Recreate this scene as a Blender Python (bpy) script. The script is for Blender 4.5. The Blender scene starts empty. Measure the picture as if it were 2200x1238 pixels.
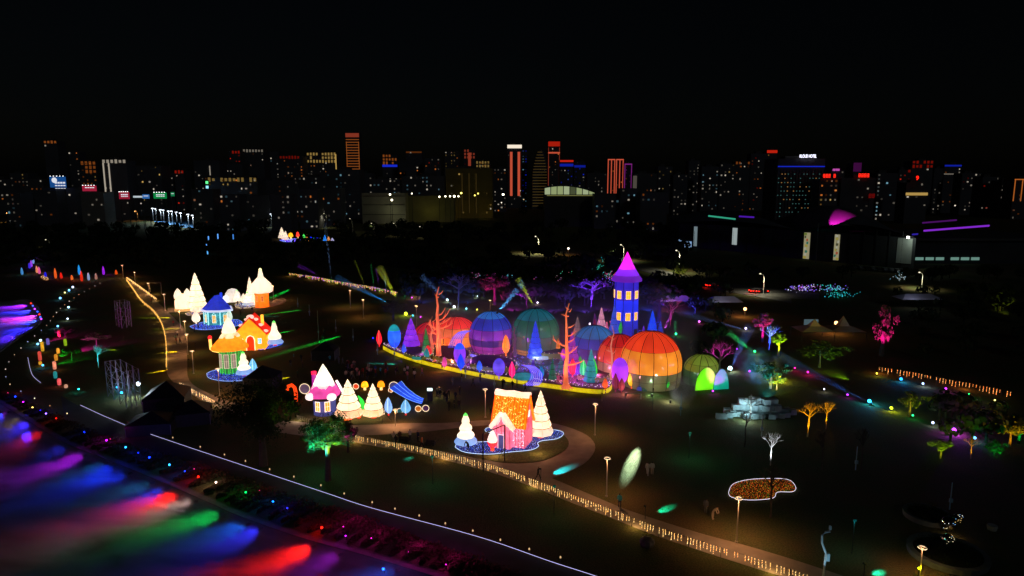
import bpy, bmesh, math, random
from mathutils import Vector, Matrix
random.seed(7)
sc = bpy.context.scene
C = sc.collection
R = math.radians
W, HH, F = 2200.0, 1238.0, 1467.0          # photo size and focal length in photo pixels
CAMZ, PITCH = 36.0, R(9.06)

# ---------------------------------------------------------------- camera
cam = bpy.data.cameras.new('camera'); camo = bpy.data.objects.new('camera', cam); C.objects.link(camo)
camo.location = (0, 0, CAMZ); camo.rotation_euler = (math.pi / 2 - PITCH, 0, 0)
cam.sensor_width = 36.0; cam.lens = 36.0 * F / W; cam.clip_start = 0.5; cam.clip_end = 9000
sc.camera = camo
sc.render.resolution_x, sc.render.resolution_y = 1024, 576
# ---------------------------------------------------------------- night sky
SUN_EL, SUN_ROT = 24.0, 150.0
world = bpy.data.worlds.new('World'); sc.world = world; world.use_nodes = True
wn = world.node_tree.nodes; wl = world.node_tree.links
bg = wn['Background']; sky = wn.new('ShaderNodeTexSky'); sky.sky_type = 'NISHITA'; sky.sun_disc = False
sky.sun_elevation = R(SUN_EL); sky.sun_rotation = R(SUN_ROT); sky.air_density = 1.0; sky.dust_density = 2.0
wl.new(sky.outputs[0], bg.inputs[0]); bg.inputs[1].default_value = 0.00030
# ---------------------------------------------------------------- moon (the one sun lamp), added so dark shapes keep faint form
sl = bpy.data.lights.new('moon', 'SUN'); sl.energy = 0.045; sl.angle = R(6); sl.color = (0.8, 0.9, 1.0)
so = bpy.data.objects.new('moon', sl); C.objects.link(so)
so.rotation_euler = (R(90 - SUN_EL), 0, R(180 - SUN_ROT))
sc.view_settings.view_transform = 'Standard'; sc.view_settings.look = 'None'
sc.view_settings.exposure = 0; sc.view_settings.gamma = 1; sc.view_settings.use_curve_mapping = False
sc.render.engine = 'CYCLES'
sc.cycles.max_bounces = 5; sc.cycles.diffuse_bounces = 2; sc.cycles.glossy_bounces = 2
sc.cycles.transmission_bounces = 3; sc.cycles.transparent_max_bounces = 12; sc.cycles.volume_bounces = 0
sc.cycles.use_denoising = True; sc.cycles.sample_clamp_indirect = 3.0; sc.cycles.sample_clamp_direct = 0
sc.cycles.volume_step_rate = 2.0; sc.cycles.volume_max_steps = 64

# ---------------------------------------------------------------- placing helpers
SP, CP = math.sin(PITCH), math.cos(PITCH)
def ray(px, py):
    u, v = (px - W / 2) / F, (HH / 2 - py) / F
    return Vector((u, CP + v * SP, -SP + v * CP))
def G(px, py, z=0.0):                       # the place on the level z seen at a photo pixel
    d = ray(px, py); t = (z - CAMZ) / d.z
    return Vector((d.x * t, d.y * t, z))
def at(px, py, Y):                          # the place at ground distance Y seen at a photo pixel
    d = ray(px, py); t = Y / d.y
    return Vector((d.x * t, Y, CAMZ + d.z * t))
def mpp(p):                                 # metres covered by one photo pixel at a place
    return (p.y * CP - (p.z - CAMZ) * SP) / F
def top(px, py, base):                      # height above base of the point seen at py, over base
    return at(px, py, base.y).z - base.z

# ---------------------------------------------------------------- materials
def lin(c):
    if isinstance(c, str):
        c = [int(c[i:i + 2], 16) / 255 for i in (0, 2, 4)]
        return tuple(x / 12.92 if x <= 0.04045 else ((x + 0.055) / 1.055) ** 2.4 for x in c)
    return tuple(c)
MATS = {}
def newmat(key):
    m = bpy.data.materials.new(key); m.use_nodes = True
    n = m.node_tree.nodes; n.clear(); o = n.new('ShaderNodeOutputMaterial')
    return m, n, m.node_tree.links, o
def noise_col(n, l, col, var, scale, detail=3):
    tc = n.new('ShaderNodeTexCoord'); nz = n.new('ShaderNodeTexNoise')
    nz.inputs['Scale'].default_value = scale; nz.inputs['Detail'].default_value = detail
    l.new(tc.outputs['Object'], nz.inputs['Vector'])
    rp = n.new('ShaderNodeValToRGB'); rp.color_ramp.elements[0].position = 0.3; rp.color_ramp.elements[1].position = 0.7
    rp.color_ramp.elements[0].color = tuple(min(1, x * (1 - var)) for x in col) + (1,)
    rp.color_ramp.elements[1].color = tuple(min(1, x * (1 + var)) for x in col) + (1,)
    l.new(nz.outputs['Fac'], rp.inputs[0])
    return rp.outputs[0], nz
def matte(col, rough=0.7, var=0.2, scale=1.5, metal=0.0, bump=0.0):
    key = 'matte_%s_%s_%s_%s_%s' % (col, rough, var, scale, metal)
    if key in MATS: return MATS[key]
    m, n, l, o = newmat(key); b = n.new('ShaderNodeBsdfPrincipled')
    b.inputs['Roughness'].default_value = rough; b.inputs['Metallic'].default_value = metal
    s, nz = noise_col(n, l, lin(col), var, scale); l.new(s, b.inputs['Base Color'])
    if bump:
        bp = n.new('ShaderNodeBump'); bp.inputs['Strength'].default_value = bump
        l.new(nz.outputs['Fac'], bp.inputs['Height']); l.new(bp.outputs[0], b.inputs['Normal'])
    l.new(b.outputs[0], o.inputs[0]); MATS[key] = m; return m
def led(col, s=3.0, sample=False):          # a bare bulb, tube or lit sign face
    key = 'led_%s_%s_%s' % (col, s, sample)
    if key in MATS: return MATS[key]
    m, n, l, o = newmat(key); e = n.new('ShaderNodeEmission')
    e.inputs[0].default_value = lin(col) + (1,); e.inputs[1].default_value = s
    l.new(e.outputs[0], o.inputs[0])
    if not sample: m.cycles.emission_sampling = 'NONE'
    MATS[key] = m; return m
def silk(col, s=0.6, var=0.35, scale=0.9, trans=0.6, gloss=0.0):
    """translucent lantern cloth: glows by itself a little, and lets the lamps inside shine through"""
    key = 'silk_%s_%s_%s_%s_%s_%s' % (col, s, var, scale, trans, gloss)
    if key in MATS: return MATS[key]
    m, n, l, o = newmat(key); c = lin(col)
    if min(c) > 0.45: s *= 0.62; var = max(var, .32); scale = max(scale, 1.3)
    e = n.new('ShaderNodeEmission'); sx, nz = noise_col(n, l, c, var, scale, 2); l.new(sx, e.inputs[0])
    e.inputs[1].default_value = s
    t = n.new('ShaderNodeBsdfTranslucent'); t.inputs[0].default_value = tuple(min(0.85, x * trans + 0.02) for x in c) + (1,)
    d = n.new('ShaderNodeBsdfDiffuse'); d.inputs[0].default_value = tuple(min(0.6, x * 0.4 + 0.05) for x in c) + (1,)
    a1 = n.new('ShaderNodeAddShader'); a2 = n.new('ShaderNodeAddShader')
    l.new(e.outputs[0], a1.inputs[0]); l.new(t.outputs[0], a1.inputs[1])
    l.new(a1.outputs[0], a2.inputs[0]); l.new(d.outputs[0], a2.inputs[1]); l.new(a2.outputs[0], o.inputs[0])
    if gloss:
        gl = n.new('ShaderNodeBsdfGlossy'); gl.inputs['Roughness'].default_value = .16; mg = n.new('ShaderNodeMixShader'); mg.inputs[0].default_value = gloss
        n3 = n.new('ShaderNodeTexNoise'); n3.inputs['Scale'].default_value = 1.1; bp = n.new('ShaderNodeBump'); bp.inputs['Strength'].default_value = .35; bp.inputs['Distance'].default_value = .12
        t3 = n.new('ShaderNodeTexCoord'); l.new(t3.outputs['Object'], n3.inputs[0]); l.new(n3.outputs['Fac'], bp.inputs['Height'])
        for q in (gl, t, d): l.new(bp.outputs[0], q.inputs['Normal'])
        l.new(a2.outputs[0], mg.inputs[1]); l.new(gl.outputs[0], mg.inputs[2]); l.new(mg.outputs[0], o.inputs[0])
    MATS[key] = m; return m
def leafmat(col):
    key = 'leaf_%s' % (col,)
    if key in MATS: return MATS[key]
    m, n, l, o = newmat(key); c = lin(col)
    s, nz = noise_col(n, l, c, 0.5, 0.8)
    d = n.new('ShaderNodeBsdfDiffuse'); t = n.new('ShaderNodeBsdfTranslucent'); mx = n.new('ShaderNodeMixShader')
    l.new(s, d.inputs[0]); l.new(s, t.inputs[0]); mx.inputs[0].default_value = 0.35
    l.new(d.outputs[0], mx.inputs[1]); l.new(t.outputs[0], mx.inputs[2]); l.new(mx.outputs[0], o.inputs[0])
    MATS[key] = m; return m

# ---------------------------------------------------------------- mesh building
class MB:
    def __init__(s): s.v = []; s.f = []
    def add(s, vs, fs):
        o = len(s.v); s.v += [tuple(x) for x in vs]; s.f += [tuple(i + o for i in f) for f in fs]; return s
    def box(s, c, d, rz=0.0, rx=0.0):
        m = Matrix.Translation(c) @ Matrix.Rotation(rz, 4, 'Z') @ Matrix.Rotation(rx, 4, 'X')
        vs = [m @ Vector((x * d[0] / 2, y * d[1] / 2, z * d[2] / 2)) for x in (-1, 1) for y in (-1, 1) for z in (-1, 1)]
        return s.add(vs, [(0, 1, 3, 2), (4, 6, 7, 5), (0, 4, 5, 1), (2, 3, 7, 6), (0, 2, 6, 4), (1, 5, 7, 3)])
    def tube(s, pts, r, n=6, cap=True, close=False):
        pts = [Vector(p) for p in pts]; k = len(pts); rs = r if isinstance(r, (list, tuple)) else [r] * k
        vs = []; fs = []; up = Vector((0, 0, 1))
        for i, p in enumerate(pts):
            if close: t = pts[(i + 1) % k] - pts[i - 1]
            else: t = pts[min(i + 1, k - 1)] - pts[max(i - 1, 0)]
            t = t.normalized() if t.length > 1e-9 else Vector((0, 0, 1))
            a = t.cross(up if abs(t.z) < 0.95 else Vector((1, 0, 0))).normalized(); b = t.cross(a)
            for j in range(n):
                w = 2 * math.pi * j / n; vs.append(p + (a * math.cos(w) + b * math.sin(w)) * rs[i])
        for i in range(k if close else k - 1):
            i2 = (i + 1) % k
            for j in range(n):
                j2 = (j + 1) % n; fs.append((i * n + j, i * n + j2, i2 * n + j2, i2 * n + j))
        if cap and not close: fs += [tuple(range(n))[::-1], tuple(range((k - 1) * n, k * n))]
        return s.add(vs, fs)
    def lathe(s, prof, n=16, c=(0, 0, 0), wob=None, a0=0.0, a1=2 * math.pi, sx=1.0, sy=1.0):
        full = abs(a1 - a0) > 6.28; m = n if full else n + 1; vs = []; fs = []
        for i, (r, z) in enumerate(prof):
            for j in range(m):
                a = a0 + (a1 - a0) * j / n; q = r * (wob(i, j, n) if wob else 1.0)
                vs.append((c[0] + q * math.cos(a) * sx, c[1] + q * math.sin(a) * sy, c[2] + z))
        for i in range(len(prof) - 1):
            for j in range(n):
                j2 = (j + 1) % m; fs.append((i * m + j, i * m + j2, (i + 1) * m + j2, (i + 1) * m + j))
        return s.add(vs, fs)
    def prism(s, poly, z0, z1):
        poly = [(p[0], p[1]) for p in poly]
        if sum(a[0] * b[1] - b[0] * a[1] for a, b in zip(poly, poly[1:] + poly[:1])) < 0: poly = poly[::-1]
        k = len(poly); vs = [(p[0], p[1], z0) for p in poly] + [(p[0], p[1], z1) for p in poly]
        fs = [tuple(range(k))[::-1], tuple(range(k, 2 * k))] + [(i, (i + 1) % k, k + (i + 1) % k, k + i) for i in range(k)]
        return s.add(vs, fs)
    def ball(s, c, r, n=8, m=6, sz=1.0):
        return s.lathe([(max(1e-4, r * math.sin(math.pi * i / m)), -r * sz * math.cos(math.pi * i / m)) for i in range(m + 1)], n, c)
    def octa(s, c, r):
        x, y, z = c
        return s.add([(x + r, y, z), (x, y + r, z), (x - r, y, z), (x, y - r, z), (x, y, z + r), (x, y, z - r)],
                     [(0, 1, 4), (1, 2, 4), (2, 3, 4), (3, 0, 4), (1, 0, 5), (2, 1, 5), (3, 2, 5), (0, 3, 5)])
    def quad(s, a, b, c, d): return s.add([a, b, c, d], [(0, 1, 2, 3)])
    def mesh(s, name, mat, smooth=False):
        me = bpy.data.meshes.new(name); me.from_pydata(s.v, [], s.f); me.update()
        if mat: me.materials.append(mat)
        if smooth: me.polygons.foreach_set('use_smooth', [True] * len(me.polygons))
        return me
    def build(s, name, mat, parent=None, loc=None, smooth=False, rz=0.0, kind=None):
        o = bpy.data.objects.new(name, s.mesh(name, mat, smooth)); C.objects.link(o)
        if parent: o.parent = parent
        if loc is not None: o.location = loc
        o.rotation_euler.z = rz
        if kind: o['kind'] = kind
        return o
def tag(o, label, cat=None, group=None, kind=None):
    o['label'] = label
    if cat: o['category'] = cat
    if group: o['group'] = group
    if kind: o['kind'] = kind
    return o
def thing(name, label, cat, loc, rz=0.0, group=None):
    o = bpy.data.objects.new(name, None); C.objects.link(o); o.location = loc; o.rotation_euler.z = rz
    o.empty_display_size = 0.2
    return tag(o, label, cat, group)
def part(me, name, parent, loc=(0, 0, 0), mat=None, scale=None, rz=0.0):   # an object sharing mesh data
    o = bpy.data.objects.new(name, me); C.objects.link(o); o.parent = parent; o.location = loc; o.rotation_euler.z = rz
    if scale: o.scale = scale if isinstance(scale, (tuple, list)) else (scale,) * 3
    if mat:
        o.material_slots[0].link = 'OBJECT'; o.material_slots[0].material = mat
    return o
def structure(o): o['kind'] = 'structure'; return o
def lamp(parent, loc, col, watts, radius=0.15, name='bulb'):
    d = bpy.data.lights.new(name, 'POINT'); d.energy = watts; d.color = lin(col); d.shadow_soft_size = radius
    o = bpy.data.objects.new(name, d); C.objects.link(o); o.parent = parent; o.location = loc; return o
def spot(parent, loc, aim, col, watts, deg=30, blend=0.6, radius=0.1, name='beam'):
    d = bpy.data.lights.new(name, 'SPOT'); d.energy = watts; d.color = lin(col); d.shadow_soft_size = radius
    d.spot_size = R(deg); d.spot_blend = blend
    o = bpy.data.objects.new(name, d); C.objects.link(o); o.parent = parent; o.location = loc
    o.rotation_euler = Vector(aim).to_track_quat('-Z', 'Y').to_euler(); return o
def spline(pts, n=8):                       # smooth curve through points
    pts = [Vector(p) for p in pts]; out = []
    for i in range(len(pts) - 1):
        p0, p1, p2, p3 = pts[max(i - 1, 0)], pts[i], pts[i + 1], pts[min(i + 2, len(pts) - 1)]
        for k in range(n):
            t = k / n
            out.append(0.5 * ((2 * p1) + (p2 - p0) * t + (2 * p0 - 5 * p1 + 4 * p2 - p3) * t * t + (3 * p1 - p0 - 3 * p2 + p3) * t ** 3))
    return out + [pts[-1]]
def walk(pts, step):                        # points every `step` metres along a polyline
    out = [pts[0].copy()]; need = step
    for a, b in zip(pts, pts[1:]):
        d = (b - a).length; pos = 0.0
        while d - pos >= need:
            pos += need; out.append(a.lerp(b, pos / d)); need = step
        need -= d - pos
    return out
def strip(line, w0, w1):                    # a ribbon beside a ground polyline: offsets w0, w1 to its left
    L = []; Rr = []
    for i, p in enumerate(line):
        t = (line[min(i + 1, len(line) - 1)] - line[max(i - 1, 0)]); t.z = 0; t.normalize(); nrm = Vector((-t.y, t.x, 0))
        L.append(p + nrm * w0); Rr.append(p + nrm * w1)
    return L, Rr
ORD = ['first', 'second', 'third', 'fourth', 'fifth', 'sixth', 'seventh', 'eighth', 'ninth', 'tenth', 'eleventh', 'twelfth',
       'thirteenth', 'fourteenth', 'fifteenth', 'sixteenth', 'seventeenth', 'eighteenth', 'nineteenth', 'twentieth',
       'twenty-first', 'twenty-second', 'twenty-third', 'twenty-fourth', 'twenty-fifth', 'twenty-sixth', 'twenty-seventh',
       'twenty-eighth', 'twenty-ninth', 'thirtieth', 'thirty-first', 'thirty-second', 'thirty-third', 'thirty-fourth',
       'thirty-fifth', 'thirty-sixth', 'thirty-seventh', 'thirty-eighth', 'thirty-ninth', 'fortieth', 'forty-first',
       'forty-second', 'forty-third', 'forty-fourth', 'forty-fifth', 'forty-sixth', 'forty-seventh', 'forty-eighth',
       'forty-ninth', 'fiftieth']
# ================================================================ the ground, the river and its bank
WZ = -1.6
bank_px = [(-420, 640), (-160, 646), (0, 650), (55, 645), (80, 660), (87, 689), (78, 703), (48, 722), (0, 757), (-50, 790), (-55, 830),
           (0, 862), (60, 899), (145, 950), (218, 979), (309, 1015), (454, 1077), (520, 1106), (654, 1153), (800, 1193), (960, 1242), (1100, 1290), (1400, 1400)]
bank = [G(*p) for p in bank_px]
bankc = spline(bank, 5)
m, n, l, o = newmat('lawn'); bs = n.new('ShaderNodeBsdfPrincipled'); bs.inputs['Roughness'].default_value = 0.95
bs.inputs['Specular IOR Level'].default_value = 0.1
tc = n.new('ShaderNodeTexCoord')
n1 = n.new('ShaderNodeTexNoise'); n1.inputs['Scale'].default_value = 0.09; n1.inputs['Detail'].default_value = 6; n1.inputs['Roughness'].default_value = 0.65
n2 = n.new('ShaderNodeTexNoise'); n2.inputs['Scale'].default_value = 6.0; n2.inputs['Detail'].default_value = 3
l.new(tc.outputs['Object'], n1.inputs[0]); l.new(tc.outputs['Object'], n2.inputs[0])
r1 = n.new('ShaderNodeValToRGB'); e = r1.color_ramp.elements
e[0].position = 0.38; e[0].color = (0.15, 0.11, 0.05, 1); e[1].position = 0.62; e[1].color = (0.09, 0.125, 0.045, 1)
l.new(n1.outputs[0], r1.inputs[0])
mx = n.new('ShaderNodeMixRGB'); mx.blend_type = 'MULTIPLY'; mx.inputs[0].default_value = 0.75; l.new(r1.outputs[0], mx.inputs[1])
r2 = n.new('ShaderNodeValToRGB'); r2.color_ramp.elements[0].position = 0.3; r2.color_ramp.elements[0].color = (0.35, 0.35, 0.35, 1)
r2.color_ramp.elements[1].position = 0.65; l.new(n2.outputs[0], r2.inputs[0]); l.new(r2.outputs[0], mx.inputs[2]); l.new(mx.outputs[0], bs.inputs['Base Color'])
bp = n.new('ShaderNodeBump'); bp.inputs['Strength'].default_value = 0.9; bp.inputs['Distance'].default_value = 0.12
l.new(n2.outputs[0], bp.inputs['Height']); l.new(bp.outputs[0], bs.inputs['Normal']); l.new(bs.outputs[0], o.inputs[0]); LAWN = m

land = [(p.x, p.y, 0) for p in bankc] + [(300, bankc[-1].y, 0), (7000, -40, 0), (7000, 8000, 0), (-7000, 8000, 0), (-7000, bankc[0].y, 0)]
g = MB().add(land, [tuple(range(len(land)))[::-1]]).build('ground', LAWN); structure(g)
stone = matte('6b6660', 0.85, 0.3, 1.2, bump=0.3)
emb = MB()
for a, b in zip(bankc, bankc[1:]):
    emb.quad((a.x, a.y, WZ - 0.6), (b.x, b.y, WZ - 0.6), (b.x, b.y, 0.0), (a.x, a.y, 0.0))
structure(emb.build('embankment', stone))
cop = MB(); L_, R_ = strip(bankc, 0.02, -0.45)
for i in range(len(bankc) - 1):
    a, b, c_, d_ = L_[i], L_[i + 1], R_[i + 1], R_[i]
    cop.add([(p.x, p.y, z) for z in (0.004, 0.14) for p in (a, b, c_, d_)], [(0, 3, 2, 1), (4, 5, 6, 7), (0, 1, 5, 4), (2, 3, 7, 6), (1, 2, 6, 5), (3, 0, 4, 7)])
structure(cop.build('bank_kerb', stone))

m, n, l, o = newmat('river'); bs = n.new('ShaderNodeBsdfPrincipled'); bs.inputs['Base Color'].default_value = (0.01, 0.012, 0.015, 1)
bs.inputs['Roughness'].default_value = 0.12
tc = n.new('ShaderNodeTexCoord'); nz = n.new('ShaderNodeTexNoise'); nz.inputs['Scale'].default_value = 1.6; nz.inputs['Detail'].default_value = 3
l.new(tc.outputs['Object'], nz.inputs[0]); bp = n.new('ShaderNodeBump'); bp.inputs['Strength'].default_value = 0.25; bp.inputs['Distance'].default_value = 0.05
l.new(nz.outputs[0], bp.inputs['Height']); l.new(bp.outputs[0], bs.inputs['Normal']); l.new(bs.outputs[0], o.inputs[0])
wtr = MB().quad((-900, -60, WZ), (320, -60, WZ), (320, 300, WZ), (-900, 300, WZ)).build('river_water', m); structure(wtr)

# mist lying on the river, drifting away from the bank
MTOP = WZ + 1.9
m, n, l, o = newmat('river_mist'); pv = n.new('ShaderNodeVolumePrincipled'); pv.inputs['Color'].default_value = (0.95, 0.96, 1, 1)
pv.inputs['Anisotropy'].default_value = 0.0
tc = n.new('ShaderNodeTexCoord'); mp = n.new('ShaderNodeMapping'); mp.inputs['Rotation'].default_value = (0, 0, R(-52)); mp.inputs['Scale'].default_value = (0.07, 0.2, 0.5)
l.new(tc.outputs['Object'], mp.inputs[0]); nz = n.new('ShaderNodeTexNoise'); nz.inputs['Scale'].default_value = 1.0; nz.inputs['Detail'].default_value = 4
nz.inputs['Distortion'].default_value = 1.2
l.new(mp.outputs[0], nz.inputs[0]); rp = n.new('ShaderNodeMapRange'); rp.inputs[1].default_value = 0.34; rp.inputs[2].default_value = 0.72
rp.inputs[3].default_value = 0.015; rp.inputs[4].default_value = 0.5; l.new(nz.outputs['Fac'], rp.inputs[0]); l.new(rp.outputs[0], pv.inputs['Density'])
l.new(pv.outputs[0], o.inputs['Volume'])
_, inner = strip(bankc, 0, 0.25)
mist_poly = [p for p in inner if p.x > -230]
mist_poly = [(p.x, p.y) for p in mist_poly] + [(20, 10), (-230, 10)]
mist = MB().prism(mist_poly, WZ + 0.03, MTOP).build('mist', m); tag(mist, 'low colour-lit mist drifting over the dark river', 'mist', kind='stuff')

def cname(c): return c
# uplights along the bank: the fixture, its lens, and the lamp
def bank_light(px, py, col, label, watts, aimpx=None, deg=48, ball=0.12, z=0.0, group='coloured lamps along the river bank'):
    p = G(px, py, z); t = thing('bank_spotlight', label, 'spotlight', p, 0, group)
    MB().tube([(0, 0, 0), (0, 0, 0.35)], 0.04).build('stake', matte('202022'), t)
    MB().tube([(0, 0, 0.3), (-0.05, -0.12, 0.5)], 0.11, 8).build('housing', matte('202022'), t)
    MB().ball((-0.06, -0.16, 0.52), ball, 8, 6).build('lens', led(col, 6.0), t)
    lamp(t, (-0.3, -0.35, 1.3), col, min(90, watts * 0.006), 0.3)  # raised off the lens, added to wash the shrubs with colour
    if aimpx:
        q = G(aimpx[0], aimpx[1], WZ + 0.5); e_ = min(bankc, key=lambda v: (v - p).length_squared); dd = q - e_; dd.z = 0; dd.normalize()
        src = e_ + dd * .7 - p; src.z = -.55
        MB().tube([src - dd * .5 - Vector((0, 0, 0)), src - dd * .05], .16, 8).build('wall_lamp', matte('202022'), t)  # housing added at the wall so the mist is lit from there
        spot(t, src, q - (p + src), col, watts * {RED: .55, GRN: .42, VIO: .34, WHT: .24}.get(col, .23), deg, 1.0, 0.8)
    return t
RED, BLU, CYA, VIO, GRN, WHT, AMB = 'ff1a0c', '1438ff', '2aa0ff', 'c01cff', '08c850', 'ffd9c4', 'ffd060'
for i, (x, y, col, lab, w, aim) in enumerate([
    (36, 858, BLU, 'blue lamp at the bend of the bank nearest the photo edge', 9000, (-60, 960)),
    (53, 870, VIO, 'violet lamp just before the bank bend', 4000, (-90, 950)),
    (73, 882, AMB, 'pale yellow lamp beside grass tuft on the river bank', 2500, (-60, 970)),
    (102, 895, '8a60ff', 'lilac lamp between the yellow and the first red bank lamp', 3000, (-40, 1010)),
    (124, 906, RED, 'small red lamp high up the river bank, left of three blues', 5000, (-80, 1040)),
    (185, 935, BLU, 'bright blue lamp upstream of the purple bank lamp', 6000, (0, 1045)),
    (232, 953, VIO, 'purple lamp on the bank casting the magenta streak', 16000, (30, 1040)),
    (273, 968, CYA, 'cyan lamp over dark shrubs on the river bank', 3500, (80, 1060)),
    (324, 990, BLU, 'deep blue lamp casting the wide blue mist streak', 17000, (100, 1075)),
    (367, 1006, CYA, 'cyan lamp next to the large red bank lamp', 5000, (140, 1110)),
    (429, 1032, RED, 'large red lamp casting the long red mist streak', 30000, (130, 1150)),
    (467, 1044, WHT, 'white lamp between red and green bank lamps', 12000, (190, 1150)),
    (531, 1066, GRN, 'green lamp on the bank beside the white one', 16000, (300, 1160)),
    (589, 1086, '1070ff', 'blue lamp downstream of the green bank lamp', 14000, (330, 1200)),
    (694, 1142, RED, 'fiery red lamp close to the bottom of the bank', 30000, (570, 1225)),
    (826, 1232, '2060ff', 'blue lamp at the very bottom edge of the bank', 9000, (760, 1262))]):
    bank_light(x, y, col, lab, w, aim)

for (x, y, col, lab, w, aim, dg) in ((90, 888, '3020ff', 'dim indigo lamp near the top of the bank', 16000, (-120, 1080), 70), (300, 980, '1030ff', 'dim blue lamp between the cyan and deep blue bank lamps', 16000, (0, 1130), 60), (400, 1020, '2040ff', 'dim blue lamp left of the large red one', 14000, (60, 1190), 50),  # wide dim lamps added to fill the mist with blue and violet
    (620, 1100, '3030ff', 'dim blue lamp right of the brighter blue bank lamp', 16000, (330, 1250), 60), (745, 1160, 'b020e0', 'dim purple lamp downstream of the fiery red one', 6000, (600, 1260), 60)): bank_light(x, y, col, lab, w, aim, dg, .07)

for i, (x, y) in enumerate(((800, 1165), (880, 1195), (960, 1222), (740, 1140))):  # lamps added to wash the lowest bank with magenta
    t = bank_light(x, y, 'e020b0', '%s small magenta wash lamp along the lowest stretch of the bank' % ('first', 'second', 'third', 'fourth')[i], 500, None, ball=.05); lamp(t, (.6, .8, 1.6), 'e020b0', 170, .3, 'wash')
for i, (x, y) in enumerate(((20, 850), (240, 950), (420, 1015), (560, 1062))):  # lamps added to give the shrubs a reddish wash
    t = bank_light(x, y, 'b02050', '%s small wine-red wash lamp in the bank shrubs' % ('first', 'second', 'third', 'fourth')[i], 500, None, ball=.05); lamp(t, (.6, .8, 1.6), 'b02050', 60, .3, 'wash')
# ================================================================ paths, promenade, hedge, string lights, light beds
PATHM = matte('8c8078', 0.85, 0.18, 0.6, bump=0.15)
KERBM = matte('4a4642', 0.8, 0.2, 1.0)
def poly(pts, z=0.0): return [(G(x, y, z).x, G(x, y, z).y) for x, y in pts]
def sm(pts, n=4): return [(p.x, p.y) for p in spline([(x, y, 0) for x, y in pts], n)]
fence_px = [(765, 951), (800, 958), (900, 976), (1000, 1000), (1080, 1023), (1160, 1053), (1230, 1081), (1300, 1108), (1400, 1148), (1500, 1182), (1600, 1214), (1700, 1246), (1800, 1280)]
outer = sm([(600, 903), (740, 914), (867, 910), (960, 909), (1058, 903), (1172, 907), (1249, 929), (1278, 955), (1269, 983), (1236, 1008), (1186, 1028)]) + \
        sm([(1303, 1078), (1362, 1101), (1500, 1145), (1600, 1172), (1720, 1208), (1900, 1268)]) + sm(fence_px)[::-1] + [(600, 930)]
structure(MB().prism(poly(outer), -0.1, 0.03).build('loop_path', PATHM))
island = sm([(783, 937), (842, 951), (943, 968), (1045, 989), (1096, 996), (1160, 992), (1205, 974), (1222, 955), (1210, 935), (1172, 918), (1058, 915), (990, 920), (900, 930), (783, 937)])
structure(MB().prism(poly(island), -0.08, 0.08).build('lawn_island', LAWN))
left_l = [(272, 603), (285, 622), (305, 650), (330, 672), (348, 700), (357, 740), (358, 800), (385, 832), (420, 852), (462, 874), (600, 930)]
left_r = [(282, 600), (310, 625), (345, 655), (380, 690), (399, 715), (402, 770), (407, 818), (450, 846), (520, 872), (600, 903)]
structure(MB().prism(poly(sm(left_l) + sm(left_r)[::-1]), -0.1, 0.026).build('park_path', PATHM))
far_r = [(530, 655), (560, 662), (600, 655), (618, 645), (600, 636)]
structure(MB().prism(poly(sm([(360, 672), (440, 668), (520, 664), (570, 662), (612, 650), (605, 640), (560, 652), (480, 660), (360, 662)])), -0.1, 0.022).build('display_path', PATHM))
hedge_up = [(-40, 832), (0, 842), (60, 868), (140, 905), (240, 945), (330, 975), (430, 1005), (520, 1030), (620, 1065), (720, 1100), (800, 1124), (900, 1160), (1000, 1195), (1120, 1240), (1250, 1290)]
ledline = [(60, 771), (69, 807), (88, 826), (130, 850), (173, 874), (269, 917), (309, 932), (420, 970), (560, 1017), (700, 1064), (800, 1097), (1025, 1158), (1182, 1212), (1268, 1240), (1400, 1285)]
structure(MB().prism(poly(sm(ledline[3:]) + sm(hedge_up[3:])[::-1]), -0.1, 0.03).build('promenade', matte('2a2a2c', 0.8, 0.3, 0.5)))
# ground-cover shrubs between promenade and river
hu = [Vector((p[0], p[1], 0)) for p in poly(sm(hedge_up, 6))]
bank_lo = [p for p in bankc if p.x > -95 and p.y < 112]
h = MB(); rnd = random.Random(3)
for i in range(30000):
    k = rnd.random() * (len(hu) - 1.001); a = hu[int(k)].lerp(hu[int(k) + 1], k % 1)
    b = min(bank_lo, key=lambda q: (q - a).length_squared) if i % 6 == 0 else b_last
    b_last = b
    if i % 6: a = a_last + Vector((rnd.uniform(-0.5, 0.5), rnd.uniform(-0.5, 0.5), 0))
    else: a_last = a
    t = rnd.random() ** 0.8 * 0.88; p = a.lerp(b, t); zz = 0.15 + 0.35 * rnd.random() + 0.25 * math.sin(p.x * 0.9) * math.sin(p.y * 1.1)
    s = rnd.uniform(0.10, 0.2); u = Vector((rnd.gauss(0, 1), rnd.gauss(0, 1), rnd.gauss(0, 0.5))).normalized() * s
    v = u.cross(Vector((rnd.gauss(0, 1), rnd.gauss(0, 1), rnd.gauss(0, 1)))).normalized() * s * 0.7
    c = Vector((p.x, p.y, max(0.08, zz))); h.quad(c - u, c + v, c + u, c - v)
hd = h.build('ground_cover', leafmat((0.07, 0.05, 0.03))); tag(hd, 'low dark shrubs covering the strip between promenade and river', 'shrubs', kind='stuff')

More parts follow.
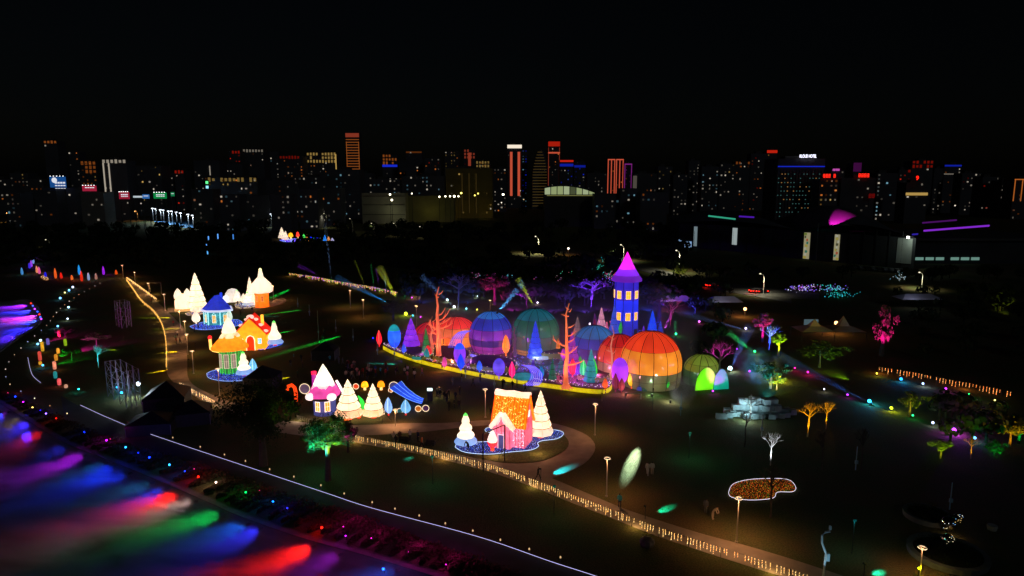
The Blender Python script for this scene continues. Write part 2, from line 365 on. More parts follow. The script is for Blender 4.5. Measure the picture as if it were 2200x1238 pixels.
# rope of white LEDs edging the promenade, in three runs
def rope(pts, col, r, label, name='led_rope', z=0.28, strength=1.4, group=None, cat='rope light', dots=None):
    ln = spline([Vector((*q, z)) for q in poly(pts, 0)], 6); o0 = ln[0].copy(); o0.z = 0
    t = thing(name, label, cat, o0, 0, group); rel = [p - o0 for p in ln]
    MB().tube(rel, r, 5).build('tube', led(col, strength), t)
    w = walk(rel, 4.0); pb = MB()
    for p in w: pb.tube([(p.x, p.y, 0), (p.x, p.y, z)], 0.03, 4)
    pb.build('clips', KERBM, t, kind='stuff'); return t
LEDG = 'white rope lights edging the promenade'
rope(ledline[:3], 'cfc8ff', 0.02, 'short curved white rope light at the promenade bend', group=LEDG)
rope([(173, 874), (220, 896), (269, 917)], 'cfc8ff', 0.02, 'straight white rope light ending at the red striped barrier', group=LEDG)
rope(ledline[6:], 'c8c4ff', 0.02, 'very long white rope light running down to the bottom edge', group=LEDG)
for i, (x, y) in enumerate([(372, 953), (431, 973), (483, 990), (528, 1004), (580, 1022), (632, 1038), (690, 1057), (740, 1075), (800, 1094), (849, 1108), (901, 1123), (957, 1140), (1016, 1156), (1075, 1176), (1137, 1196), (1204, 1214)]):
    t = thing('bollard_lamp', '%s little warm bollard lamp along the long rope light, counted from the barrier' % ORD[i], 'lamp', G(x, y - 3), 0, 'bollard lamps along the promenade')
    MB().tube([(0, 0, 0), (0, 0, 0.55)], 0.05).build('post', KERBM, t)
    MB().lathe([(0.02, 0.55), (0.08, 0.58), (0.07, 0.70), (0.02, 0.78)], 8).build('lantern_head', led('ffcf90', .8), t)
# red-white barrier at the gap of the rope light
t = thing('barrier', 'low barrier of slanted red slats between two rope lights', 'barrier', G(289, 922), R(-20))
for k in range(7): MB().box((0, 0, 0.45), (0.12, 0.05, 0.9), 0, 0).build('slat', matte('a03018', 0.6), t, (k * 0.42 - 1.26, 0, 0))
MB().box((0, 0, 0.92), (3.0, 0.06, 0.06)).build('rail', matte('a03018', 0.6), t)

# curtains of string lights hung on post-and-wire fences
def curtain(pts, hgt, cols, label, step=0.42, bulbs=6, r=0.04, s=5.0, group='curtains of warm string lights on wire fences'):
    ln = [Vector((*q, 0)) for q in poly(sm(pts, 5))]; o0 = ln[0].copy(); t = thing('light_curtain', label, 'string lights', o0, 0, group)
    post = MB().tube([(0, 0, 0), (0, 0, hgt + 0.05)], 0.03, 5).mesh('post', matte('3a3a3a'))
    for p in walk(ln, 3.2): part(post, 'post', t, p - o0)
    MB().tube([p - o0 + Vector((0, 0, hgt)) for p in ln], 0.012, 4).build('wire', matte('3a3a3a'), t)
    rr = random.Random(len(label)); bs_ = [MB() for _ in cols]
    for p in walk(ln, step):
        if rr.random() < .05: continue
        q = p - o0 + Vector((rr.uniform(-.06, .06), 0, 0)); k = rr.randint(bulbs - 3, bulbs); sway = rr.uniform(-0.06, 0.06)
        for j in range(k):
            z = hgt - (j + 0.3 + rr.uniform(-0.2, 0.2)) * hgt * 0.9 / bulbs
            bs_[rr.randrange(len(cols))].octa((q.x + sway * j / bulbs + rr.uniform(-.02, .02), q.y + rr.uniform(-.03, .03), z), r * rr.uniform(0.75, 1.25))
    for b_, c_ in zip(bs_, cols):
        if b_.v: b_.build('bulbs', led(c_, s), t, kind='stuff')
    for p in walk(ln, 14): lamp(t, p - o0 + Vector((0, 0, hgt * 0.6)), cols[0], 70, 0.5, 'glow')
    return t
WARM = ['ffca78', 'ffd890', 'ffb860']
curtain(fence_px, 1.0, WARM, 'long curtain of warm string lights below the pink house path', 0.33, 7, 0.036, 4.0)
curtain([(272, 605), (285, 623), (305, 651), (330, 673), (348, 701), (357, 740), (358, 795)], 1.0, ['ffc060', 'ffb048'], 'golden string light fence curving along the park path', 0.24, 7, 0.036, 2.4)
curtain([(272, 600), (300, 620), (337, 648)], 0.9, ['ffc878', 'ffb060'], 'short string light fence on the far side of the park path', 0.4, 6, 0.05, 3.5)
curtain([(388, 834), (420, 852), (462, 874)], 1.0, ['ffd8a0', 'ffc070'], 'string light fence emerging from behind the black tent', 0.36, 6, 0.042, 4.5)
curtain([(622, 594), (680, 603), (740, 615), (800, 625), (855, 637)], 1.3, ['ffc060', 'ff9a50', '80e040', 'd060ff', 'ffd080'], 'multicoloured string light fence at the far edge of the lawn', 0.6, 5, 0.085, 3.0)
curtain([(1888, 803), (1950, 812), (2030, 829), (2100, 842), (2175, 858)], 1.2, ['ff9a48', 'ffb468', 'ff8038'], 'orange string light fence on the slope above the coloured spotlights', 0.5, 6, 0.05, 4.5)
curtain([(885, 644), (893, 645), (904, 647)], 1.2, ['ffb060', 'ffd080'], 'tiny piece of string light fence behind the salmon tree', 0.4, 5, 0.05, 1.6)
curtain([(640, 905), (665, 912), (690, 912)], 0.9, ['ffe0b0'], 'pale bit of string lights glimpsed behind the near leafy trees', 0.3, 5, 0.022, 1.4)

# beds of blue LEDs with a rope light outline
def led_bed(pts, cols, outline, label, z=0.1, step=0.22, s=1.6, r=0.045, base=None, cat='light bed', name='led_bed', rope_r=.03):
    pg = poly(sm(pts + [pts[0]], 4)); o0 = Vector((sum(p[0] for p in pg) / len(pg), sum(p[1] for p in pg) / len(pg), z))
    t = thing(name, label, cat, o0); rel = [(p[0] - o0.x, p[1] - o0.y) for p in pg]
    MB().prism(rel, -0.12, 0.03).build('bed', base or matte('101a50', 0.8), t)
    MB().tube([(x, y, 0.1) for x, y in rel[:-1]], rope_r, 6, close=True).build('outline', led(outline, 1.6), t)
    xs = [p[0] for p in rel]; ys = [p[1] for p in rel]; rr = random.Random(5); bs_ = [MB() for _ in cols]
    def inside(x, y):
        c = False; j = len(rel) - 1
        for i in range(len(rel)):
            if (rel[i][1] > y) != (rel[j][1] > y) and x < (rel[j][0] - rel[i][0]) * (y - rel[i][1]) / (rel[j][1] - rel[i][1]) + rel[i][0]: c = not c
            j = i
        return c
    cells = [(i, j) for i in range(int((max(xs) - min(xs)) / step) + 1) for j in range(int((max(ys) - min(ys)) / step) + 1)]
    for i, j in cells:
        x = min(xs) + (i + rr.uniform(-.45, .45)) * step; y = min(ys) + (j + rr.uniform(-.45, .45)) * step
        if inside(x, y): bs_[rr.randrange(len(cols))].octa((x, y, 0.06 + rr.uniform(0, 0.1)), r * rr.uniform(0.5, 1.4))
    for b_, c_ in zip(bs_, cols):
        if b_.v: b_.build('bulbs', led(c_, s), t, kind='stuff')
    return t
BLUES = ['2848ff', '4a78ff', '1c30d8', '8098ff']
led_bed([(408, 703), (440, 693), (500, 688), (518, 692), (519, 698), (500, 704), (450, 710), (420, 709)], BLUES, '90b0ff', 'blue light bed under the teal house', step=0.3, r=0.06)
led_bed([(545, 749), (575, 735), (600, 731), (607, 740), (590, 747), (560, 753)], BLUES, '5070ff', 'blue light bed between orange house and three-tier snow tree', step=0.3, r=0.06)
led_bed([(444, 805), (460, 798), (500, 792), (545, 788), (553, 796), (540, 803), (546, 812), (520, 820), (480, 821), (450, 815)], BLUES, 'a0c0ff', 'blue light bed under the round green house', step=0.27, r=0.05)
led_bed([(978, 964), (984, 956), (1020, 953), (1056, 950), (1062, 937), (1043, 929), (1048, 922), (1080, 920), (1135, 922), (1180, 925), (1207, 930), (1209, 938), (1195, 946), (1165, 950), (1155, 955), (1157, 962), (1140, 970), (1100, 974), (1050, 979), (1000, 975)],
        BLUES + ['b0c0ff'], 'c8e0ff', 'blue light bed around the pink house', step=0.2, r=0.035)
led_bed([(1565, 1062), (1572, 1046), (1592, 1037), (1630, 1032), (1690, 1033), (1709, 1049), (1703, 1060), (1670, 1061), (1660, 1074), (1610, 1078), (1572, 1072)],
        ['ff8a30', 'd05818', 'ff6a20', '90a030'], 'f0e8ff', 'orange light flower bed with white outline on the dark lawn', step=0.19, s=0.8, r=0.04, base=matte('3a1c0a', 0.9), cat='flower bed', name='flower_bed', rope_r=.02)
# ================================================================ lantern builders
SNOW = 'fff0d8'
def conifer(px, by, ty, hw, col, label, tiers=6, trunk='e8381c', z=0.0, s=0.8, lampw=None, group=None, sides=8, tip=None, lip=None, name='tree_lantern', cone=0.0, lampcol='ffd09a', potw=0.3):
    b = G(px, by, z); k = mpp(b); Rm = hw * k; H = top(px, ty, b); t = thing(name, label, 'tree lantern', b, random.uniform(0, 0.7), group)
    z0 = H * 0.12 if trunk else 0.0; body = H - z0; sk = silk(col, s * .72, .5, 1.6, .8); lp = silk(lip, s * 0.6, .5, 1.6, .8) if lip else sk
    for i in range(tiers):
        f0 = i / tiers; f1 = (i + 1) / tiers
        r0 = Rm * (1 - f0) ** 0.92 if not cone else Rm * (1 - f0); r1 = Rm * (1 - f1) ** 0.92 * 0.80
        za, zb = z0 + body * f0, z0 + body * min(1.0, f1 + 0.03)
        pr = [(r0 * 0.72, za + body * 0.03), (r0 * 0.98, za - body * 0.012), (r0, za + body * 0.012), (r0 * 0.86 + r1 * 0.14, za + (zb - za) * 0.30), (r0 * .5 + r1 * .5, za + (zb - za) * .62), (max(r1, 0.02), zb)]
        w = (lambda ii, jj, nn: (1.06 if jj % 2 else 0.96)) if sides > 9 else None
        MB().lathe(pr, sides if sides <= 9 else 16, wob=w).build('tier', sk if i else lp, t)
    if sides <= 9 and lampw is None:           # wire seams of the cloth panels and the bulbs along each hem
        sm_ = MB(); bu = MB(); rr = random.Random(int(px))
        for i in range(tiers):
            f0, f1 = i / tiers, (i + 1) / tiers; r0 = Rm * (1 - f0) ** .92; r1 = Rm * (1 - f1) ** .92 * .80; za, zb = z0 + body * f0, z0 + body * min(1.0, f1 + .03)
            for j in range(sides):
                w = 2 * math.pi * j / sides; cs, sn = math.cos(w), math.sin(w)
                sm_.tube([(q * 1.01 * cs, q * 1.01 * sn, zz) for q, zz in ((r0, za + body * .012), (r0 * .86 + r1 * .14, za + (zb - za) * .3), (r0 * .5 + r1 * .5, za + (zb - za) * .62))], max(.02, Rm * .011), 3, cap=False)
                for f in (.2, .5, .8):
                    w2 = w + 2 * math.pi * f / sides; q = r0 * math.cos(math.pi / sides) / math.cos((f - .5) * 2 * math.pi / sides); bu.octa((q * 1.02 * math.cos(w2), q * 1.02 * math.sin(w2), za + body * .02 + rr.uniform(0, .03) * body), Rm * .018)
        sm_.build('seams', matte('8a6a4c', .8), t, kind='stuff'); bu.build('bulbs', led('ffffff', 3), t, kind='stuff')
    if tip: MB().ball((0, 0, H + 0.02 * H), Rm * 0.09, 8, 5).build('tip', led(tip, 2.0), t)
    if trunk: MB().lathe([(Rm * potw * .8, 0.0), (Rm * potw, z0 * .5), (Rm * potw * .8, z0 * 1.25)], 10).build('trunk', silk(trunk, 0.8), t)
    if lampw is None: lampw = 20
    if lampw:
        for i in range(1, tiers):
            f0 = i / tiers; r0 = Rm * (1 - f0) ** .92
            MB().tube([(r0 * 1.0 * math.cos(a), r0 * 1.0 * math.sin(a), z0 + body * (f0 - .014)) for a in [2 * math.pi * j / sides for j in range(sides)]], max(.04, Rm * .024), 4, close=True).build('hoop', matte('5a4430' if trunk else '181418'), t)  # hoops thickened and darkened to paint shade under each tier's lip
    if lampw:
        for i in range(tiers):
            f = (i + .62) / tiers; lamp(t, (0, 0, z0 + body * f), lampcol, lampw * .75 * (Rm * (1 - i / tiers)) ** 2 + 1, 0.12)
    return t
def snowtree(px, by, ty, hw, label, tiers=3, z=0.0, skirt='8fb4e8', group=None, tip='60e060', trunk='e8381c'):
    b = G(px, by, z); k = mpp(b); Rm = hw * k; H = top(px, ty, b); t = thing('snow_tree_lantern', label, 'tree lantern', b, 0, group)
    MB().lathe([(Rm * .22, 0), (Rm * .26, H * .06), (Rm * .2, H * .14)], 10).build('trunk', silk(trunk, 0.8), t)
    z0 = H * .12; body = H * .84
    if skirt:
        MB().lathe([(Rm * .55, z0 + .02), (Rm, z0), (Rm * .97, z0 + body * .06), (Rm * .62, z0 + body * .24)], 18, wob=lambda i, j, n: 1 + 0.05 * (j % 2)).build('skirt', silk(skirt, 0.55), t)
    zz = z0 + (body * .2 if skirt else 0); rem = z0 + body - zz
    for i in range(tiers):
        r = Rm * (.78 - .42 * i / max(1, tiers - 1)); ha = rem / tiers * 1.12; za = zz + rem * i / tiers
        MB().lathe([(r * .6, za), (r * .92, za + ha * .02), (r, za + ha * .16), (r * .93, za + ha * .38), (r * .62, za + ha * .72), (r * .45, za + ha)], 18, wob=lambda ii, j, n: 1 + 0.035 * math.sin(j * 2.1)).build('snow_tier', silk(SNOW, 0.95), t, smooth=True)
    MB().lathe([(Rm * .22, zz + rem), (Rm * .14, zz + rem + H * .04), (0.01, zz + rem + H * .09)], 8).build('tip', silk(tip or SNOW, 0.8), t)
    lamp(t, (0, 0, H * .45), 'ffe0b8', 13 * Rm * Rm, 0.3); return t
def pod(px, by, ty, hw, col, label, z=0.0, s=0.8, rib=None, stem=None, group='leaf-shaped pod lanterns', core=None, flat=0.5):
    b = G(px, by, z); k = mpp(b); Rm = hw * k; H = top(px, ty, b); t = thing('pod_lantern', label, 'pod lantern', b, random.uniform(-.2, .2), group)
    z0 = H * .10; B = H - z0
    pr = [(Rm * .12, z0), (Rm * .62, z0 + B * .10), (Rm * .95, z0 + B * .25), (Rm, z0 + B * .38), (Rm * .88, z0 + B * .56), (Rm * .6, z0 + B * .75), (Rm * .28, z0 + B * .91), (0.01, H)]
    MB().lathe(pr, 14, sy=flat).build('shell', silk(col, s), t, smooth=True)
    for a in (-0.55, 0, 0.55):
        MB().tube([(r * 1.03 * math.sin(a), -r * 1.03 * flat * math.cos(a) - 0.01, zz) for r, zz in pr], 0.018 * max(1, H / 3), 4).build('rib', silk(core, 1.6) if core and a == 0 else matte(rib or '301808'), t)
    MB().lathe([(Rm * .16, 0), (Rm * .2, z0 * .5), (Rm * .12, z0 * 1.1)], 8).build('stem', silk(stem or col, s), t)
    lamp(t, (0, 0, z0 + B * .35), 'fff0e0', 22 * (Rm * .6) ** 2 + 1, 0.1); return t
def puff(px, by, ty, hw, cols, label, z=0.0, s=0.7, group=None, stem='30c0b0'):   # round crown lantern
    b = G(px, by, z); k = mpp(b); Rm = hw * k; H = top(px, ty, b); t = thing('round_tree_lantern', label, 'tree lantern', b, 0, group)
    z0 = H * .16; cz = (H + z0) / 2; rz_ = (H - z0) / 2; n = len(cols); M = 4
    for i, c in enumerate(cols):
        pr = []
        for j in range(M + 1):
            ph = -math.pi / 2 + math.pi * (i + j / M) / n; pr.append((max(.01, Rm * math.cos(ph)), cz + rz_ * math.sin(ph)))
        MB().lathe(pr, 16).build('cloth_band', silk(c, s), t, smooth=True)
    MB().tube([(0, 0, 0), (0, 0, z0 * 1.1)], Rm * .09, 8).build('trunk', silk(stem, .8), t)
    lamp(t, (0, 0, cz), 'ffffff', 26 * Rm * Rm, .2); return t
def dome(px, by, ty, hw, bands, label, z=0.0, wide=0.42, foot=0.94, ribs=12, s=0.5, lampw=40, name='dome_tent', group='glowing dome tents', seg=36, power=1.0):
    f = G(px, by, z); k = mpp(f); Rm = hw * k; c = f + Vector((0, Rm * .85, 0)); H = at(px, ty, c.y + Rm * .1).z - z
    t = thing(name, label, 'dome', c, 0.12, group); zc = H * wide
    def rad(zz):
        if zz >= zc: return Rm * math.sqrt(max(1e-5, 1 - ((zz - zc) / (H - zc)) ** 2))
        return Rm * (1 - (1 - foot) * ((zc - zz) / max(zc, .01)) ** 2)
    zs = [0.0] + [b_[0] * H for b_ in bands]
    for i, b_ in enumerate(bands):
        a0, a1 = zs[i], zs[i + 1]; m_ = 7
        pr = [(rad(a0 + (a1 - a0) * math.sin(j / m_ * math.pi / 2) if i == len(bands) - 1 else a0 + (a1 - a0) * j / m_), a0 + (a1 - a0) * (math.sin(j / m_ * math.pi / 2) if i == len(bands) - 1 else j / m_)) for j in range(m_ + 1)]
        rr = random.Random(int(px) + i)
        for j in range(ribs):
            v_ = rr.choice((.7, .9, 1.0, 1.15)); a_ = 2 * math.pi * j / ribs
            MB().lathe([(q * (1 - .004 * (j % 2)), z_) for q, z_ in pr], 4, a0=a_, a1=a_ + 2 * math.pi / ribs).build('cloth_panel', silk(b_[1], (b_[2] if len(b_) > 2 else s) * .58 * v_, 0.5, 0.5, .9, .10), t, smooth=True)
    allz = [H * math.sin(j / 14 * math.pi / 2) for j in range(15)]
    rb = MB().tube([(rad(zz) * 1.008 + .015, 0, zz) for zz in allz], 0.05, 4).mesh('rib', matte('100c10'))
    for j in range(ribs): part(rb, 'rib', t, rz=2 * math.pi * j / ribs)
    for zf in [b_[0] for b_ in bands[:-1]] + [bands[0][0] * .5]:
        zz = zf * H; MB().tube([((rad(zz) + .02) * math.cos(a), (rad(zz) + .02) * math.sin(a), zz) for a in [2 * math.pi * j / 36 for j in range(36)]], .025, 4, close=True).build('hoop', matte('100c10'), t)
    if lampw:
        for a_, f_, q_ in ((-2.1, .22, .8), (-1.25, .5, .7), (-.5, .25, .6)): lamp(t, (Rm * .55 * math.cos(a_), Rm * .55 * math.sin(a_), H * f_), 'fff4e4', lampw * .45 * q_ * Rm * Rm, Rm * .08)
    return t, c, Rm, H
def bare_tree(px, by, ty, thick, label, col='ff8a60', s=0.55, z=0.0, branches=(), name='bare_tree_lantern', root=True, cat='tree lantern'):
    b = G(px, by, z); k = mpp(b); H = top(px, ty, b); t = thing(name, label, cat, b); rw = thick * k; rr = random.Random(px)
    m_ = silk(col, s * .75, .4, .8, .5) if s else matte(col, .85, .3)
    if s: spot(t, (-2.2, -4.5, .3), Vector((2.0, 4.5, H * .5)), col, 80 * H * H * s, 80, .8, .2); spot(t, (3.0, -3.0, .3), Vector((-3.0, 3.0, H * .6)), 'ff6a80', 30 * H * H * s, 80, .8, .2)
    pts = [Vector((rr.uniform(-.05, .05) * i, rr.uniform(-.04, .04) * i, H * i / 8)) for i in range(9)]
    MB().tube(pts, [rw * (1.25 if i == 0 and root else 1) * (1 - .85 * (i / 8) ** 1.2) for i in range(9)], 9).build('trunk', m_, t, smooth=True)
    if root:
        for a in range(5):
            w = a * 1.3; MB().tube([(0, 0, H * .07), (math.cos(w) * rw * 1.6, math.sin(w) * rw * 1.6, H * .015), (math.cos(w) * rw * 3, math.sin(w) * rw * 3, 0.0)], [rw * .7, rw * .45, rw * .1], 6).build('root', m_, t)
    for (f, dx, dz, sub) in branches:          # fraction up the trunk, reach and rise as pixels, forks
        p0 = pts[0].lerp(pts[-1], f); X = dx * k; Z = dz * k; dy = rr.uniform(-.4, .4) * abs(X)
        q = [p0, p0 + Vector((X * .35, dy * .4, Z * .12)), p0 + Vector((X * .7, dy * .8, Z * .5)), p0 + Vector((X, dy, Z))]
        r0 = rw * .5 * (1 - .6 * f)
        br = MB().tube(q, [r0, r0 * .75, r0 * .5, r0 * .15], 6).build('branch', m_, t)
        for j in range(sub):
            a = q[2 if j % 2 else 1].lerp(q[3], .15 * j); d = Vector((X * rr.uniform(.1, .35), rr.uniform(-.3, .3) * abs(X), abs(Z) * .6 + abs(X) * rr.uniform(.15, .4)))
            MB().tube([a, a + d * .5 + Vector((X * .06, 0, 0)), a + d], [r0 * .45, r0 * .3, r0 * .1], 5).build('twig', m_, br)
    return t
def street_lamp(px, by, ty, label, watts=120, col='ffb070', head=True, group='slim park lamps with ring heads', glow=None, polecol='b8b0a8'):
    b = G(px, by); H = top(px, ty, b); t = thing('park_lamp', label, 'street lamp', b, 0, group); r = max(.05, .035 * H / 4 + .02)
    MB().tube([(0, 0, 0), (0, 0, H * .62), (0, 0, H * .97)], [r * 1.25, r, r * .8], 8).build('pole', matte(polecol, .45, .1, 1.0), t)
    MB().tube([(0, 0, 0), (0, 0, .12)], r * 2.4, 8).build('foot', matte(polecol, .5), t)
    rg = MB().tube([(math.cos(a) * .34, math.sin(a) * .34, H) for a in [i * math.pi / 6 for i in range(12)]], .05, 5, close=True).build('ring_head', matte(polecol, .45), t)
    MB().lathe([(.30, H - .055), (.38, H - .055)], 12).build('light_ring', led(glow or 'ffd8a8', 5), rg)
    for a in (0, 2.1, 4.2): MB().tube([(0, 0, H * .95), (math.cos(a) * .34, math.sin(a) * .34, H)], .02, 4).build('arm', matte(polecol, .45), t)
    if watts: spot(t, (0, 0, H - .1), (0, 0, -1), col, watts, 150, .8, .2); lamp(t, (0.42, -.42, H * .8), col, watts * .04, .1, 'spill')
    return t
def smart_post(px, by, ty, label, col='8fb8c8', group='sensor posts with small boxes', boxat=.35, thick=1.0):
    b = G(px, by); H = top(px, ty, b); t = thing('sensor_post', label, 'post', b, 0, group); m_ = matte(col, .5, .1, 1.0)
    MB().tube([(0, 0, 0), (0, 0, H)], [.07 * thick, .05 * thick], 6).build('pole', m_, t); MB().box((0, -.08, H * boxat), (.34, .22, .42)).build('box', m_, t)
    return t
# ================================================================ lantern houses and snow trees on the lawns
def dots(parent, name, pts, r, col, s=3.0):
    b = MB()
    for p in pts: b.octa(p, r)
    return b.build(name, led(col, s), parent, kind='stuff')
def battens(parent, x0, x1, y, z0, ztop, step, mat, nrm=-1, w=.07):
    k = int((x1 - x0) / step)
    me = {}
    for i in range(k + 1):
        x = x0 + (x1 - x0) * i / k; h_ = ztop(x) if callable(ztop) else ztop
        MB().box((x, y + nrm * .03, (z0 + h_) / 2), (w, .08, h_ - z0)).build('batten', mat, parent)
def window(parent, c, w, h, nx=0.0, frame='fff0e0', pane='ffc040', s=1.2, rz=0.0, name='window', arch=False):
    """a framed lit window; c its centre, facing -y turned by rz"""
    fr = MB(); m_ = Matrix.Rotation(rz, 4, 'Z')
    o = MB().box((0, 0, 0), (w, .06, h)).build(name, silk(pane, s, .2), parent, c, rz=rz)
    f = MB()
    for x, z, a, b_ in ((-w / 2, 0, .1, h + .1), (w / 2, 0, .1, h + .1), (0, h / 2, w + .1, .1), (0, -h / 2, w + .1, .1), (0, 0, .05, h), (0, 0, w, .05)):
        f.box((x, -.04, z), (a, .05, b_))
    if arch: f.tube([(w / 2 * math.cos(a), -.04, h / 2 + w / 2 * math.sin(a)) for a in [math.pi * i / 8 for i in range(9)]], .05, 5)
    f.build('frame', silk(frame, .8), o); return o

# ---- pink wooden house with orange roof (nearest display)
b = G(1102, 960); k = mpp(b)
t = thing('lantern_house', 'pink wooden lantern house with orange roof and snow cap', 'lantern house', b + Vector((0, 1.2, 0)), R(-20)); pink = silk('d06c8c', .75, .5, 1.6, .9); pdk = silk('8a3454', .4)
wx, wy, wz, rz_ = 2.25, 1.55, 3.5, 7.1
MB().add([(-wx, -wy, 0), (wx, -wy, 0), (wx, wy, 0), (-wx, wy, 0), (-wx, -wy, wz), (wx, -wy, wz), (wx, wy, wz), (-wx, wy, wz), (-wx, 0, rz_ - .1), (wx, 0, rz_ - .1)],
         [(0, 1, 5, 4), (1, 2, 6, 9, 5), (2, 3, 7, 6), (3, 0, 4, 8, 7)]).build('wall', pink, t)
battens(t, -wx, wx, -wy, 0.02, wz - .05, .45, pdk)
for i in range(7):
    y = -wy + i * wy * 2 / 6; zt = wz + (rz_ - wz) * (1 - abs(y) / wy) - .15
    MB().box((wx + .03, y, zt / 2), (.08, .07, zt)).build('batten', pdk, t)
for sgn in (-1, 1):
    rf = MB()
    a = Vector((0, sgn * (wy + .35), wz - .55)); tp = Vector((0, 0, rz_ + .05)); nn = Vector((0, sgn * (rz_ - wz), wy)).normalized() * .12
    vs = [(x, p.y + q.y, p.z + q.z) for q in (Vector(), nn) for x, p in ((-wx - .3, a), (wx + .3, a), (wx + .3, tp), (-wx - .3, tp))]
    rf.add(vs, [(0, 1, 2, 3), (7, 6, 5, 4), (0, 4, 5, 1), (1, 5, 6, 2), (2, 6, 7, 3), (3, 7, 4, 0)])
    ro = rf.build('roof', silk('ff8410', .9, .4, 1.6), t)
    for i in range(13):
        x = -wx - .25 + i * (2 * wx + .5) / 12; MB().tube([(x, a.y + nn.y * 1.3, a.z + nn.z * 1.3), (x, tp.y + nn.y * 1.3, tp.z + nn.z * 1.3)], .05, 4).build('roof_board', silk('d85c08', .6), ro)
    if sgn < 0: dots(ro, 'bulbs', [(random.uniform(-wx, wx), a.y * (1 - f) + nn.y * 1.6, a.z * (1 - f) + tp.z * f + nn.z * 1.6) for f in [random.random() for _ in range(260)]], .04, 'ffe070', 4)
pts = [(math.cos(w) * .5, math.sin(w) * .42 + rz_ + .05) for w in [i * math.pi / 4 for i in range(8)]]
cp_ = MB()
for i, x in enumerate([-wx - .2, -wx * .5, 0, wx * .5, wx + .2]): cp_.v += [(x, p[0] * (1.1 if i % 2 else 1.35), p[1] - .1 * (i % 2)) for p in pts]
for i in range(4): cp_.f += [(i * 8 + j, i * 8 + (j + 1) % 8, i * 8 + 8 + (j + 1) % 8, i * 8 + 8 + j) for j in range(8)]
cp_.f += [tuple(range(8))[::-1], tuple(range(32, 40))]; cp_.build('snow_cap', silk('fff4dc', 1.3, .1), t, smooth=True)
px0, pw, ph, pr = -.75, 1.25, 2.9, 4.7
pc = MB().add([(px0 - pw, -wy - 1.0, 0), (px0 + pw, -wy - 1.0, 0), (px0 + pw, -wy, 0), (px0 - pw, -wy, 0), (px0 - pw, -wy - 1.0, ph), (px0 + pw, -wy - 1.0, ph), (px0 + pw, -wy, ph), (px0 - pw, -wy, ph), (px0, -wy - 1.0, pr), (px0, -wy, pr)],
         [(0, 1, 5, 8, 4), (1, 2, 6, 5), (3, 0, 4, 7)]).build('porch', pink, t)
for i in range(5):
    x = px0 - pw + i * pw / 2; MB().box((x, -wy - 1.03, (ph + (pr - ph) * (1 - abs(x - px0) / pw)) / 2), (.07, .07, ph + (pr - ph) * (1 - abs(x - px0) / pw) - .1)).build('batten', pdk, pc)
for sg in (-1, 1):
    MB().tube([(px0, -wy - .6, pr + .12), (px0 + sg * pw * .6, -wy - .6, ph + .75), (px0 + sg * (pw + .45), -wy - .6, ph - .1)], [.5, .55, .32], 8).build('porch_snow', silk('fff0dc', .95), t, smooth=True)
dr = MB().box((px0, -wy - 1.08, 1.05), (.75, .08, 2.0)).build('door', silk('3c4c90', .5), t)
for x in (-.42, .42): MB().box((px0 + x, -wy - 1.12, 1.05), (.09, .06, 2.15)).build('door_frame', silk('f8d8e0', .8), dr)
MB().box((px0, -wy - 1.12, 2.12), (.93, .06, .09)).build('door_frame', silk('f8d8e0', .8), dr)
window(t, (wx + .06, 0, 4.6), .5, .8, pane='d0e0f8', s=1.0, rz=R(90))
dots(t, 'bulbs', [(random.uniform(-wx, wx), -wy - .12, random.uniform(.2, wz - .3)) for _ in range(120)], .04, 'ffe0e8', 4)
lamp(t, (0.4, -.4, 2.2), 'ffd0d0', 110, .2); lamp(t, (-.75, -wy - .5, 1.6), 'ffd8d8', 30, .1); lamp(t, (0, 0, 4.9), 'ffd090', 160, .3)
lamp(t, (-.6, -wy - 3.6, 1.0), 'ffc080', 160, .4, 'spill'); lamp(t, (4.5, -2.5, 1.2), 'ffb070', 200, .4, 'spill')  # lamps added outside the house to brighten the ground
t = thing('candle_lantern', 'tall white candle lantern at the corner of the pink house', 'candle', G(1127, 951), R(-15))
MB().lathe([(.42, 0), (.45, .3), (.40, 2.4), (.34, 2.55), (.02, 2.6)], 12).build('wax', silk('fff0d8', 1.25, .1), t, smooth=True)
MB().lathe([(.6, 0), (.62, .25), (.46, .45)], 12).build('base', silk('ffd0a0', .9), t); lamp(t, (0, -1.0, 1.6), 'ffd8b0', 30, .4)  # lamp added in front of the wax to brighten its surroundings
t = thing('drop_lantern', 'bulb lantern with white drop over a red cup before the pink door', 'lantern', G(1058, 970))
MB().lathe([(.62, 1.35), (.66, 1.7), (.5, 2.2), (.22, 2.8), (.02, 3.15)], 14).build('drop', silk('fff4e4', 1.1, .1), t, smooth=True)
MB().lathe([(.25, .55), (.55, .9), (.68, 1.3), (.62, 1.4)], 14).build('cup', silk('f01838', .9), t, smooth=True)
MB().lathe([(.3, 0), (.22, .3), (.28, .56)], 10).build('foot', silk('ff5020', .9), t)
conifer(1161, 941, 839, 28, 'fff0da', 'tall six-tier white tree lantern in a red pot beside pink house', 6, s=.75, sides=8)
snowtree(1001, 958, 890, 24, 'three-tier snow tree lantern left of the pink house', 3, group=None)

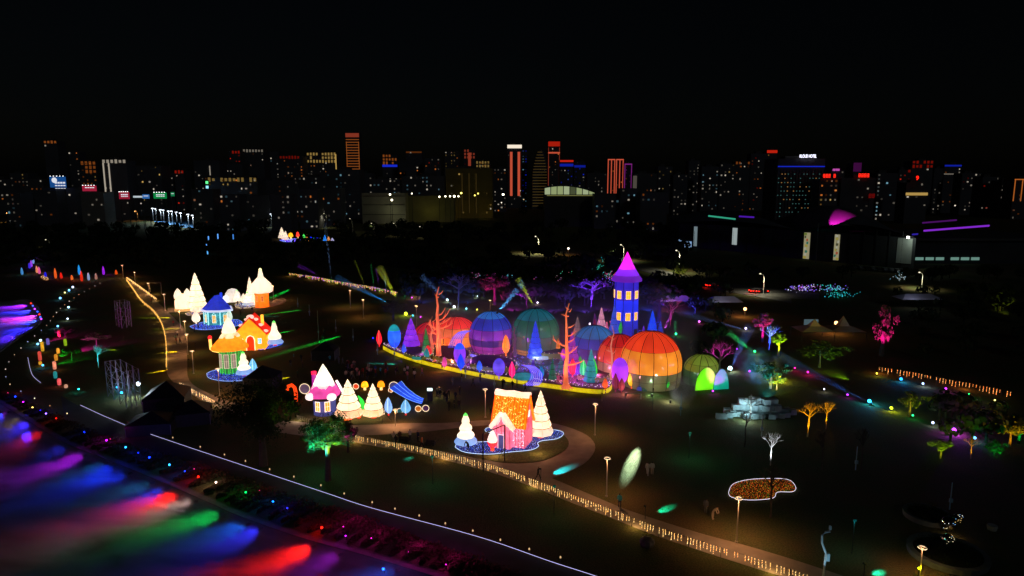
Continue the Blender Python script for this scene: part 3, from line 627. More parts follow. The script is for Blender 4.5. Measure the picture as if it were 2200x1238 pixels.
# ---- black gantry and tripods beside the pink house
BLK = matte('0c0c0e', .6)
t = thing('light_gantry', 'black square gantry standing over the string light fence', 'gantry', G(1038, 1013)); q = G(1084, 991) - G(1038, 1013); Hq = 4.9
for p in (Vector(), q): MB().box((p.x, p.y, Hq / 2), (.14, .14, Hq)).build('upright', BLK, t)
MB().tube([(0, 0, Hq), (q.x, q.y, Hq)], .08, 4).build('crossbar', BLK, t)
for p, s_ in ((Vector(), -1), (q, 1)):
    for a in (-.9, .9): MB().tube([(p.x, p.y, 1.9), (p.x + a, p.y + .4 * s_, 0)], .025, 4).build('brace', BLK, t)
for (x, y, ty, lab) in ((825, 905, 862, 'black tripod stand with side light between snow trees and picnic group'), (1250, 826, 790, 'thin tripod stand beside the yellow platform end')):
    bb = G(x, y); hh = top(x, ty, bb); t = thing('tripod_stand', lab, 'tripod', bb)
    MB().tube([(0, 0, hh * .4), (0, 0, hh)], .05, 5).build('mast', BLK, t)
    for a in range(3): MB().tube([(0, 0, hh * .45), (math.cos(a * 2.1 + .4) * 1.1, math.sin(a * 2.1 + .4) * 1.1, 0)], .03, 4).build('leg', BLK, t)

# ---- middle display: mushroom house, snow trees, sweets
b = G(694, 893); t = thing('mushroom_house', 'mushroom lantern house with white cone cap over pink roof', 'lantern house', b + Vector((0, 1.2, 0)))
MB().lathe([(1.75, 0), (1.75, 2.5), (1.6, 2.7)], 12).build('wall', silk('3a4690', .4), t)
for a in (-110, -62):
    window(t, (1.78 * math.cos(R(a)), 1.78 * math.sin(R(a)), 1.55), .75, 1.5, pane='f0a020', frame='ffffff', s=.9, rz=R(a + 90))
MB().lathe([(2.3, 2.55), (2.45, 2.75), (1.9, 3.2), (1.3, 3.35)], 16).build('brow', matte('0e0a10', .8), t)
MB().lathe([(2.35, 2.95), (2.4, 3.2), (2.0, 4.0), (1.5, 4.8)], 16, wob=lambda i, j, n: 1 + .05 * math.sin(j * 1.9)).build('roof', silk('d0409c', .75, .4, 1.5), t, smooth=True)
MB().lathe([(1.55, 4.05), (1.75, 3.95), (1.7, 4.5), (1.05, 6.0), (.5, 7.1), (.02, 7.9)], 16, wob=lambda i, j, n: 1 + (.10 if i < 2 else 0) * math.sin(j * 1.57)).build('snow_cone', silk('fff4da', 1.15, .12), t, smooth=True)
for x, y, a in ((-1.7, -1.7, 25), (1.6, -1.8, -25)): MB().ball((0, 0, 0), .75, 10, 8, .75).build('snow_drop', silk('fff6ea', 1.25, .1), t, (x, y, 3.15), smooth=True)
ch = MB().lathe([(.34, 3.2), (.36, 6.0)], 10, (-1.75, .9, 0)).build('chimney', silk('b02ca0', .8), t); MB().lathe([(.4, 6.0), (.42, 6.4), (.02, 6.5)], 10, (-1.75, .9, 0)).build('chimney_cap', silk('f02050', 1.2), ch)
MB().tube([(1.9, .2, 5.2), (3.1, -.2, 3.2)], [.18, .22], 8).build('snow_bar', silk('fff4f0', 1.3), t)
lamp(t, (0, 0, 5.0), 'fff0d8', 120, .3); lamp(t, (0, 0, 1.4), 'ffffff', 40, .3); lamp(t, (0, -3.2, 1.6), 'ffb0a0', 90, .5); lamp(t, (5, 3, 1.6), 'ffc090', 220, .5)  # last two lamps added outside to brighten lawn and people
conifer(750, 900, 815, 31, 'fff2dc', 'wide five-tier white tree lantern next to the mushroom house', 5, s=.85, lip='e8c8a8')
conifer(803, 897, 824, 25, 'fff0da', 'five-tier white tree lantern beside two blue egg pods', 5, s=.85, lip='f0d4b0')
t = thing('leaf_lantern', 'bright green crinkled leaf lantern leaning behind the wide white tree', 'leaf lantern', G(768, 893))
MB().tube([(.2, 0, 3.2), (.7, 0, 2.4), (1.0, 0, 1.4), (.7, 0, .7)], [.1, .32, .42, .3], 8).build('leaf', silk('20c040', .9), t, smooth=True)
MB().tube([(1.0, -.1, .7), (.2, -.1, .35), (-.9, -.1, .15)], [.2, .34, .1], 8).build('leaf', silk('28d038', .9), t, smooth=True)
for x, y, hw, col, lab in ((745, 905, 6, 'ff7010', 'small orange ball ornament by the red pot of the wide white tree'), (771, 899, 5, 'ff5018', 'red-orange ball ornament between the two white trees')):
    bb = G(x, y); r_ = hw * mpp(bb); t = thing('ball_ornament', lab, 'ornament', bb); MB().ball((0, 0, r_), r_, 10, 8).build('ball', silk(col, .9), t, smooth=True); MB().tube([(0, 0, 0), (0, 0, r_ * .3)], r_ * .6, 8).build('foot', BLK, t)
pod(835, 893, 853, 9, '90b8e8', 'pale blue egg pod with white core touching the white tree', s=.7, core='ffffff', stem='ff3020')
pod(872, 892, 858, 11, '78b4d8', 'blue egg pod with white core before the blue slide', s=.7, core='ffffff', stem='ff3020')
def lolly(px, by, cy, r, col, label, rim='ffe0b0'):
    bb = G(px, by); k = mpp(bb); c = at(px, cy, bb.y); t = thing('lollipop_lantern', label, 'lollipop', bb); r *= k; zc = c.z
    MB().tube([(0, 0, 0), (0, 0, zc - r * .9)], .05, 5).build('stick', matte('301820'), t)
    d_ = MB().lathe([(.01, -.08), (r * .92, -.08), (r, 0), (r * .92, .08), (.01, .08)], 18).build('disc', silk(col, .55), t, (0, 0, zc)); d_.rotation_euler.x = R(90)
    r_ = MB().tube([(math.cos(a) * r, -.1, math.sin(a) * r) for a in [i * math.pi / 9 for i in range(18)]], .05, 5, close=True).build('rim', led(rim, 1.5), t, (0, 0, zc))
for a in ((847, 856, 830, 10, '4a4a80', 'large grey-blue lollipop above the top of the blue slide'), (840, 851, 838, 5, 'd07828', 'small orange lollipop overlapping the grey-blue one'),
          (899, 888, 878, 6.5, 'c87820', 'orange lollipop in front of the blue slide foot'), (915, 887, 877, 7, '502858', 'dark plum lollipop with white rim, rightmost of the sweets'),
          (766, 858, 830, 6, 'e04810', 'orange-red lollipop between the white trees'), (656, 858, 835, 11, '6a5870', 'wide mauve lollipop left of the mushroom house'), (660, 856, 840, 7, '8a5840', 'small brown lollipop before the mauve one'), (859, 886, 883, 6, '186068', 'small dark teal disc lollipop between the egg pods')): lolly(*a)
def toadstool(px, by, ty, hw, col, label):
    bb = G(px, by); k = mpp(bb); r_ = hw * k; H = top(px, ty, bb); t = thing('toadstool_lantern', label, 'mushroom lantern', bb)
    MB().lathe([(r_ * .4, 0), (r_ * .36, H * .5)], 10).build('stalk', silk('ffe0a0', .6), t)
    MB().lathe([(r_ * .5, H * .35), (r_, H * .38), (r_ * .95, H * .6), (r_ * .65, H * .88), (.01, H)], 14).build('cap', silk(col, 1.0), t, smooth=True); lamp(t, (0, 0, H * .5), 'ffe0a0', 12, .1)
toadstool(819, 838, 818, 8, 'ff9c10', 'orange toadstool lantern beyond the nearer of the white trees'); toadstool(784, 838, 819, 8, 'ffb820', 'yellow toadstool lantern next to two sitting figures')
b = G(905, 868); t = thing('led_slide', 'blue slide woven from LED strings', 'slide', b)
def slide_pt(u, v): return Vector(((-3.6 + 3.7 * u) - 1.4 * v * (1 - u), 2.6 * (1 - v) - .2, 3.0 * (1 - u) ** 1.5 * (1 - .15 * v) + .08))
m_b = led('2c58ff', 1.1); m_c = led('80b0ff', 1.6)
sf = MB(); NU = 10
for i in range(NU):
    for j in range(6): sf.quad(slide_pt(i / NU, j / 6), slide_pt((i + 1) / NU, j / 6), slide_pt((i + 1) / NU, (j + 1) / 6), slide_pt(i / NU, (j + 1) / 6))
sf.build('net', silk('1c38b0', .35), t)
for j in range(22): MB().tube([slide_pt(i / NU, j / 21) + Vector((random.uniform(-.06, .06), 0, .06)) for i in range(NU + 1)], .028, 4).build('led_string', m_c if j in (0, 21) or j % 7 == 0 else m_b, t)
for f in (0, 1): MB().tube([slide_pt(0, f), slide_pt(0, f) * 1 - Vector((0, 0, slide_pt(0, f).z))], .06, 5).build('post', BLK, t)
lamp(t, (-1.5, -1.6, 1.2), '4070ff', 90, .5); lamp(t, (2.5, 3.5, 2.2), 'ffd0a0', 160, .5)  # warm lamp added behind the slide to brighten the crowd
t = thing('candy_cane', 'orange hooked candy cane lantern behind the dark tree', 'candy cane', G(632, 862))
MB().tube([(.3, 0, 0), (.35, 0, 1.4), (.2, 0, 2.3), (-.3, 0, 2.75), (-.85, 0, 2.5), (-1.0, 0, 1.9)], .3, 8).build('cane', silk('ff5014', .9, .5, 3), t, smooth=True)
t = thing('exit_board', 'small white lit sign board on a dark stand in the crowd', 'sign', G(924, 862))
MB().box((0, 0, .8), (.9, .12, 1.6)).build('stand', matte('101014'), t); MB().box((0, -.08, 2.0), (.85, .1, .45)).build('lit_face', led('d8f4f0', 2.0), t)

# ---- round green house with orange mushroom roof
b = G(489, 806); t = thing('lantern_house', 'round green lantern house with orange mushroom roof and white tip', 'lantern house', b + Vector((0, 1.8, 0)))
gr = silk('1c7a30', .55, .4, 1.4); MB().lathe([(1.9, 0), (1.85, 2.6), (1.9, 5.2)], 16).build('wall', gr, t)
rib_ = MB().tube([(1.95, 0, 0), (1.9, 0, 2.6), (1.95, 0, 5.0)], .08, 4).mesh('batten', silk('3cb848', .7))
for i in range(18): part(rib_, 'batten', t, rz=i * math.pi / 9)
for a in (-128, -90, -52): window(t, (1.92 * math.cos(R(a)), 1.92 * math.sin(R(a)), 2.6), .85, 2.6, pane='988078', frame='c8b8a8', s=.5, rz=R(a + 90))
dots(t, 'bulbs', [(2.05 * math.cos(a), 2.05 * math.sin(a), z_) for z_ in [0.5 + .35 * i for i in range(13)] for a in (R(-109), R(-71), R(-40))], .05, '90ff80', 2.2)
MB().lathe([(1.9, 5.1), (3.3, 4.75), (3.35, 5.0), (2.5, 5.9), (1.6, 6.9), (.9, 7.9)], 20).build('roof', silk('ff8c18', .9, .4, 1.3), t, smooth=True)
MB().lathe([(1.0, 7.5), (1.2, 7.9), (.9, 9.0), (.5, 10.0), (.02, 10.6)], 14, wob=lambda i, j, n: 1 + .07 * math.sin(j * 1.7)).build('snow_tip', silk('fff2dc', 1.15, .1), t, smooth=True)
MB().lathe([(1.05, 7.5), (1.75, 6.9), (1.5, 7.4), (1.0, 7.9)], 14, wob=lambda i, j, n: 1 + .16 * math.sin(j * 2.3)).build('snow_collar', silk('ffe8c8', .95), t)
cy_ = MB().tube([(-1.7, -.4, 4.1), (-2.9, -.6, 4.4), (-3.3, -.6, 4.7), (-3.35, -.6, 6.6)], .27, 8).build('stovepipe', silk('ffdc80', 1.0), t); MB().ball((-3.35, -.6, 6.85), .38, 8, 6).build('pipe_cap', silk('ff2028', 1.1), cy_)
lamp(t, (0, 0, 6.0), 'ffe0a0', 110, .3); lamp(t, (0, 0, 2.4), 'ffffe0', 90, .3); lamp(t, (-1, -4.6, 1.5), 'ffd8a0', 40, .5)  # last lamp added outside to brighten the ground
snowtree(525, 808, 757, 17, 'snow tree lantern hugging the round green house', 3)
pod(544, 800, 770, 8, '78c0e0', 'pale blue egg pod on the bed of the round green house', s=.7, core='ffffff', stem='ff3020')

# ---- orange cottage with red roof
b = G(536, 753); t = thing('lantern_house', 'orange cottage lantern with red snow-dusted roof and red arched door', 'lantern house', b + Vector((0, 2.4, 0)), R(8))
w_, d_, hw_, hr = 2.9, 2.4, 3.9, 6.9
MB().add([(-w_, -d_, 0), (w_, -d_, 0), (w_, d_, 0), (-w_, d_, 0), (-w_, -d_, hw_), (w_, -d_, hw_), (w_, d_, hw_), (-w_, d_, hw_), (0, -d_, hr), (0, d_, hr)], [(0, 1, 5, 8, 4), (1, 2, 6, 5), (2, 3, 7, 9, 6), (3, 0, 4, 7)]).build('wall', silk('ffa018', .95, .3, .9), t)
for sg in (-1, 1):
    a, tp = Vector((sg * (w_ + .6), 0, hw_ - .6)), Vector((0, 0, hr + .1))
    rf = MB().add([(p.x, y, p.z + dz) for dz in (0, .22) for (p, y) in ((a, -d_ - .4), (tp, -d_ - .4), (tp, d_ + .4), (a, d_ + .4))], [(0, 1, 2, 3), (7, 6, 5, 4), (0, 4, 5, 1), (1, 5, 6, 2), (2, 6, 7, 3), (3, 7, 4, 0)]).build('roof', silk('d02818', .6, .4, 1.2), t)
    for f in (.12, .45, .75): 
        p = a.lerp(tp, f); MB().ball((p.x, -d_ * .9 + f * 2, p.z + .3), .62, 8, 6, .5).build('snow_patch', silk('ffe8d0', .95), rf)
MB().ball((0, -d_ * .6, hr + .15), .8, 10, 6, .6).build('snow_cap', silk('fff0d8', 1.0), t, smooth=True)
MB().tube([(2.0, .5, hw_ + .6), (2.0, .5, hr + .2)], .32, 8).build('chimney', silk('ffc848', .9), t)
dr = MB().prism([(-.75, 0), (.75, 0), (.75, 2.3), (.55, 2.8), (0, 3.1), (-.55, 2.8), (-.75, 2.3)], 0, .1).build('door', silk('e04010', .7), t, (0, -d_ - .02, .05)); dr.rotation_euler.x = R(90)
MB().tube([(-.85, -d_ - .1, 0), (-.85, -d_ - .1, 2.3), (-.6, -d_ - .1, 2.95), (0, -d_ - .1, 3.25), (.6, -d_ - .1, 2.95), (.85, -d_ - .1, 2.3), (.85, -d_ - .1, 0)], .11, 5).build('door_arch', silk('fff0d0', 1.1), t)
window(t, (-1.9, -d_ - .04, 1.9), .7, 1.3, pane='80c8f0', s=.9); window(t, (1.9, -d_ - .04, 2.0), .7, 1.1, pane='80c8f0', s=.8)
lamp(t, (0, 0, 2.4), 'fff0c0', 220, .4); lamp(t, (0, -5.2, 2.0), 'ffc070', 60, .5)  # second lamp added before the cottage to brighten the ground
snowtree(591, 743, 691, 17, 'three-tier snow tree lantern at the end of a blue bed', 2, tip='40e040')

# ---- teal house with blue roof
b = G(458, 702); t = thing('lantern_house', 'teal lantern house with blue pyramid roof and arched yellow windows', 'lantern house', b + Vector((0, 3.6, 0)))
hexp = [(3.5 * math.cos(R(a)), 3.0 * math.sin(R(a))) for a in (-160, -115, -65, -20, 65, 115)]
te = silk('1c7a80', .6, .45, 1.2)
for i in range(6):
    a_, b_ = hexp[i], hexp[(i + 1) % 6]; MB().quad((*a_, 0), (*b_, 0), (*b_, 3.9), (*a_, 3.9)).build('wall', te, t)
    MB().tube([(*a_, 0), (*a_, 3.9)], .14, 5).build('corner_post', silk('a8e8e8', .9), t)
for i in range(6):
    a_, b_ = hexp[i], hexp[(i + 1) % 6]; rf = MB().add([(a_[0] * 1.18, a_[1] * 1.18, 3.7), (b_[0] * 1.18, b_[1] * 1.18, 3.7), (b_[0] * .22, b_[1] * .22, 7.2), (a_[0] * .22, a_[1] * .22, 7.2)], [(0, 1, 2, 3)]).build('roof', silk('1828a8', .65, .45, 1.3), t)
MB().tube([(x * 1.2, y * 1.2, 3.75) for x, y in hexp], .26, 6, close=True).build('snow_eave', silk('f0f4ff', .8, .4, 2), t)
MB().tube([(.9, 0, 6.2), (.9, 0, 7.9)], .35, 8).build('chimney', silk('2848d0', .8), t)
for i, rzz in ((0, -47), (1, 0), (2, 47)):
    a_, b_ = Vector((*hexp[i], 0)), Vector((*hexp[i + 1], 0)); m0 = (a_ + b_) / 2; nn = Vector((b_.y - a_.y, a_.x - b_.x, 0)).normalized()
    window(t, m0 + nn * .04 + Vector((0, 0, 1.7)), .9, 1.9, pane='d8a030', frame='d8fff8', s=.8, rz=math.atan2(b_.y - a_.y, b_.x - a_.x), arch=True)
dots(t, 'bulbs', [(hexp[i][0] + (hexp[i + 1][0] - hexp[i][0]) * f, hexp[i][1] + (hexp[i + 1][1] - hexp[i][1]) * f - .1, random.uniform(.2, 3.7)) for i in (0, 1, 2) for f in [random.random() for _ in range(45)]], .06, '90ffff', 1.6)
lamp(t, (0, 0, 2), 'e0ffff', 150, .4); lamp(t, (0, 0, 5.4), 'c0d0ff', 60, .3)
pod(422, 697, 668, 9, 'fff0d8', 'white rounded shrub lantern at the west corner of teal house', s=.9, rib='907050', flat=.9, group=None)
pod(491, 697, 660, 9, 'fff0d8', 'white rounded shrub lantern at the east corner of teal house', s=.9, rib='907050', flat=.9, group=None)

# ---- far display: tall white tree, pale hut, igloo, orange house
conifer(424, 668, 586, 21, 'fff0d8', 'tallest white tree lantern, far display behind teal house', 6, s=.95, trunk='c0a080')
conifer(426, 672, 628, 16, 'ffead0', 'small white tree lantern standing in front of the tallest one', 4, s=.9, trunk='c0a080')
b = G(387, 670); t = thing('snow_hut', 'pale snow hut lantern with two pointed humps', 'lantern hut', b + Vector((0, 2, 0)))
MB().lathe([(2.0, 0), (2.15, 1.5), (2.05, 3.0), (1.3, 4.3), (.02, 4.8)], 16).build('body', silk('ffe8cc', .95, .2), t, smooth=True)
for x in (-1.35, 1.25): MB().lathe([(1.0, 3.4), (1.1, 4.2), (.65, 5.4), (.02, 6.2)], 12, (x, .2, 0)).build('hump', silk('fff0d8', .9), t, smooth=True)
MB().lathe([(2.3, 0), (2.35, .5), (1.9, .8)], 14).build('foot', silk('c8a060', .6), t); lamp(t, (0, 0, 1.8), 'ffe0b0', 130, .3)
b = G(494, 650); t = thing('igloo_lantern', 'small white igloo lantern with glowing entrance', 'igloo', b + Vector((0, 2.2, 0)))
MB().lathe([(2.3, 0), (2.3, 1.0), (2.0, 2.4), (1.2, 3.5), (.02, 3.9)], 16).build('shell', silk('fff0e0', .9, .25, 1.5), t, smooth=True)
for z_ in (1.0, 2.0, 2.9): MB().tube([(math.sqrt(max(.1, 5.3 - (z_ * .58) ** 2)) * math.cos(a), math.sqrt(max(.1, 5.3 - (z_ * .58) ** 2)) * math.sin(a), z_) for a in [i * math.pi / 10 for i in range(20)]], .06, 4, close=True).build('hoop', matte('806850'), t)
MB().lathe([(1.0, 0), (1.0, 1.2), (.6, 1.9), (.02, 2.1)], 12, (-1.2, -1.9, 0)).build('entrance', silk('f4f8ff', 1.3, .1), t, smooth=True)
snowtree(510, 650, 624, 10, 'little snow tree lantern beside the igloo', 2, skirt=None, trunk='c0a080')
conifer(539, 655, 595, 13, 'ffeed8', 'slim white tree lantern behind the snow-capped orange house', 5, s=.9, trunk=None)
snowtree(533, 658, 628, 12, 'small snow tree lantern before the slim white one', 3, skirt='c8d8f0', trunk='c0a080')
pod(524, 655, 630, 6, 'fff0d8', 'small white shrub lantern left of the orange house group', s=.9, rib='907050', flat=.9, group=None)
b = G(558, 662); t = thing('lantern_house', 'orange lantern house under a drooping white snow hat', 'lantern house', b + Vector((0, 2, 0)))
MB().lathe([(2.05, 0), (1.95, 2.5), (2.1, 4.8)], 8).build('wall', silk('f07010', .85, .4, 1.2), t)
for a in (-112, -67): window(t, (1.92 * math.cos(R(a)), 1.92 * math.sin(R(a)), 2.6), .6, 1.6, pane='803810', frame='ffb060', s=.6, rz=R(a + 90))
MB().lathe([(1.9, 4.4), (2.6, 4.2), (2.9, 5.2), (2.6, 6.6), (1.7, 7.6), (.8, 8.6), (.55, 9.8), (.45, 10.4), (.02, 10.6)], 18, wob=lambda i, j, n: 1 + (.12 if i in (1, 2) else .03) * math.sin(j * 1.9)).build('snow_hat', silk('fff0da', 1.0, .15), t, smooth=True)
MB().ball((0, 0, 10.7), .42, 8, 6).build('finial', silk('fff4b0', 1.3), t); lamp(t, (0, 0, 6), 'ffe8c0', 120, .3); lamp(t, (0, 0, 2.4), 'ffd080', 100, .3); lamp(t, (0, -4.5, 1.8), 'ffb060', 60, .5)  # last lamp added outside the house as ground light
led_bed([(505, 655), (520, 650), (545, 655), (548, 660), (525, 664), (508, 662)], ['ffd8a0', '8090ff', 'ffe8c0'], 'ffd8a0', 'pale light bed around the small snow trees', step=.4, r=.06)
led_bed([(398, 675), (420, 671), (440, 672), (430, 677), (405, 679)], ['ffd8a0', '5070ff', 'ffc080'], 'ffd8a0', 'warm and blue light bed behind the teal house', step=.4, r=.06)

# ---- far-off little display beyond the woods
t0 = 500
conifer(606, 514, 488, 8, 'fff0d8', 'tiny tiered snow tree of the far-off display', 3, s=1.0, lampw=0, trunk='d0a080'); conifer(614, 517, 496, 7, 'fff0d8', 'tiny second snow tree of the far-off display', 3, s=1.0, lampw=0, trunk='e04030')
toadstool(625, 514, 500, 5, 'ffb820', 'tiny yellow mushroom in the far-off display'); toadstool(640, 514, 498, 3.5, 'f04030', 'tiny red toadstool of the far-off display')
pod(653, 516, 503, 3.5, '50d060', 'tiny green pod of the far-off display', s=1.0); conifer(660, 520, 504, 5, 'e0a050', 'tiny brown frame tree of the far-off display', 3, s=.9, lampw=0, trunk=None)
for i, (x, c, hh) in enumerate(((668, '2040ff', 10), (675, '30a0a0', 7), (682, '3030d0', 9), (690, '90b0c0', 9), (698, '30a0ff', 12), (706, 'e0a060', 9), (714, 'b0b0d0', 6))):
    conifer(x, 517, 517 - hh, 4, c, '%s small coloured cone in the far-off row, counted from the brown frame tree' % ORD[i], 2, s=.8, lampw=0, trunk=None, group='row of small coloured cones', name='cone_lantern')
led_bed([(600, 517), (625, 514), (645, 514), (640, 519), (615, 521)], ['4040ff', 'a0c0ff', '8020ff'], '4050ff', 'tiny blue light bed of the far-off display', step=1.0, r=.2, s=2)
# ================================================================ the dome garden
PZ = 1.0
front1 = [(824, 752), (845, 763), (870, 772), (920, 787), (980, 801), (1040, 813), (1100, 823), (1134, 829)]
front2 = [(1146, 831), (1200, 838), (1250, 845), (1290, 848), (1308, 844), (1314, 835)]
soil = matte('6a4c40', .9, .4, .5, bump=.3)
fr1, fr2 = sm(front1, 4), sm(front2, 4)
back = [(1330, 800), (1345, 745), (1380, 715), (1250, 705), (1100, 705), (960, 710), (880, 728), (835, 742)]
pl = thing('garden_platform', 'raised garden platform with glowing yellow skirt under the domes', 'platform', G(1080, 780))
o0 = pl.location
pg = [(x - o0.x, y - o0.y) for x, y in poly(fr1 + fr2 + back)]
MB().prism(pg, -.1, PZ).build('deck', soil, pl)
def skirt(fr, nm):
    ln = [Vector((x, y, 0)) for x, y in poly(fr)]; pts = walk(ln, 1.25)
    for i, (a, b_) in enumerate(zip(pts, pts[1:])):
        d = (b_ - a); nrm = Vector((d.y, -d.x, 0)).normalized(); q = [a + nrm * .1, b_ + nrm * .1, b_ + nrm * .02, a + nrm * .02]
        MB().add([(p.x - o0.x, p.y - o0.y, z_) for z_ in (.12, .9) for p in q], [(0, 1, 5, 4), (1, 2, 6, 5), (2, 3, 7, 6), (3, 0, 4, 7), (4, 5, 6, 7)]).build('skirt_panel', silk('d8c810' if 330 > 0 else '', .5, .45, 1.3), pl)
    dots(pl, 'skirt_bulbs', [p - o0 + Vector((0, -.16, .5)) for p in walk(ln, .62)], .05, 'fff060', 2.5)
    dots(pl, 'flower_bulbs', [p - o0 + Vector((random.uniform(-.3, .3), random.uniform(.2, 1.4), PZ + .15 + random.uniform(0, .25))) for p in walk(ln, .22)], .055, 'ffe8d0', 2.0)
    dots(pl, 'flower_bulbs', [p - o0 + Vector((random.uniform(-.3, .3), random.uniform(.3, 2.2), PZ + .1 + random.uniform(0, .2))) for p in walk(ln, .5)], .06, 'd060ff', 1.5)
    for p in walk(ln, 7): lamp(pl, p - o0 + Vector((0, -1.2, .6)), 'ffe860', 14, .4, 'glow')
skirt(fr1, 1); skirt(fr2, 2)
# scattered flower lights, and floodlights added as coloured fill for the garden
rr = random.Random(4)
for c_, n_ in (('c050ff', 170), ('ff60c0', 120), ('ffc890', 150), ('40c8d0', 90), ('6060ff', 150)):
    L = []
    for i in range(n_):
        x = rr.uniform(840, 1310); y0 = 752 + (x - 824) * .168; p = G(x, y0 - rr.random() ** 1.5 * 46 - 3, PZ); L.append(p - o0 + Vector((0, 0, rr.uniform(.1, .5))))
    dots(pl, 'flower_bulbs', L, .06, c_, 1.6)
for i, (x, y, c_, w_) in enumerate(((868, 760, '8040ff', 120), (905, 768, 'c060ff', 90), (950, 790, 'ff8060', 160), (1010, 785, 'a040ff', 200), (1040, 805, '6050ff', 120), (1075, 790, 'd040ff', 260), (1115, 790, '7060ff', 260), (1150, 775, 'a0b0ff', 200), (1185, 790, '50a0ff', 160), (1205, 815, 'ff60a0', 160), (1240, 820, 'd050ff', 240), (1285, 815, 'ff70c0', 240), (1305, 830, 'c050ff', 160), (1345, 850, 'ff90a0', 120), (1400, 852, 'c0ffc0', 90), (1440, 866, 'e0f0d8', 160), (1185, 745, 'c040ff', 200), (1300, 735, 'b040ff', 400), (1385, 722, '4040ff', 300))):  # added coloured lamps that brighten the soil, pods and smoke
    t = thing('garden_floodlight', '%s small garden floodlight from the left among the domes' % ORD[i], 'floodlight', G(x, y, PZ if x < 1320 else 0), 0, 'small floodlights in the dome garden')
    MB().box((0, 0, .12), (.22, .22, .24)).build('base', matte('101012'), t); MB().box((0, .05, .34), (.3, .18, .2)).build('head', matte('101012'), t); MB().box((0, .15, .34), (.24, .02, .14)).build('lens', led(c_, 4), t)
    lamp(t, (0, .3, .9), c_, w_ * 1.5, .15)
# stepped flower mounds
def mound(pts, h_, label, col='4a3428', edge='8a8430'):
    pp = poly(sm(pts + [pts[0]], 4), PZ); c_ = Vector((sum(p[0] for p in pp) / len(pp), sum(p[1] for p in pp) / len(pp), PZ)); t = thing('flower_mound', label, 'flower mound', c_, 0, 'mounds on the garden platform')
    rel = [(x - c_.x, y - c_.y) for x, y in pp]; MB().prism(rel, .01, h_).build('wall', silk(edge, .18), t); MB().prism([(x * .93, y * .93) for x, y in rel], h_ - .05, h_ + .12).build('planting', matte(col, .9, .5, 2), t)
    dots(t, 'bulbs', [(x * .97, y * .97, h_ + .18) for x, y in rel] , .07, 'ffd0b0', 2); return t
mound([(930, 775), (960, 783), (1000, 782), (1010, 765), (975, 752), (935, 755)], .9, 'brown mound at the foot of the tallest salmon tree', '5a3020')
mound([(1010, 790), (1060, 800), (1110, 795), (1100, 780), (1050, 770), (1015, 775)], .7, 'mound with waterfall basin before the purple dome', '503040')
mound([(1140, 765), (1180, 772), (1215, 768), (1205, 752), (1150, 750)], 1.0, 'mound under the blue cone tree before the green dome', '303850')
mound([(1240, 815), (1280, 822), (1310, 815), (1300, 798), (1250, 797)], .6, 'mound of pods before the teal scale tree', '503028')
mound([(868, 765), (895, 773), (925, 770), (910, 752), (875, 750)], .5, 'olive mound near the west tip of the platform', '4a4420')

# ---- domes (band tops as fractions of the height)
dome(926, 752, 690, 42, [(.3, '601020'), (.62, '9c1028'), (1, 'c81028', .6)], 'crimson dome partly hidden by the salmon trees', z=.4, lampw=14)
d2, c2, r2, h2 = dome(977, 752, 680, 46, [(.42, 'e07c10', .75), (.7, 'd8702c', .6), (1, 'd82418', .75)], 'orange dome with red cap and square doors', z=.6, ribs=14, lampw=16)
for a in (-118, -88):
    window(d2, (r2 * .97 * math.cos(R(a)), r2 * .97 * math.sin(R(a)), h2 * .21), 1.5, h2 * .40, pane='ff9420', frame='502010', s=.8, rz=R(a + 90), name='door')
dome(1054, 763, 668, 48, [(.20, '9a208c', .6), (.36, '3c1068', .55), (.60, '7a1ea8', .6), (.86, '1c34b8', .6), (1, '2c84e8', .7)], 'blue and purple striped round dome', z=PZ, wide=.38, foot=.80, lampw=13)
dome(1152, 765, 662, 53, [(.12, 'c07a14', .6), (.42, '4a5a40', .42), (.78, '0c6a48', .5), (1, '107890', .55)], 'large dark green dome with teal top', z=PZ, lampw=9)
dome(1282, 795, 698, 50, [(.25, '7a2488', .5), (.5, '3a1c78', .5), (.74, '1a3cb4', .6), (1, '1878c0', .65)], 'blue over purple dome beside the second salmon tree', z=PZ, lampw=11)
dome(1336, 822, 717, 49, [(.42, '9c7448', .5), (.78, 'e04818', .7), (1, 'c81c18', .7)], 'red-orange dome tucked behind the big orange one', z=0, lampw=13)
dome(1408, 840, 710, 68, [(.30, '5c5c40', .42), (.70, 'e08a1c', .85), (1, 'e03c14', .9)], 'biggest dome, orange with red crown and pale foot', z=0, ribs=14, lampw=12)
d8, c8, r8, h8 = dome(1516, 832, 760, 40, [(.5, '305c40', .4), (.72, '7a8c30', .5), (1, '7c9430', .55)], 'low lime-green dome at the east end', z=0, ribs=12, lampw=9)
for (x, by, ty, hw, col, lab) in ((1517, 838, 790, 26, '80e818', 'lime entrance disc leaning on the low green dome'), (1549, 837, 793, 18, '10a088', 'teal entrance panel at the low green dome')):
    bb = G(x, by); k = mpp(bb); t = thing('entrance_arch', lab, 'entrance arch', bb + Vector((0, .2, 0)), R(12)); w_ = hw * k; hh = top(x, ty, bb)
    a_ = MB().prism([(w_ * math.cos(a), hh * math.sin(a)) for a in [math.pi * i / 14 for i in range(15)]], 0, .15).build('panel', silk(col, .75, .4, .6), t); a_.rotation_euler.x = R(90)
    MB().tube([(w_ * math.cos(a), -.1, hh * math.sin(a)) for a in [math.pi * i / 14 for i in range(15)]], .06, 4).build('hoop', matte('102010'), t)

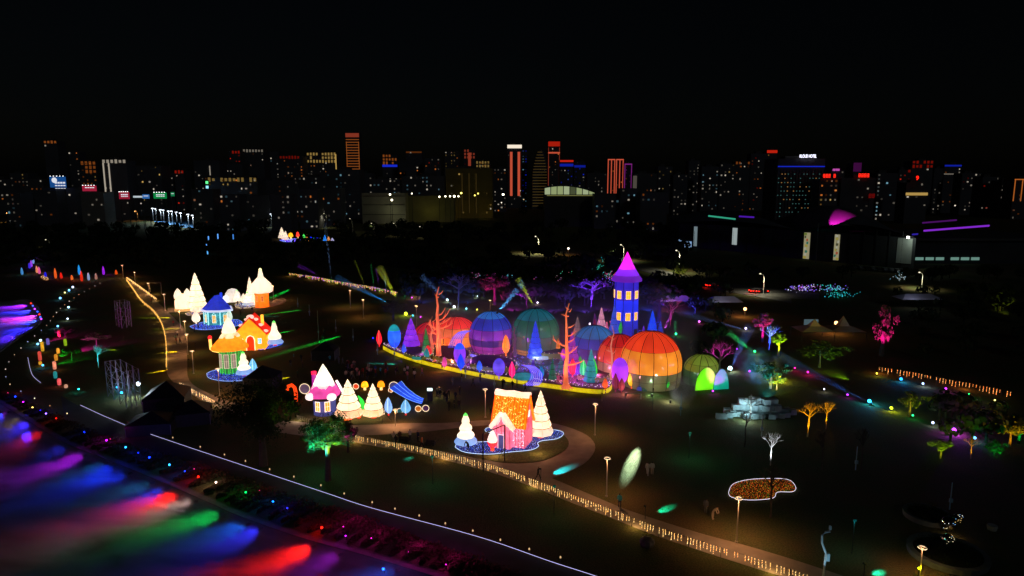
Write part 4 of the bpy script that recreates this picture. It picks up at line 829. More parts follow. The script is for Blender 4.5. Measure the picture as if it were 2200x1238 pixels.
# ---- blue tower
b = G(1348, 733); k = mpp(b); t = thing('tower_lantern', 'tall blue tower lantern with magenta pointed roof and lit windows', 'tower', b + Vector((0, 3, 0)), R(22.5)); TY = b.y + 3
zt = at(1348, 600, TY).z; za = at(1348, 541, TY).z; rt = 27 * k
for i, (f0, f1, c_) in enumerate(((0, .33, '1420a8'), (.33, .66, '1a2ccc'), (.66, 1, '2a1ca0'))):
    MB().lathe([(rt * (1.02 - .02 * i), zt * f0), (rt * (1.0 - .02 * i), zt * f1)], 8).build('wall_band', silk(c_, .75, .3, .4), t)
for a in range(8):
    w = a * math.pi / 4; MB().tube([(rt * 1.03 * math.cos(w), rt * 1.03 * math.sin(w), 0), (rt * .99 * math.cos(w), rt * .99 * math.sin(w), zt)], .07, 4).build('corner_post', matte('080830'), t)
rr_ = rt * 1.22; HR = za - zt
for p_, c_, s_ in (([(rr_ * .85, zt - .4), (rr_, zt - .3), (rr_ * 1.0, zt + HR * .02), (rr_ * .8, zt + HR * .16)], '60189c', .75), ([(rr_ * .8, zt + HR * .16), (rr_ * .56, zt + HR * .38)], '7a20c8', .85), ([(rr_ * .56, zt + HR * .38), (rr_ * .3, zt + HR * .66)], 'c01ac0', .95), ([(rr_ * .3, zt + HR * .66), (.03, za)], 'f020c8', 1.05)):
    MB().lathe(p_, 16).build('roof_band', silk(c_, s_, .2, .5), t, smooth=True)
for fz in (.40, .76):
    for a in range(8):
        w = R(22.5) + a * math.pi / 4; rad_ = rt * .955
        window(t, (rad_ * math.cos(w), rad_ * math.sin(w), zt * fz), 1.0, zt * .125, pane='ffac20', frame='fff0c0', s=1.0, rz=w + math.pi / 2)
w = R(22.5) + 6 * math.pi / 4
MB().box((0, 0, 0), (1.3, .1, 2.4)).build('door', silk('20203c', .3), t, (rt * .97 * math.cos(w), rt * .97 * math.sin(w), 1.3), rz=w + math.pi / 2)
lamp(t, (0, 0, zt * .3), 'c0c8ff', 260, .5); lamp(t, (0, 0, zt * .7), 'c0c0ff', 260, .5); lamp(t, (0, 0, zt + HR * .35), 'ffc0ff', 160, .3)
b = G(1326, 722); t = thing('porch_hut', 'little white hut with red gable roof at the foot of the tower', 'hut', b)
MB().box((0, 0, 1.3), (2.2, 1.8, 2.6)).build('wall', silk('e0c8d0', .7), t)
for sg in (-1, 1): o_ = MB().box((sg * .75, 0, 3.2), (1.9, 2.4, .18)).build('roof', silk('e02818', .8), t); o_.rotation_euler.y = 0
MB().add([(-1.5, -1.2, 2.6), (1.5, -1.2, 2.6), (0, -1.2, 4.3), (-1.5, 1.2, 2.6), (1.5, 1.2, 2.6), (0, 1.2, 4.3)], [(0, 1, 2), (5, 4, 3), (1, 4, 5, 2), (3, 0, 2, 5)]).build('gable', silk('e83018', .8), t)

# ---- salmon bare trees
SAL = 'f08058'
bare_tree(943, 775, 617, 6, 'tallest salmon-lit bare tree with many branches', SAL, .55, PZ, [(.9, 9, 8, 0), (.86, -9, 8, 0), (.55, 24, 24, 1), (.50, 26, 14, 1), (.44, 30, 12, 2), (.42, -22, 16, 2), (.36, -20, 10, 1), (.30, 26, 9, 1), (.22, -16, 4, 1), (.62, 14, 16, 0)])
bare_tree(928, 760, 680, 4, 'thin salmon bare tree beside the tallest one', 'f08868', .55, PZ, [(.75, -14, 6, 1), (.6, 10, 10, 1), (.5, -12, 6, 0), (.85, 8, 8, 0)], root=False)
bare_tree(1216, 835, 652, 5.5, 'second salmon-lit bare tree near the platform gap', 'f08a5c', .6, PZ, [(.93, -8, 6, 0), (.9, 6, 8, 0), (.85, -16, 4, 1), (.72, 14, 8, 0), (.62, 20, 14, 1), (.5, -32, 14, 2), (.42, 22, 16, 1), (.40, -20, 6, 1), (.28, 38, 10, 0), (.55, 16, 10, 0)])
bare_tree(1313, 822, 700, 3, 'thin pink bare tree before the red-orange dome', 'f0a080', .5, PZ * .5, [(.8, -8, 5, 0), (.75, 9, 6, 1), (.55, -14, 6, 1), (.5, 10, 9, 0), (.35, -12, 6, 0)], root=False)
bare_tree(1106, 766, 690, 4, 'dim mauve bare tree between purple and green domes', '805060', .3, PZ, [(.8, 10, 6, 0), (.7, -9, 6, 1), (.6, 9, 5, 0), (.5, -14, 2, 0)], root=False)

# ---- tree and pod lanterns of the garden
puff(848, 757, 697, 14, ['2858e0', '2060e8', '18908c'], 'round blue and teal tree lantern at the platform tip', z=.2)
conifer(884, 748, 683, 19, '8a30d8', 'broad violet tree lantern beside the crimson dome', 5, 'd03080', PZ, .55, 14, sides=12, potw=.12)
pod(815, 745, 709, 6, 'f02038', 'red pod lantern standing alone left of the platform', s=.9, core='ff9060')
conifer(916, 763, 705, 12, '107838', 'green snow-trimmed conifer lantern by the thin salmon tree', 5, None, PZ, .55, 14, lip='60a878')
pod(920, 768, 741, 8, 'd82030', 'red pod half hidden behind a teal pod', PZ, .7); pod(917, 772, 747, 6, '20808c', 'small teal pod before the red pod', PZ, .7)
puff(988, 792, 737, 13, ['9038c8', '8030c0', '2858e8'], 'blue-capped violet mushroom tree lantern', z=PZ, stem='9038c8'); pod(990, 796, 760, 8, '1848e8', 'deep blue pod in front of the mushroom tree', PZ, .8)
pod(1087, 765, 718, 8, 'ff8c08', 'bright orange pod before the purple dome', PZ, .95); pod(1197, 760, 728, 6.5, 'd87810', 'orange pod between green dome and second salmon tree', PZ, .7)
conifer(1150, 768, 689, 17, '1c48d8', 'tall blue cone tree before the green dome', 7, None, PZ, .6, 10, sides=12)
pod(1100, 815, 776, 7, 'e81878', 'hot pink pod by the front edge', PZ, .85, core='ff80b0'); pod(1163, 815, 786, 6, '1080b0', 'blue-teal pod right of the waterfall', PZ, .7)
conifer(1187, 815, 769, 10, '0c6a50', 'dark green pine lantern right of the waterfall', 4, None, PZ, .45, 10)
puff(1072, 815, 770, 13, ['7038c8', '6848d0', '5840c8'], 'violet misty bush lantern beside the pink pod', z=PZ, s=.55, stem='7038c8')
conifer(1228, 800, 712, 21, '9030b0', 'purple scale-clad cone tree behind second salmon tree', 6, None, PZ, .5, 9, sides=12)
conifer(1240, 745, 680, 15, '907880', 'grey-pink conifer lantern behind the blue dome', 6, None, PZ, .4, 6, sides=12)
conifer(1291, 735, 660, 17, 'c898b0', 'pale pink snow conifer lantern west of the tower', 6, None, PZ, .6, 10, sides=12)
conifer(1318, 735, 655, 14, '4060d0', 'pale blue conifer lantern leaning on the tower', 6, None, PZ, .55, 8, sides=12)
conifer(1277, 730, 672, 10, '602080', 'dim violet conifer lantern furthest back west of the tower', 5, None, PZ, .4, 5, sides=12)
conifer(1400, 740, 667, 17, '1450e0', 'bright blue conifer lantern east of the tower', 6, None, PZ, .75, 10, sides=12)
conifer(1269, 818, 749, 16, '18909c', 'teal scale-clad cone tree before the blue dome', 6, None, PZ, .6, 8, sides=12)
pod(1230, 810, 769, 8, 'f02848', 'red pod beside the second salmon tree', PZ, .85); pod(1242, 812, 780, 6, '6828c0', 'small purple pod between red and green pods', PZ, .8)
pod(1253, 814, 772, 8, '18b870', 'sea-green pod left of the lime pod', PZ, .85, core='90ff60'); pod(1275, 818, 770, 8, '30c830', 'lime-green pod before teal scale tree', PZ, .9, core='a0ff40')
pod(1246, 796, 764, 5, '28a030', 'small green pod peeping over the others', PZ, .7); pod(1335, 722, 688, 6.5, '20b838', 'green pod beside the red-roofed hut', PZ, .85)
puff(1331, 838, 769, 18, ['b838d0', 'a830d8', '9030d8'], 'magenta domed tree lantern before red-orange dome', z=0, s=.6, stem='a030c0')
pod(1322, 842, 800, 8, '7a1838', 'dark maroon pod before the magenta tree', 0, .5); pod(1335, 844, 812, 7, '881828', 'smaller maroon pod beside its twin', 0, .5)
pod(1357, 835, 794, 9, 'ffc010', 'yellow pod before the foot of biggest dome', 0, 1.0, stem='ff5020'); pod(1413, 838, 804, 8, 'e8d010', 'yellow pod on a thin post before the biggest dome', 0, 1.0); pod(1431, 840, 803, 7, '30b838', 'green pod next to the yellow one under the biggest dome', 0, .9, stem='ff5020')
conifer(1384, 838, 792, 11, '0c4438', 'very dark green conifer before the biggest dome', 4, None, 0, .4, 4); conifer(1375, 838, 810, 8, '2840c0', 'small blue conifer before the biggest dome', 3, None, 0, .45, 4)
conifer(1277, 712, 684, 6, '90103c', 'crimson spike behind the blue dome roof', 1, None, 3, .5, 0)

# ---- waterfalls made of LED strings
def waterfall(path, n, width, label, z=PZ, col='4438ff', col2='a080ff', r=.05):
    pts = [at(x, y, Y) for x, y, Y in path]; o_ = G(path[-1][0], path[-1][1]); t = thing('led_waterfall', label, 'light waterfall', o_)
    for j in range(n):
        f = j / (n - 1) - .5; off = Vector((width * f, width * .15 * abs(f), 0)); ln = spline([p - o_ + off * (.5 + .5 * i / (len(pts) - 1)) for i, p in enumerate(pts)], 5)
        MB().tube([Vector((p.x, p.y, max(.2, p.z))) for p in ln], r, 4).build('led_string', led(col2 if j % 2 else col, 1.3), t)
    lamp(t, (0, -1.5, 1.2), '6050ff', 30, .5); return t
Y1 = G(985, 760, PZ).y
waterfall([(1006, 711, Y1 + 1), (992, 716, Y1), (982, 730, Y1 - .5), (977, 748, Y1 - 1)], 11, 2.6, 'violet LED waterfall arching beside the purple dome')
Y2 = G(1000, 775, PZ).y
waterfall([(1000, 760, Y2 + 2), (1015, 764, Y2 + 1), (1030, 769, Y2), (1050, 772, Y2 - 1)], 8, 2.0, 'violet LED stream winding over the mound')
Y3 = G(1140, 825, PZ).y
waterfall([(1128, 785, Y3 + 5), (1142, 790, Y3 + 3), (1153, 803, Y3 + 1), (1150, 820, Y3), (1140, 829, Y3 - .5)], 13, 2.6, 'violet LED waterfall spilling through the platform gap')
# ---- plinths on which figures stand
for (x, y, w_, lab) in ((900, 770, 1.4, 'teal plinth near the west tip of platform'), (1125, 812, 1.8, 'teal plinth beside the platform gap waterfall'), (1160, 768, 2.2, 'white lit plinth under the green dome')):
    t = thing('plinth', lab, 'plinth', G(x, y, PZ)); MB().lathe([(w_, 0), (w_ * .95, .5), (.01, .5)], 14).build('block', silk('208088' if 'teal' in lab else 'd0e0ff', .6), t)
    lamp(t, (0, -.4, 1.6), 'f4f4ff', 25, .4)

conifer(1303, 728, 690, 8, 'd070a0', 'little rose conifer tucked at the tower foot', 4, None, PZ, .5, 8, sides=12)
conifer(1382, 735, 700, 9, '7030c8', 'little violet conifer right of the tower wall', 4, None, PZ, .5, 8, sides=12)
conifer(1418, 730, 690, 10, '3048c8', 'navy conifer right of the bright blue conifer', 4, None, PZ, .45, 8, sides=12)
pod(1210, 775, 748, 6, 'c030c0', 'magenta pod behind the second salmon tree', PZ, .7); pod(1255, 770, 742, 5, '3050e0', 'small blue pod under the blue dome', PZ, .7); pod(1030, 800, 774, 6, '3868e0', 'sky-blue pod on the front edge left of the violet bush', PZ, .75)
pod(955, 792, 766, 5.5, 'd050a0', 'rose pod on the front edge near the tallest salmon tree', PZ, .75); pod(868, 762, 738, 5, '4060e0', 'blue pod beside the round blue and teal tree', PZ, .7); pod(1300, 838, 812, 6, 'e06030', 'orange pod near the end of the yellow skirt', PZ, .8)
conifer(1145, 800, 772, 8, '5030b0', 'little indigo conifer behind the waterfall plinth', 3, None, PZ, .45, 8, sides=12); conifer(1205, 800, 765, 9, '306878', 'little slate conifer left of the red pod', 4, None, PZ, .45, 8)
# thin haze added over the garden to spread a coloured glow
hz0 = G(1090, 770); hz = [(x - hz0.x, y - hz0.y) for x, y in poly([(815, 750), (960, 800), (1140, 838), (1310, 856), (1480, 850), (1500, 790), (1420, 700), (1200, 690), (960, 690), (850, 715)])]
m, n, l, o = newmat('garden_haze'); v = n.new('ShaderNodeVolumeScatter'); v.inputs['Density'].default_value = .009; l.new(v.outputs[0], o.inputs['Volume'])
hzo = MB().prism(hz, .05, 11).build('smoke_haze', m, None, hz0); tag(hzo, 'thin smoke hanging over the dome garden', 'smoke', kind='stuff')
# ================================================================ trees
def leaf_crown(seed, n, clumps, leaf=.2, flat=.8):
    """leaves in uneven clumps through a unit crown (radius 1, centred at 0)"""
    r_ = random.Random(seed); b = MB(); cs = []
    for i in range(clumps):
        v = Vector((r_.gauss(0, 1), r_.gauss(0, 1), r_.gauss(0, 1))).normalized() * (r_.random() ** .5) * .95
        cs.append((Vector((v.x, v.y, v.z * flat)), r_.uniform(.10, .30)))
    for i in range(n):
        c, s = cs[r_.randrange(clumps)]; d = Vector((r_.gauss(0, 1), r_.gauss(0, 1), r_.gauss(0, .7))).normalized() * s * (r_.random() ** .33)
        p = c + d; u = Vector((r_.gauss(0, 1), r_.gauss(0, 1), r_.gauss(0, 1))).normalized(); w = u.cross(Vector((r_.gauss(0, 1), r_.gauss(0, 1), r_.gauss(0, 1)))).normalized(); k = leaf * r_.uniform(.5, 1.1)
        b.quad(p - u * k, p + w * k * .55, p + u * k, p - w * k * .55)
    return b
def twigs(seed, depth=4, spread=.62, first=.26, n0=7, up=.12):
    """a bare branching crown of unit height on a short trunk"""
    r_ = random.Random(seed); b = MB()
    def go(p, d, ln, r, k):
        q = p + d * ln * .5 + Vector((r_.uniform(-.03, .03), r_.uniform(-.03, .03), 0)) * ln; e = p + d * ln; b.tube([p, q, e], [r, r * .8, r * .55], 5 if k < 2 else 3, cap=False)
        if k >= depth: return
        for i in range(n0 if k == 0 else 3):
            nd = (d + Vector((r_.gauss(0, spread), r_.gauss(0, spread), r_.gauss(up, .25)))).normalized(); go(p.lerp(e, r_.uniform(.6, 1) if k else r_.uniform(.75, 1)), nd, ln * r_.uniform(.55, .8), r * .55, k + 1)
    go(Vector((0, 0, 0)), Vector((r_.uniform(-.05, .05), 0, 1)), first, .022, 0)
    zs = sorted(v[2] for v in b.v); rs = sorted(math.hypot(v[0], v[1]) for v in b.v); kz, kr = 1 / zs[int(len(zs) * .99)], 1 / rs[int(len(rs) * .96)]
    b.v = [(v[0] * kr, v[1] * kr, v[2] * kz) for v in b.v]; return b
BARK = matte('3c3026', .9, .4, 3)
CROWNS = [leaf_crown(s, 1500, 26, .085).mesh('crown', leafmat((.07, .09, .035))) for s in (1, 2, 3)]
BIGCROWN = leaf_crown(9, 9000, 70, .04, .75).mesh('crown', leafmat((.05, .085, .03)))
BARES = [twigs(s).mesh('bare_crown', BARK) for s in (4, 5)] + [twigs(6, 5, .6, .24, 6).mesh('bare_crown', BARK)]
TRUNK = MB().tube([(0, 0, 0), (.01, 0, .5), (0, .01, 1)], [.05, .035, .025], 7).mesh('trunk', BARK)
def tree(px, by, ty, hw, label, kind='leaf', col=(.07, .09, .035), seed=0, group=None, trunk=.35, z=0, lights=(), big=False):
    b = G(px, by, z); k = mpp(b); H = top(px, ty, b); t = thing('leafy_tree' if kind == 'leaf' else 'bare_tree', label, 'tree', b, seed * 1.7, group); Rm = hw * k
    if kind == 'leaf':
        part(TRUNK, 'trunk', t, scale=(H, H, H * (trunk + .25))); ch = H * (1 - trunk) / 2
        part(BIGCROWN if big else CROWNS[seed % 3], 'crown', t, (0, 0, H - ch), leafmat(col), (Rm, Rm, ch * 1.1))
    else:
        m_ = matte(col, .9, .3, 3); part(TRUNK, 'trunk', t, mat=m_, scale=(H * .4, H * .4, H * .36)); part(BARES[seed % 3], 'crown', t, (0, 0, H * .28), m_, (Rm, Rm, H * .72))
    for (dx, dy, hz, c_, w_, dg) in lights:
        src = Vector((dx * Rm, dy * Rm, hz)); t.rotation_euler.z = 0; spot(t, src, Vector((0, 0, H * .65)) - src, c_, w_, dg, .7, .15)
    return t
def uplit(px, by, ty, hw, label, c_, w_, kind='leaf', col=(.07, .09, .035), seed=0, dx=-.5, dy=-1.7, dg=75, group='trees lit by coloured uplights', **kw):
    return tree(px, by, ty, hw, label, kind, col, seed, group, lights=((dx, dy, .3, c_, w_ * 4, dg),), **kw)
YEL, MAG = 'ffc810', 'ff18b0'
# near trees over the promenade
tree(566, 1000, 806, 92, 'big dark leafy tree hiding the path below the mushroom house', 'leaf', (.035, .05, .02), 1, big=True, trunk=.2)
tree(705, 1032, 884, 62, 'leafy tree on the bank lit green and turquoise from below', 'leaf', (.06, .09, .03), 2, big=True, trunk=.42,
     lights=((-.5, -.5, 3.0, '18e8e0', 9000, 90), (.4, -.5, 3.0, 'a8e020', 7000, 80)))
tree(748, 972, 905, 24, 'small leafy tree with magenta-lit side by the path', 'leaf', (.1, .06, .06), 0, trunk=.3, lights=((.3, -1.2, 1.5, MAG, 1600, 60),))
# lit trees on the right
R_ = 'trees lit by coloured uplights'
uplit(1735, 938, 866, 27, 'bare crown tree glowing amber beside the ice blocks', YEL, 900, 'bare', 'a08050', 2)
uplit(1774, 922, 864, 18, 'crooked bare tree glowing gold, right of the amber one', YEL, 500, 'bare', 'a08050', 1)
uplit(1612, 905, 852, 22, 'white-lit bare tree before the ice blocks', 'c8f0ff', 300, 'bare', '9c9890', 0)
uplit(1655, 1000, 930, 22, 'bare tree with white-lit top behind the flower bed', 'e8f4ff', 500, 'bare', '9c9890', 1)
uplit(1953, 896, 838, 30, 'olive-lit leafy tree under the orange string lights', 'd8d818', 900, seed=1)
uplit(2020, 985, 938, 26, 'umbrella-shaped tree lit lime at its near side', 'd0f020', 900, seed=2)
uplit(2168, 962, 902, 26, 'orange-lit leafy tree close to the picture edge', 'ffb010', 1100, seed=0)
uplit(2190, 950, 905, 18, 'emerald-lit leafy tree beside the orange one', '10e060', 500, seed=1)
uplit(2135, 978, 940, 24, 'dim green-lit bush before the orange tree', '18e050', 320, seed=1, trunk=.1)
uplit(2085, 985, 940, 14, 'small forked bare tree with amber trunk', 'e8c020', 160, 'bare', 'a08050', 0)
uplit(1543, 830, 733, 34, 'bare tree glowing purple at the low green dome', 'f020d0', 1500, 'bare', '8c7078', 2)
uplit(1637, 735, 672, 22, 'round tree glowing hot pink over blue branches', MAG, 6000, seed=0, dx=-.2)
uplit(1652, 752, 700, 26, 'bare tree lit deep blue under the pink one', '1830ff', 6000, 'bare', '8c8078', 1)
uplit(1672, 765, 708, 16, 'small lime-lit tree with bright side', 'd0ff20', 5000, seed=2)
uplit(1893, 765, 645, 27, 'tall oval tree glowing magenta on the dark slope', MAG, 9000, seed=1, trunk=.2, dg=60)
uplit(1062, 655, 580, 34, 'broad tree glowing magenta behind the domes', MAG, 5200, seed=2)
uplit(985, 665, 590, 34, 'bare tree lit dark blue behind the tallest salmon tree', '2030ff', 700, 'bare', '8c8078', 2)
uplit(845, 690, 640, 28, 'shadowy tree tinted navy beyond the platform tip', '2020e0', 400, 'leaf', seed=1)
uplit(1132, 668, 628, 20, 'small blossom tree lit violet behind the green dome', 'd030ff', 500, 'bare', '8c7078', 0)
uplit(1440, 705, 640, 30, 'bare tree tinted rose right of the tower', 'e020a0', 900, 'bare', '8c7078', 1)
uplit(1415, 690, 600, 46, 'wide dark tree tinted blue behind the tower', '1c28ff', 2200, seed=2)
uplit(1270, 660, 600, 46, 'wide bare tree tinted violet left of the tower roof', '5028ff', 1600, 'bare', '8c8078', 2)
uplit(1459, 612, 568, 18, 'roadside tree lit yellow-green by a street lamp', 'e8e070', 1400, seed=0, dy=-.2)
uplit(2148, 668, 636, 26, 'shrubby tree dimly lit olive at the slope top', 'e0e050', 420, seed=1)
uplit(1655, 835, 770, 44, 'dense tree with cyan-lit branches behind spotlights', '18b8ff', 3500, seed=2, dx=-.9)
uplit(1668, 838, 800, 22, 'low bush lit bright yellow beside the cyan tree', 'f0f020', 2500, seed=0, trunk=.1)
uplit(1760, 790, 730, 60, 'big dark tree with a few lime highlights', 'a0e020', 1600, seed=1, dx=.3)
uplit(212, 790, 742, 24, 'bare tree with turquoise-lit twigs above the scaffold', '30e0e0', 1200, 'bare', '8c8078', 1)
uplit(155, 775, 745, 26, 'low tree with green-lit underside near the lantern pillars', '20e040', 1500, seed=2)
uplit(208, 745, 715, 34, 'spreading tree with magenta-lit underside above the pillars', 'f020d0', 3000, seed=0)
uplit(140, 725, 700, 24, 'dark tree with a pink glint left of the magenta one', 'f020d0', 1200, seed=1)
for i, (x, by, ty) in enumerate(((1655, 1112, 1000), (1765, 1010, 925), (1850, 1010, 920), (1600, 960, 880))):
    tree(x, by, ty, 34 if i == 0 else 18, ['slim staked bare tree before the flower bed', 'unlit bare sapling left of the dark lawn middle', 'unlit bare sapling beside a sensor post', 'unlit bare sapling left of the white-lit one'][i], 'bare', '4a4038', i)
# woods that read as one mass
def woodland(px0, px1, rows, label, seed, dens=1.0, hmin=5, hmax=10, skip=None):
    r_ = random.Random(seed); b = MB()
    for (y0, cnt) in rows:
        for i in range(int(cnt * dens)):
            x = r_.uniform(px0, px1); y = y0 + r_.uniform(-5, 5)
            if skip and skip(x, y): continue
            p = G(x, y); H = r_.uniform(hmin, hmax); rr = H * r_.uniform(.42, .62)
            b.tube([p, p + Vector((0, 0, H * .5))], [.25, .12], 4, cap=False)
            for j in range(90):
                d = Vector((r_.gauss(0, 1), r_.gauss(0, 1), r_.gauss(0, .8))).normalized(); q = p + Vector((0, 0, H * .62)) + Vector((d.x * rr, d.y * rr, d.z * H * .38)) * r_.uniform(.65, 1.0)
                s = rr * r_.uniform(.12, .26); u = d.cross(Vector((r_.gauss(0, 1), r_.gauss(0, 1), r_.gauss(0, 1)))).normalized(); w = d.cross(u)
                b.quad(q - u * s, q + w * s * .7, q + u * s, q - w * s * .7)
    o = b.build('woodland', leafmat((.04, .055, .025))); tag(o, label, 'woods', kind='stuff')
woodland(-60, 560, ((505, 40), (520, 40), (538, 36), (556, 34), (572, 26)), 'dark wood beyond the river bend under the city lights', 11, skip=lambda x, y: y > 585)
woodland(540, 960, ((500, 22), (520, 30), (540, 30), (560, 26), (575, 18)), 'dark wood behind the far string light fence', 12, skip=lambda x, y: 590 < x < 725 and 495 < y < 540)
woodland(930, 1480, ((500, 30), (520, 26), (560, 26), (590, 26), (615, 20)), 'dark wood between the domes and the lit road', 13, skip=lambda x, y: 1320 < x < 1376 and y > 560)
woodland(1480, 2240, ((600, 36), (640, 30), (670, 26), (700, 24), (735, 20), (770, 16)), 'dark wooded slope below the arena', 14, hmin=3, hmax=6, skip=lambda x, y: (1580 < x < 1850 and 600 < y < 650) or (1560 < x < 1960 and y > 640))
woodland(1990, 2260, ((900, 6), (950, 6)), 'dark thicket at the far right of the lawn', 15, hmin=3, hmax=5)
woodland(-60, 900, ((452, 30), (460, 26)), 'row of trees along the far road below the billboards', 16, hmin=6, hmax=12)
woodland(820, 2240, ((455, 50), (470, 40)), 'tree belt in front of the city blocks', 17, hmin=7, hmax=13, skip=lambda x, y: x > 1440)

# ================================================================ spotlights on the ground, streaks and beams
HOUS = matte('141416', .6)
def fixture(t, d, col, r=.14, s=8.0):
    d = Vector(d).normalized(); MB().box((0, 0, .08), (.3, .3, .16)).build('base', HOUS, t)
    MB().tube([Vector((0, 0, .35)) - d * .3, Vector((0, 0, .35)) + d * .1], r * 1.1, 8).build('housing', HOUS, t)
    MB().ball(Vector((0, 0, .35)) + d * .14, r, 8, 6).build('lens', led(col, s), t)
def ground_spot(px, py, aim, col, watts, deg, label, h=1.5, group='ground spotlights raking over the lawn'):
    p = G(px, py); q = G(*aim); t = thing('ground_spotlight', label, 'spotlight', p, 0, group); d = q - p; d.z = -h
    MB().tube([(0, 0, 0), (0, 0, h)], .04, 5).build('stake', HOUS, t); u = d.normalized()
    MB().tube([Vector((0, 0, h)) - u * .25, Vector((0, 0, h))], .1, 8).build('housing', HOUS, t)
    spot(t, Vector((0, 0, h)) + u * .05, d, col, watts * 18, deg, 1.0, .05); return t
for a in ((797, 704, (680, 737), '10ff50', 12000, 7, 'green raking spotlight by the blue-teal tree lantern'), (720, 656, (610, 671), '10ff50', 12000, 6, 'green raking spotlight on the far lawn'),
          (705, 697, (600, 716), '10ff50', 9000, 6, 'green raking spotlight pointing at the three-tier snow tree'), (650, 610, (600, 632), '10ff50', 7000, 7, 'green raking spotlight next to the snow-capped orange house'),
          (690, 680, (560, 680), '10c8d8', 6000, 5, 'turquoise raking spotlight on the far lawn'), (420, 753, (365, 757), 'ffe010', 2200, 12, 'yellow raking spotlight crossing the park path'),
          (405, 789, (345, 798), 'ffe010', 2200, 12, 'yellow raking spotlight crossing the path by the tents'), (410, 683, (345, 683), 'e8e010', 2600, 12, 'yellow raking spotlight under the pale hut'),
          (425, 706, (365, 707), 'c8d810', 1500, 12, 'dim yellow raking spotlight behind the lamp row'), (680, 801, (605, 814), 'ffe810', 4000, 9, 'yellow raking spotlight behind the mushroom house'),
          (690, 773, (730, 772), '20a0ff', 1500, 14, 'blue raking spotlight amid the strollers'), (905, 785, (830, 782), '20c0d8', 3000, 10, 'turquoise raking spotlight beside the yellow skirt'),
          (1162, 1033, (1205, 1013), '10e0f0', 620, 22, 'cyan raking spotlight across the loop path'), (1386, 1116, (1427, 1096), '10f0e0', 700, 20, 'cyan raking spotlight beside the straight path'),
          (1855, 1245, (1885, 1232), '10f0e0', 600, 24, 'cyan raking spotlight at the bottom edge'), (900, 975, (880, 985), '10d8e8', 60, 30, 'cyan spotlight in front of the picnic group'),
          (285, 757, (240, 752), 'b0c810', 1500, 10, 'olive raking spotlight on the slope above the scaffold')): ground_spot(*a[:6], a[6])
# tall floodlight throwing the pale green pool on the lawn
p = G(1330, 1092); t = thing('pole_spotlight', 'slim pole whose spotlight throws the pale green pool', 'spotlight', G(1402, 880)); MB().tube([(0, 0, 0), (0, 0, 3.4)], .05, 6).build('pole', HOUS, t)
MB().tube([(0, 0, 3.4), (-.05, -.3, 3.3)], .14, 8).build('housing', HOUS, t); spot(t, (-.1, -.6, 3.2), G(1360, 990) - (t.location + Vector((-.1, -.6, 3.2))), 'd8ffd0', 480000, 5.5, 1.0, .05)

